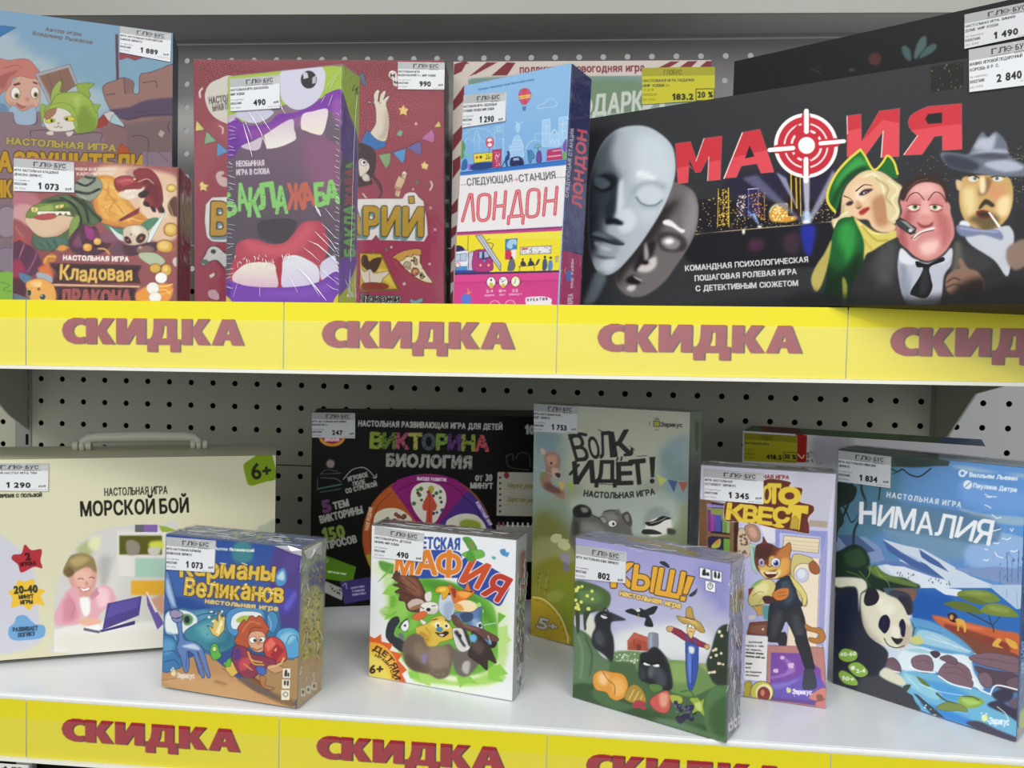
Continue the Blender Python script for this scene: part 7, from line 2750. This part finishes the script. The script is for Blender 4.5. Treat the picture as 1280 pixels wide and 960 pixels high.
# upper shelf, back row first
game_box((.0346, -.2, 21.8, 0, 0, .2, .2666, .04), ZU, 'large pale blue box with castle tower, red-haired child and cat in green costume', ART_CASTLE,
         '7fa3c0', '5a6a78', '6a8090', tags=[W((150.3, 32.5, 214, 42, 212.8, 77.5, 149.3, 65), ['ИГРА НАСТОЛЬНАЯ РАЗРУШИТЕЛИ', 'ЗАМКОВ ЭВРИКУС'], '1 889')], group=UP, gain=G['castle'])
game_box((.2406, -.12, 4.3, .6, 1, .2337, .243, .04), ZU, 'tall red party box with waving hand and pizza slice, behind the purple mouth box', ART_RED_PARTY,
         '8a3a46', '2e2b2c', '5a2a32', side_art=None, tags=[W((497.4, 77.2, 556, 78, 555.3, 112, 497.4, 111.3), ['НАСТОЛЬНАЯ ИГРА', 'ВООБРАЖАРИЙ 12+, МИР ХОББИ'], '990')], wrap=FW, group=UP, gain=G['red'])
game_box((.4756, -.08, 1.6, 1.1, .46, .2439, .2528, .04), ZU, 'festive box with red and white striped border behind the blue and pink city box', ART_GIFT,
         'cfc4bc', '7a7570', '8a8580', side_art=None, tags=[Yl((802.6, 84.7, 893.7, 83.4, 893.2, 124.5, 802.6, 130.5), ['НАСТОЛЬНАЯ ИГРА ПОДАРКИ', 'МИР ХОББИ 5+'], '183.2', '20 %')], group=UP, gain=G['gift'])
game_box((.7086, -.22, -33.2, 1.1, 0, .25, .1961, .03), ZU, 'plain dark box with faint painted flowers, partly hidden behind the long black box', ART_DARK_FLOWER,
         '1f1f22', '17171a', '17171a', side_art=None, tags=[W((1205.6, 18.3, 1295, 0, 1295, 42, 1205.6, 61), ['НАСТОЛЬНАЯ ИГРА: ЗИМНЯЯ', 'ДОМЕ. МИР ХОББИ'], '1 490')], group=UP, gain=G['flower'])
game_box((.2214, -.33, 16.4, 1.2, 0, .1032, .1002, .04), ZU, 'small square box with grinning green beast, red dragon and coins, before the castle box', ART_DRAGON,
         'a06a5a', '5a2a30', '7a5048', tags=[W((17.2, 197.6, 92.4, 202.8, 92.6, 240.5, 17, 238.5), ['ИГРА НАСТОЛЬНАЯ КЛАДОВАЯ', 'ДРАКОНА ЭВРИКУС'], '1 073')], wrap=FW, group=UP, gain=G['dragon'])
mouth = game_box((.3691, -.33, -13, .1, 0, .0829, .1507, .0214), ZU, 'film-wrapped box printed with a huge purple mouth, crooked teeth and bulging eyes', ART_MOUTH,
         '8a7484', '7a5a96', 'a6bf50', side_art=ART_MOUTH_SIDE, tags=[W((286.9, 98.6, 349.3, 93.5, 349.6, 135, 288.4, 139), ['НАСТОЛЬНАЯ ИГРА БАКЛАЖАБА', 'МИР ХОББИ'], '490')], wrap=FL, group=UP, gain=G['mouth'], S=2.5)
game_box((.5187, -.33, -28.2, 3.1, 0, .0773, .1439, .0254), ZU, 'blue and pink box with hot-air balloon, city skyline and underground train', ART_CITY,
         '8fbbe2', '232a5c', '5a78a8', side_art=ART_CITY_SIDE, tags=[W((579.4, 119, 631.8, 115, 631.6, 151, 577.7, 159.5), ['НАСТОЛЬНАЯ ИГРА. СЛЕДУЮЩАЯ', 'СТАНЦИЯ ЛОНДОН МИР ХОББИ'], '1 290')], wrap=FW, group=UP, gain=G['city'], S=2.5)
game_box((.5982, -.31, -27.3, 3.6, 0, .35, .1257, .05), ZU, 'long black box with two theatre masks, a red gun-sight title and three gangster portraits', ART_BLACK_BOX,
         '303134', '1a1a1c', '202022', side_art=None, tags=[W((1211, 62.2, 1297, 46.8, 1297, 104.5, 1211.7, 115), ['МАФИЯ: ИГРОВОЙ ПОДАРОЧНЫЙ', 'КОРОБЬ В Р. С.'], '2 840')], group=UP, gain=G['black'])

# lower shelf
quiz = game_box((.3778, -.1875, 15.7, 0, 0, .25, .1638, .0757), ZL, 'wide black quiz box with chalk lettering and a coloured spinner dial', ART_QUIZ,
         '0b0c0b', '0c0d0c', '14150f', top_art=ART_QUIZ_TOP, tags=[W((389.6, 515.7, 444, 516.3, 443.8, 548, 390.2, 546.8), ['ИГРА НАСТОЛЬНАЯ ВИКТОРИНА.', 'БИОЛОГИЯ 10+'], '247')], group=LOW, gain=G['quiz'])
game_box((.5678, -.2226, -30.5, 0, .55, .127, .1809, .02), ZL, 'tall pale green box with a grey wolf nose, bunting and a yellow 5+ corner', ART_WOLF,
         '8a8f84', '4c5240', '6a7060', side_art=ART_WOLF_SIDE, tags=[W((667.2, 504.6, 721.6, 508, 721.3, 542.3, 667.4, 539.4), ['ИГРА НАСТОЛЬНАЯ ВОЛК', 'ИДЁТ ЭВРИКУС'], '1 753')], wrap=FW, group=LOW, gain=G['wolf'])
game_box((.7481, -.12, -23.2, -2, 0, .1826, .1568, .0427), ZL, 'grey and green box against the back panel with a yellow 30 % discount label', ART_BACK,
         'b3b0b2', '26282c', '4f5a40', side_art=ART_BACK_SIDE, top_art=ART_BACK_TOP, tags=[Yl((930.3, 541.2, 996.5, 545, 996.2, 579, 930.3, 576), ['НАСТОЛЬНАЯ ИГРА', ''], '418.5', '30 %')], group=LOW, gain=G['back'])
suit = game_box((.1281, -.368, 21.5, 1.9, 0, .27, .1359, .1), ZL, 'cream carry-case box with white handle and photo of child at purple toy computer', ART_SUITCASE,
         'd4d2b4', 'a8a68c', 'c8c6a8', tags=[W((-29, 578.9, 60.7, 579.4, 60, 614, -29, 613), ['МОРСКОЙ БОЙ НАСТОЛ ИГРА ТРИ', 'СОВЫ'], '1 290')], group=LOW, gain=G['suit'], name='carry_case_game')
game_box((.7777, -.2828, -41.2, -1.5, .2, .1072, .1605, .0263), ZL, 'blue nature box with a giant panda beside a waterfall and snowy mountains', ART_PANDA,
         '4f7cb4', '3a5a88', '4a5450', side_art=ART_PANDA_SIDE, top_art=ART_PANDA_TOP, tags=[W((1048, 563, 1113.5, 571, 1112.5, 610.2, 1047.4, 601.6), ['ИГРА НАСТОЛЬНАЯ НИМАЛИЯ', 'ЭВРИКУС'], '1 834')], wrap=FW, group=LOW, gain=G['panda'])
cat_box = game_box((.6803, -.3061, -12.3, -.4, -.28, .0816, .149, .02), ZL, 'narrow lilac box with an orange detective cat running in a yellow jacket', ART_CAT,
         'b9b6d0', '8a8aa0', '8a8d8c', top_art=ART_CAT_TOP, tags=[W((880.3, 586, 954.6, 591.6, 954.1, 630.4, 880.5, 624.2), ['ИГРА НАСТОЛЬНАЯ', 'КОТОКВЕСТ ЭВРИКУС'], '1 345')], wrap=FL, group=LOW, gain=G['cat'])
giant_box = game_box((.3396, -.3532, -9.9, 1.4, -.5, .096, .0975, .0299), ZL, 'small blue box with giant fork and red-haired figure, before the cream case', ART_GIANT,
         '36508f', 'a59a72', '66759a', side_art=ART_GIANT_SIDE, top_art=ART_GIANT_TOP, tags=[W((207.9, 671.3, 269, 676.2, 267.6, 715.7, 207.6, 711.8), ['ИГРА НАСТОЛЬНАЯ КАРМАНЫ', 'ВЕЛИКАНОВ ЭВРИКУС'], '1 073')], wrap=FL, group=LOW, gain=G['giant'])
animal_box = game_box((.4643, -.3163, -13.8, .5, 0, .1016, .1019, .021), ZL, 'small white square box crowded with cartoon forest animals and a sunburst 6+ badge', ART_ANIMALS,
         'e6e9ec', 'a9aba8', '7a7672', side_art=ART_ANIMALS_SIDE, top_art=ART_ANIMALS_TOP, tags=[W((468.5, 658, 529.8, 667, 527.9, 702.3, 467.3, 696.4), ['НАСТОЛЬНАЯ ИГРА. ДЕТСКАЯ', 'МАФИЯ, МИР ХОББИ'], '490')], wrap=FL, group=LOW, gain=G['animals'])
crow_box = game_box((.6009, -.3292, -28.8, -.6, .04, .0993, .1033, .0254), ZL, 'small lilac and green box with black crows, a scarecrow and pumpkins at the shelf front', ART_CROWS,
         'a9a8d2', '8f90b4', '8284a0', side_art=ART_CROWS_SIDE, top_art=ART_CROWS_TOP, tags=[W((720.4, 681, 782, 691, 781.6, 729, 718.8, 723), ['ИГРА НАСТОЛЬНАЯ КЫШ! ЭВРИКУС', ''], '802')], wrap=FL, group=LOW, gain=G['crows'])

# moulded carrying handle of the cream case, hinged on its top face
root, off, P, a, b, c = suit
W0, H0, D0 = .27, .1359, .1
top = lambda s, d, h: P + a * s + b * (H0 + h) + c * d
def s_at(px):  # where along the case's top the photo puts the handle's ends
    lo, hi = 0, W0
    for _ in range(40):
        m = (lo + hi) / 2
        if project(top(m, D0 * .62, .004))[0, 0] < px: lo = m
        else: hi = m
    return lo
sa, sb = s_at(103), s_at(249)
white_handle = material('white_handle_plastic', 'c9c9bb', .35, .4)
h = Shapes()
pts = [top(sa + (sb - sa) * t, D0 * .62, hgt * .85) for t, hgt in ((.0, .003), (.012, .008), (.05, .0105), (.12, .0115), (.5, .012), (.88, .0115), (.95, .0105), (.988, .008), (1, .003))]
h.tube(pts, [.003, .0034, .0036, .0038, .0042, .0038, .0036, .0034, .003], 12)
ho = h.link('handle', white_handle, root, True, off)
tag(ho, 'white moulded carrying handle')
for s in (sa, sb):
    for k in (-.0045, 0, .0045):
        m = Shapes(); q = top(s + k, D0 * .62, .0035)
        m.tube([q - a * .0018, q - a * .0014, q + a * .0014, q + a * .0018], [.0035, .0043 if k == 0 else .0037, .0043 if k == 0 else .0037, .0035], 14)
        m.link('hinge_ring', white_handle, root, True, off)

# a shelf ticket hanging under the lower rail, only its top edge in view
tk = Shapes().box(.232, -.3835, -.2565, .2722, -.3828, -.2178, .0002)
o = tk.link('shelf_ticket', material('ticket_card', 'd5d5d2', .5, .3), None)
tag(o, 'white shelf ticket hanging below the lower price rail at far left', 'ticket')
cor = lambda s, t: np.array([.2326 + .039 * s, -.3837, -.2560 + .0378 * t])
k = face_ink([cor(0, 0), cor(1, 0), cor(1, 1), cor(0, 1)], 'd5d5d2', 3)
q = project(np.array([cor(0, 1), cor(1, 1), cor(0, 0)]))
ex, ey = (q[1] - q[0]) / 100, (q[2] - q[0]) / 60; k.M = np.array([[ex[0], ey[0], q[0][0]], [ex[1], ey[1], q[0][1]]])
k.run('q 2a2a2c 60 1:2 seed=3 asp=.6 50,2 97,2 97,9 50,9\nr 2a2a2c 76,2 96,8 a=.6')
sheet('ticket_print', k, cor, print_material('label_paper', 1, .5, .25), o, np.zeros(3), .8)

# folds and bunched corners of the packing film, glare put in as white
def cv(ox, oy, sc, pts): return [(ox + x / sc, oy + y / sc) for x, y in pts]
rnd = random.Random(11)
A1 = lambda *p: cv(270, 80, 6.4, p)
B1 = lambda *p: cv(270, 230, 6.4, p)
L = [(.7, A1((258, 380), (300, 440), (355, 540), (398, 645))), (.7, A1((320, 372), (380, 450), (455, 562))), (.9, A1((218, 480), (250, 590), (290, 740))), (.5, A1((235, 460), (262, 530), (290, 605))),
     (.8, A1((512, 305), (525, 350), (556, 402))), (.5, A1((840, 312), (855, 285), (876, 255))), (.5, A1((900, 335), (915, 290), (935, 245))), (.4, A1((870, 200), (910, 150), (960, 80))), (.4, A1((900, 210), (940, 140), (985, 60))),
     (.9, B1((735, 452), (815, 488), (900, 560), (985, 645))), (.8, B1((790, 378), (850, 440), (955, 545))), (.7, B1((848, 318), (900, 370), (962, 436))), (.6, B1((698, 508), (760, 555), (832, 622))),
     (1.2, B1((655, 668), (720, 735), (800, 830), (885, 935))), (.6, B1((690, 690), (760, 790), (830, 900))), (.6, B1((860, 395), (920, 460), (985, 562))), (.5, B1((590, 740), (620, 800), (655, 870))),
     (.6, B1((820, 650), (900, 740), (985, 800))), (.5, B1((880, 800), (940, 840), (985, 850))), (2.2, B1((800, 180), (815, 215), (840, 260))), (.5, B1((870, 190), (910, 240), (960, 300))), (.4, B1((180, 760), (160, 830), (140, 900))), (.4, B1((350, 800), (350, 860), (352, 900)))]
for i in range(34):
    y = 150 + i * 6.4 + rnd.uniform(-2, 2); L.append((rnd.uniform(.25, .6), wander(rnd, 286.5 - (y - 100) * .016, y, 292 + rnd.uniform(0, 6) - (y - 100) * .016, y + rnd.uniform(-3, 4), .6)))
for i in range(30):
    y = 140 + i * 7.4 + rnd.uniform(-2, 2); L.append((rnd.uniform(.2, .5), wander(rnd, 419 + rnd.uniform(-3, 1), y, 424.5, y + rnd.uniform(2, 5), .5)))
for i in range(26):
    x = rnd.uniform(292, 345); y = 325 + rnd.uniform(-7, 6); L.append((rnd.uniform(.3, .7), wander(rnd, x, y, x + rnd.uniform(-3, 3), y + rnd.uniform(2, 7), .5)))
for i in range(10):
    x = rnd.uniform(352, 368); y = 318 + rnd.uniform(-4, 4); L.append((rnd.uniform(.3, .7), wander(rnd, x, y, x + rnd.uniform(-2, 2), y + rnd.uniform(2, 6), .5)))
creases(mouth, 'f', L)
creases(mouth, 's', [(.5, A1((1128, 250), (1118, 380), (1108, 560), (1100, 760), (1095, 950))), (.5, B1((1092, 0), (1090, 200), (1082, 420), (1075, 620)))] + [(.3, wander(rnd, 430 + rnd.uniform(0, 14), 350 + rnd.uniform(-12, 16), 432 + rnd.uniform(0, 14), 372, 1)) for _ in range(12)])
S4 = []
for i in range(26):
    x = rnd.uniform(646, 659); y = rnd.uniform(690, 850); S4.append((rnd.uniform(.25, .7), wander(rnd, x, y, x + rnd.uniform(-4, 4), y + rnd.uniform(6, 24), .8)))
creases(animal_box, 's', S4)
S6 = []
for i in range(40):
    x = rnd.uniform(911, 930); y = rnd.uniform(715, 900); S6.append((rnd.uniform(.25, .8), wander(rnd, x, y, x + rnd.uniform(-4, 4), y + rnd.uniform(6, 26), .9)))
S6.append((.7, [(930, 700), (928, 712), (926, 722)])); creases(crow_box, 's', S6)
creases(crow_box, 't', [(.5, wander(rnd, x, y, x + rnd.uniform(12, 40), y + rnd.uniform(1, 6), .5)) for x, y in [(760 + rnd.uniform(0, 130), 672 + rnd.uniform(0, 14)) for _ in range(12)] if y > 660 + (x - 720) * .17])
S2 = []
for i in range(26):
    x = rnd.uniform(376, 402); y = rnd.uniform(700, 850); S2.append((rnd.uniform(.2, .5), wander(rnd, x, y, x + rnd.uniform(-4, 4), y + rnd.uniform(4, 16), .8)))
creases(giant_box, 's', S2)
flap(giant_box, 'f', [(343, 682.5), (360, 682), (377, 687.5), (377, 695), (366, 692)])
flap(giant_box, 's', [(379.5, 689), (391, 682), (402, 677), (402, 694), (395, 692), (393, 683), (389, 698), (384, 699)])
# more glare-white creases: tops of the small wrapped boxes, run along the film seams
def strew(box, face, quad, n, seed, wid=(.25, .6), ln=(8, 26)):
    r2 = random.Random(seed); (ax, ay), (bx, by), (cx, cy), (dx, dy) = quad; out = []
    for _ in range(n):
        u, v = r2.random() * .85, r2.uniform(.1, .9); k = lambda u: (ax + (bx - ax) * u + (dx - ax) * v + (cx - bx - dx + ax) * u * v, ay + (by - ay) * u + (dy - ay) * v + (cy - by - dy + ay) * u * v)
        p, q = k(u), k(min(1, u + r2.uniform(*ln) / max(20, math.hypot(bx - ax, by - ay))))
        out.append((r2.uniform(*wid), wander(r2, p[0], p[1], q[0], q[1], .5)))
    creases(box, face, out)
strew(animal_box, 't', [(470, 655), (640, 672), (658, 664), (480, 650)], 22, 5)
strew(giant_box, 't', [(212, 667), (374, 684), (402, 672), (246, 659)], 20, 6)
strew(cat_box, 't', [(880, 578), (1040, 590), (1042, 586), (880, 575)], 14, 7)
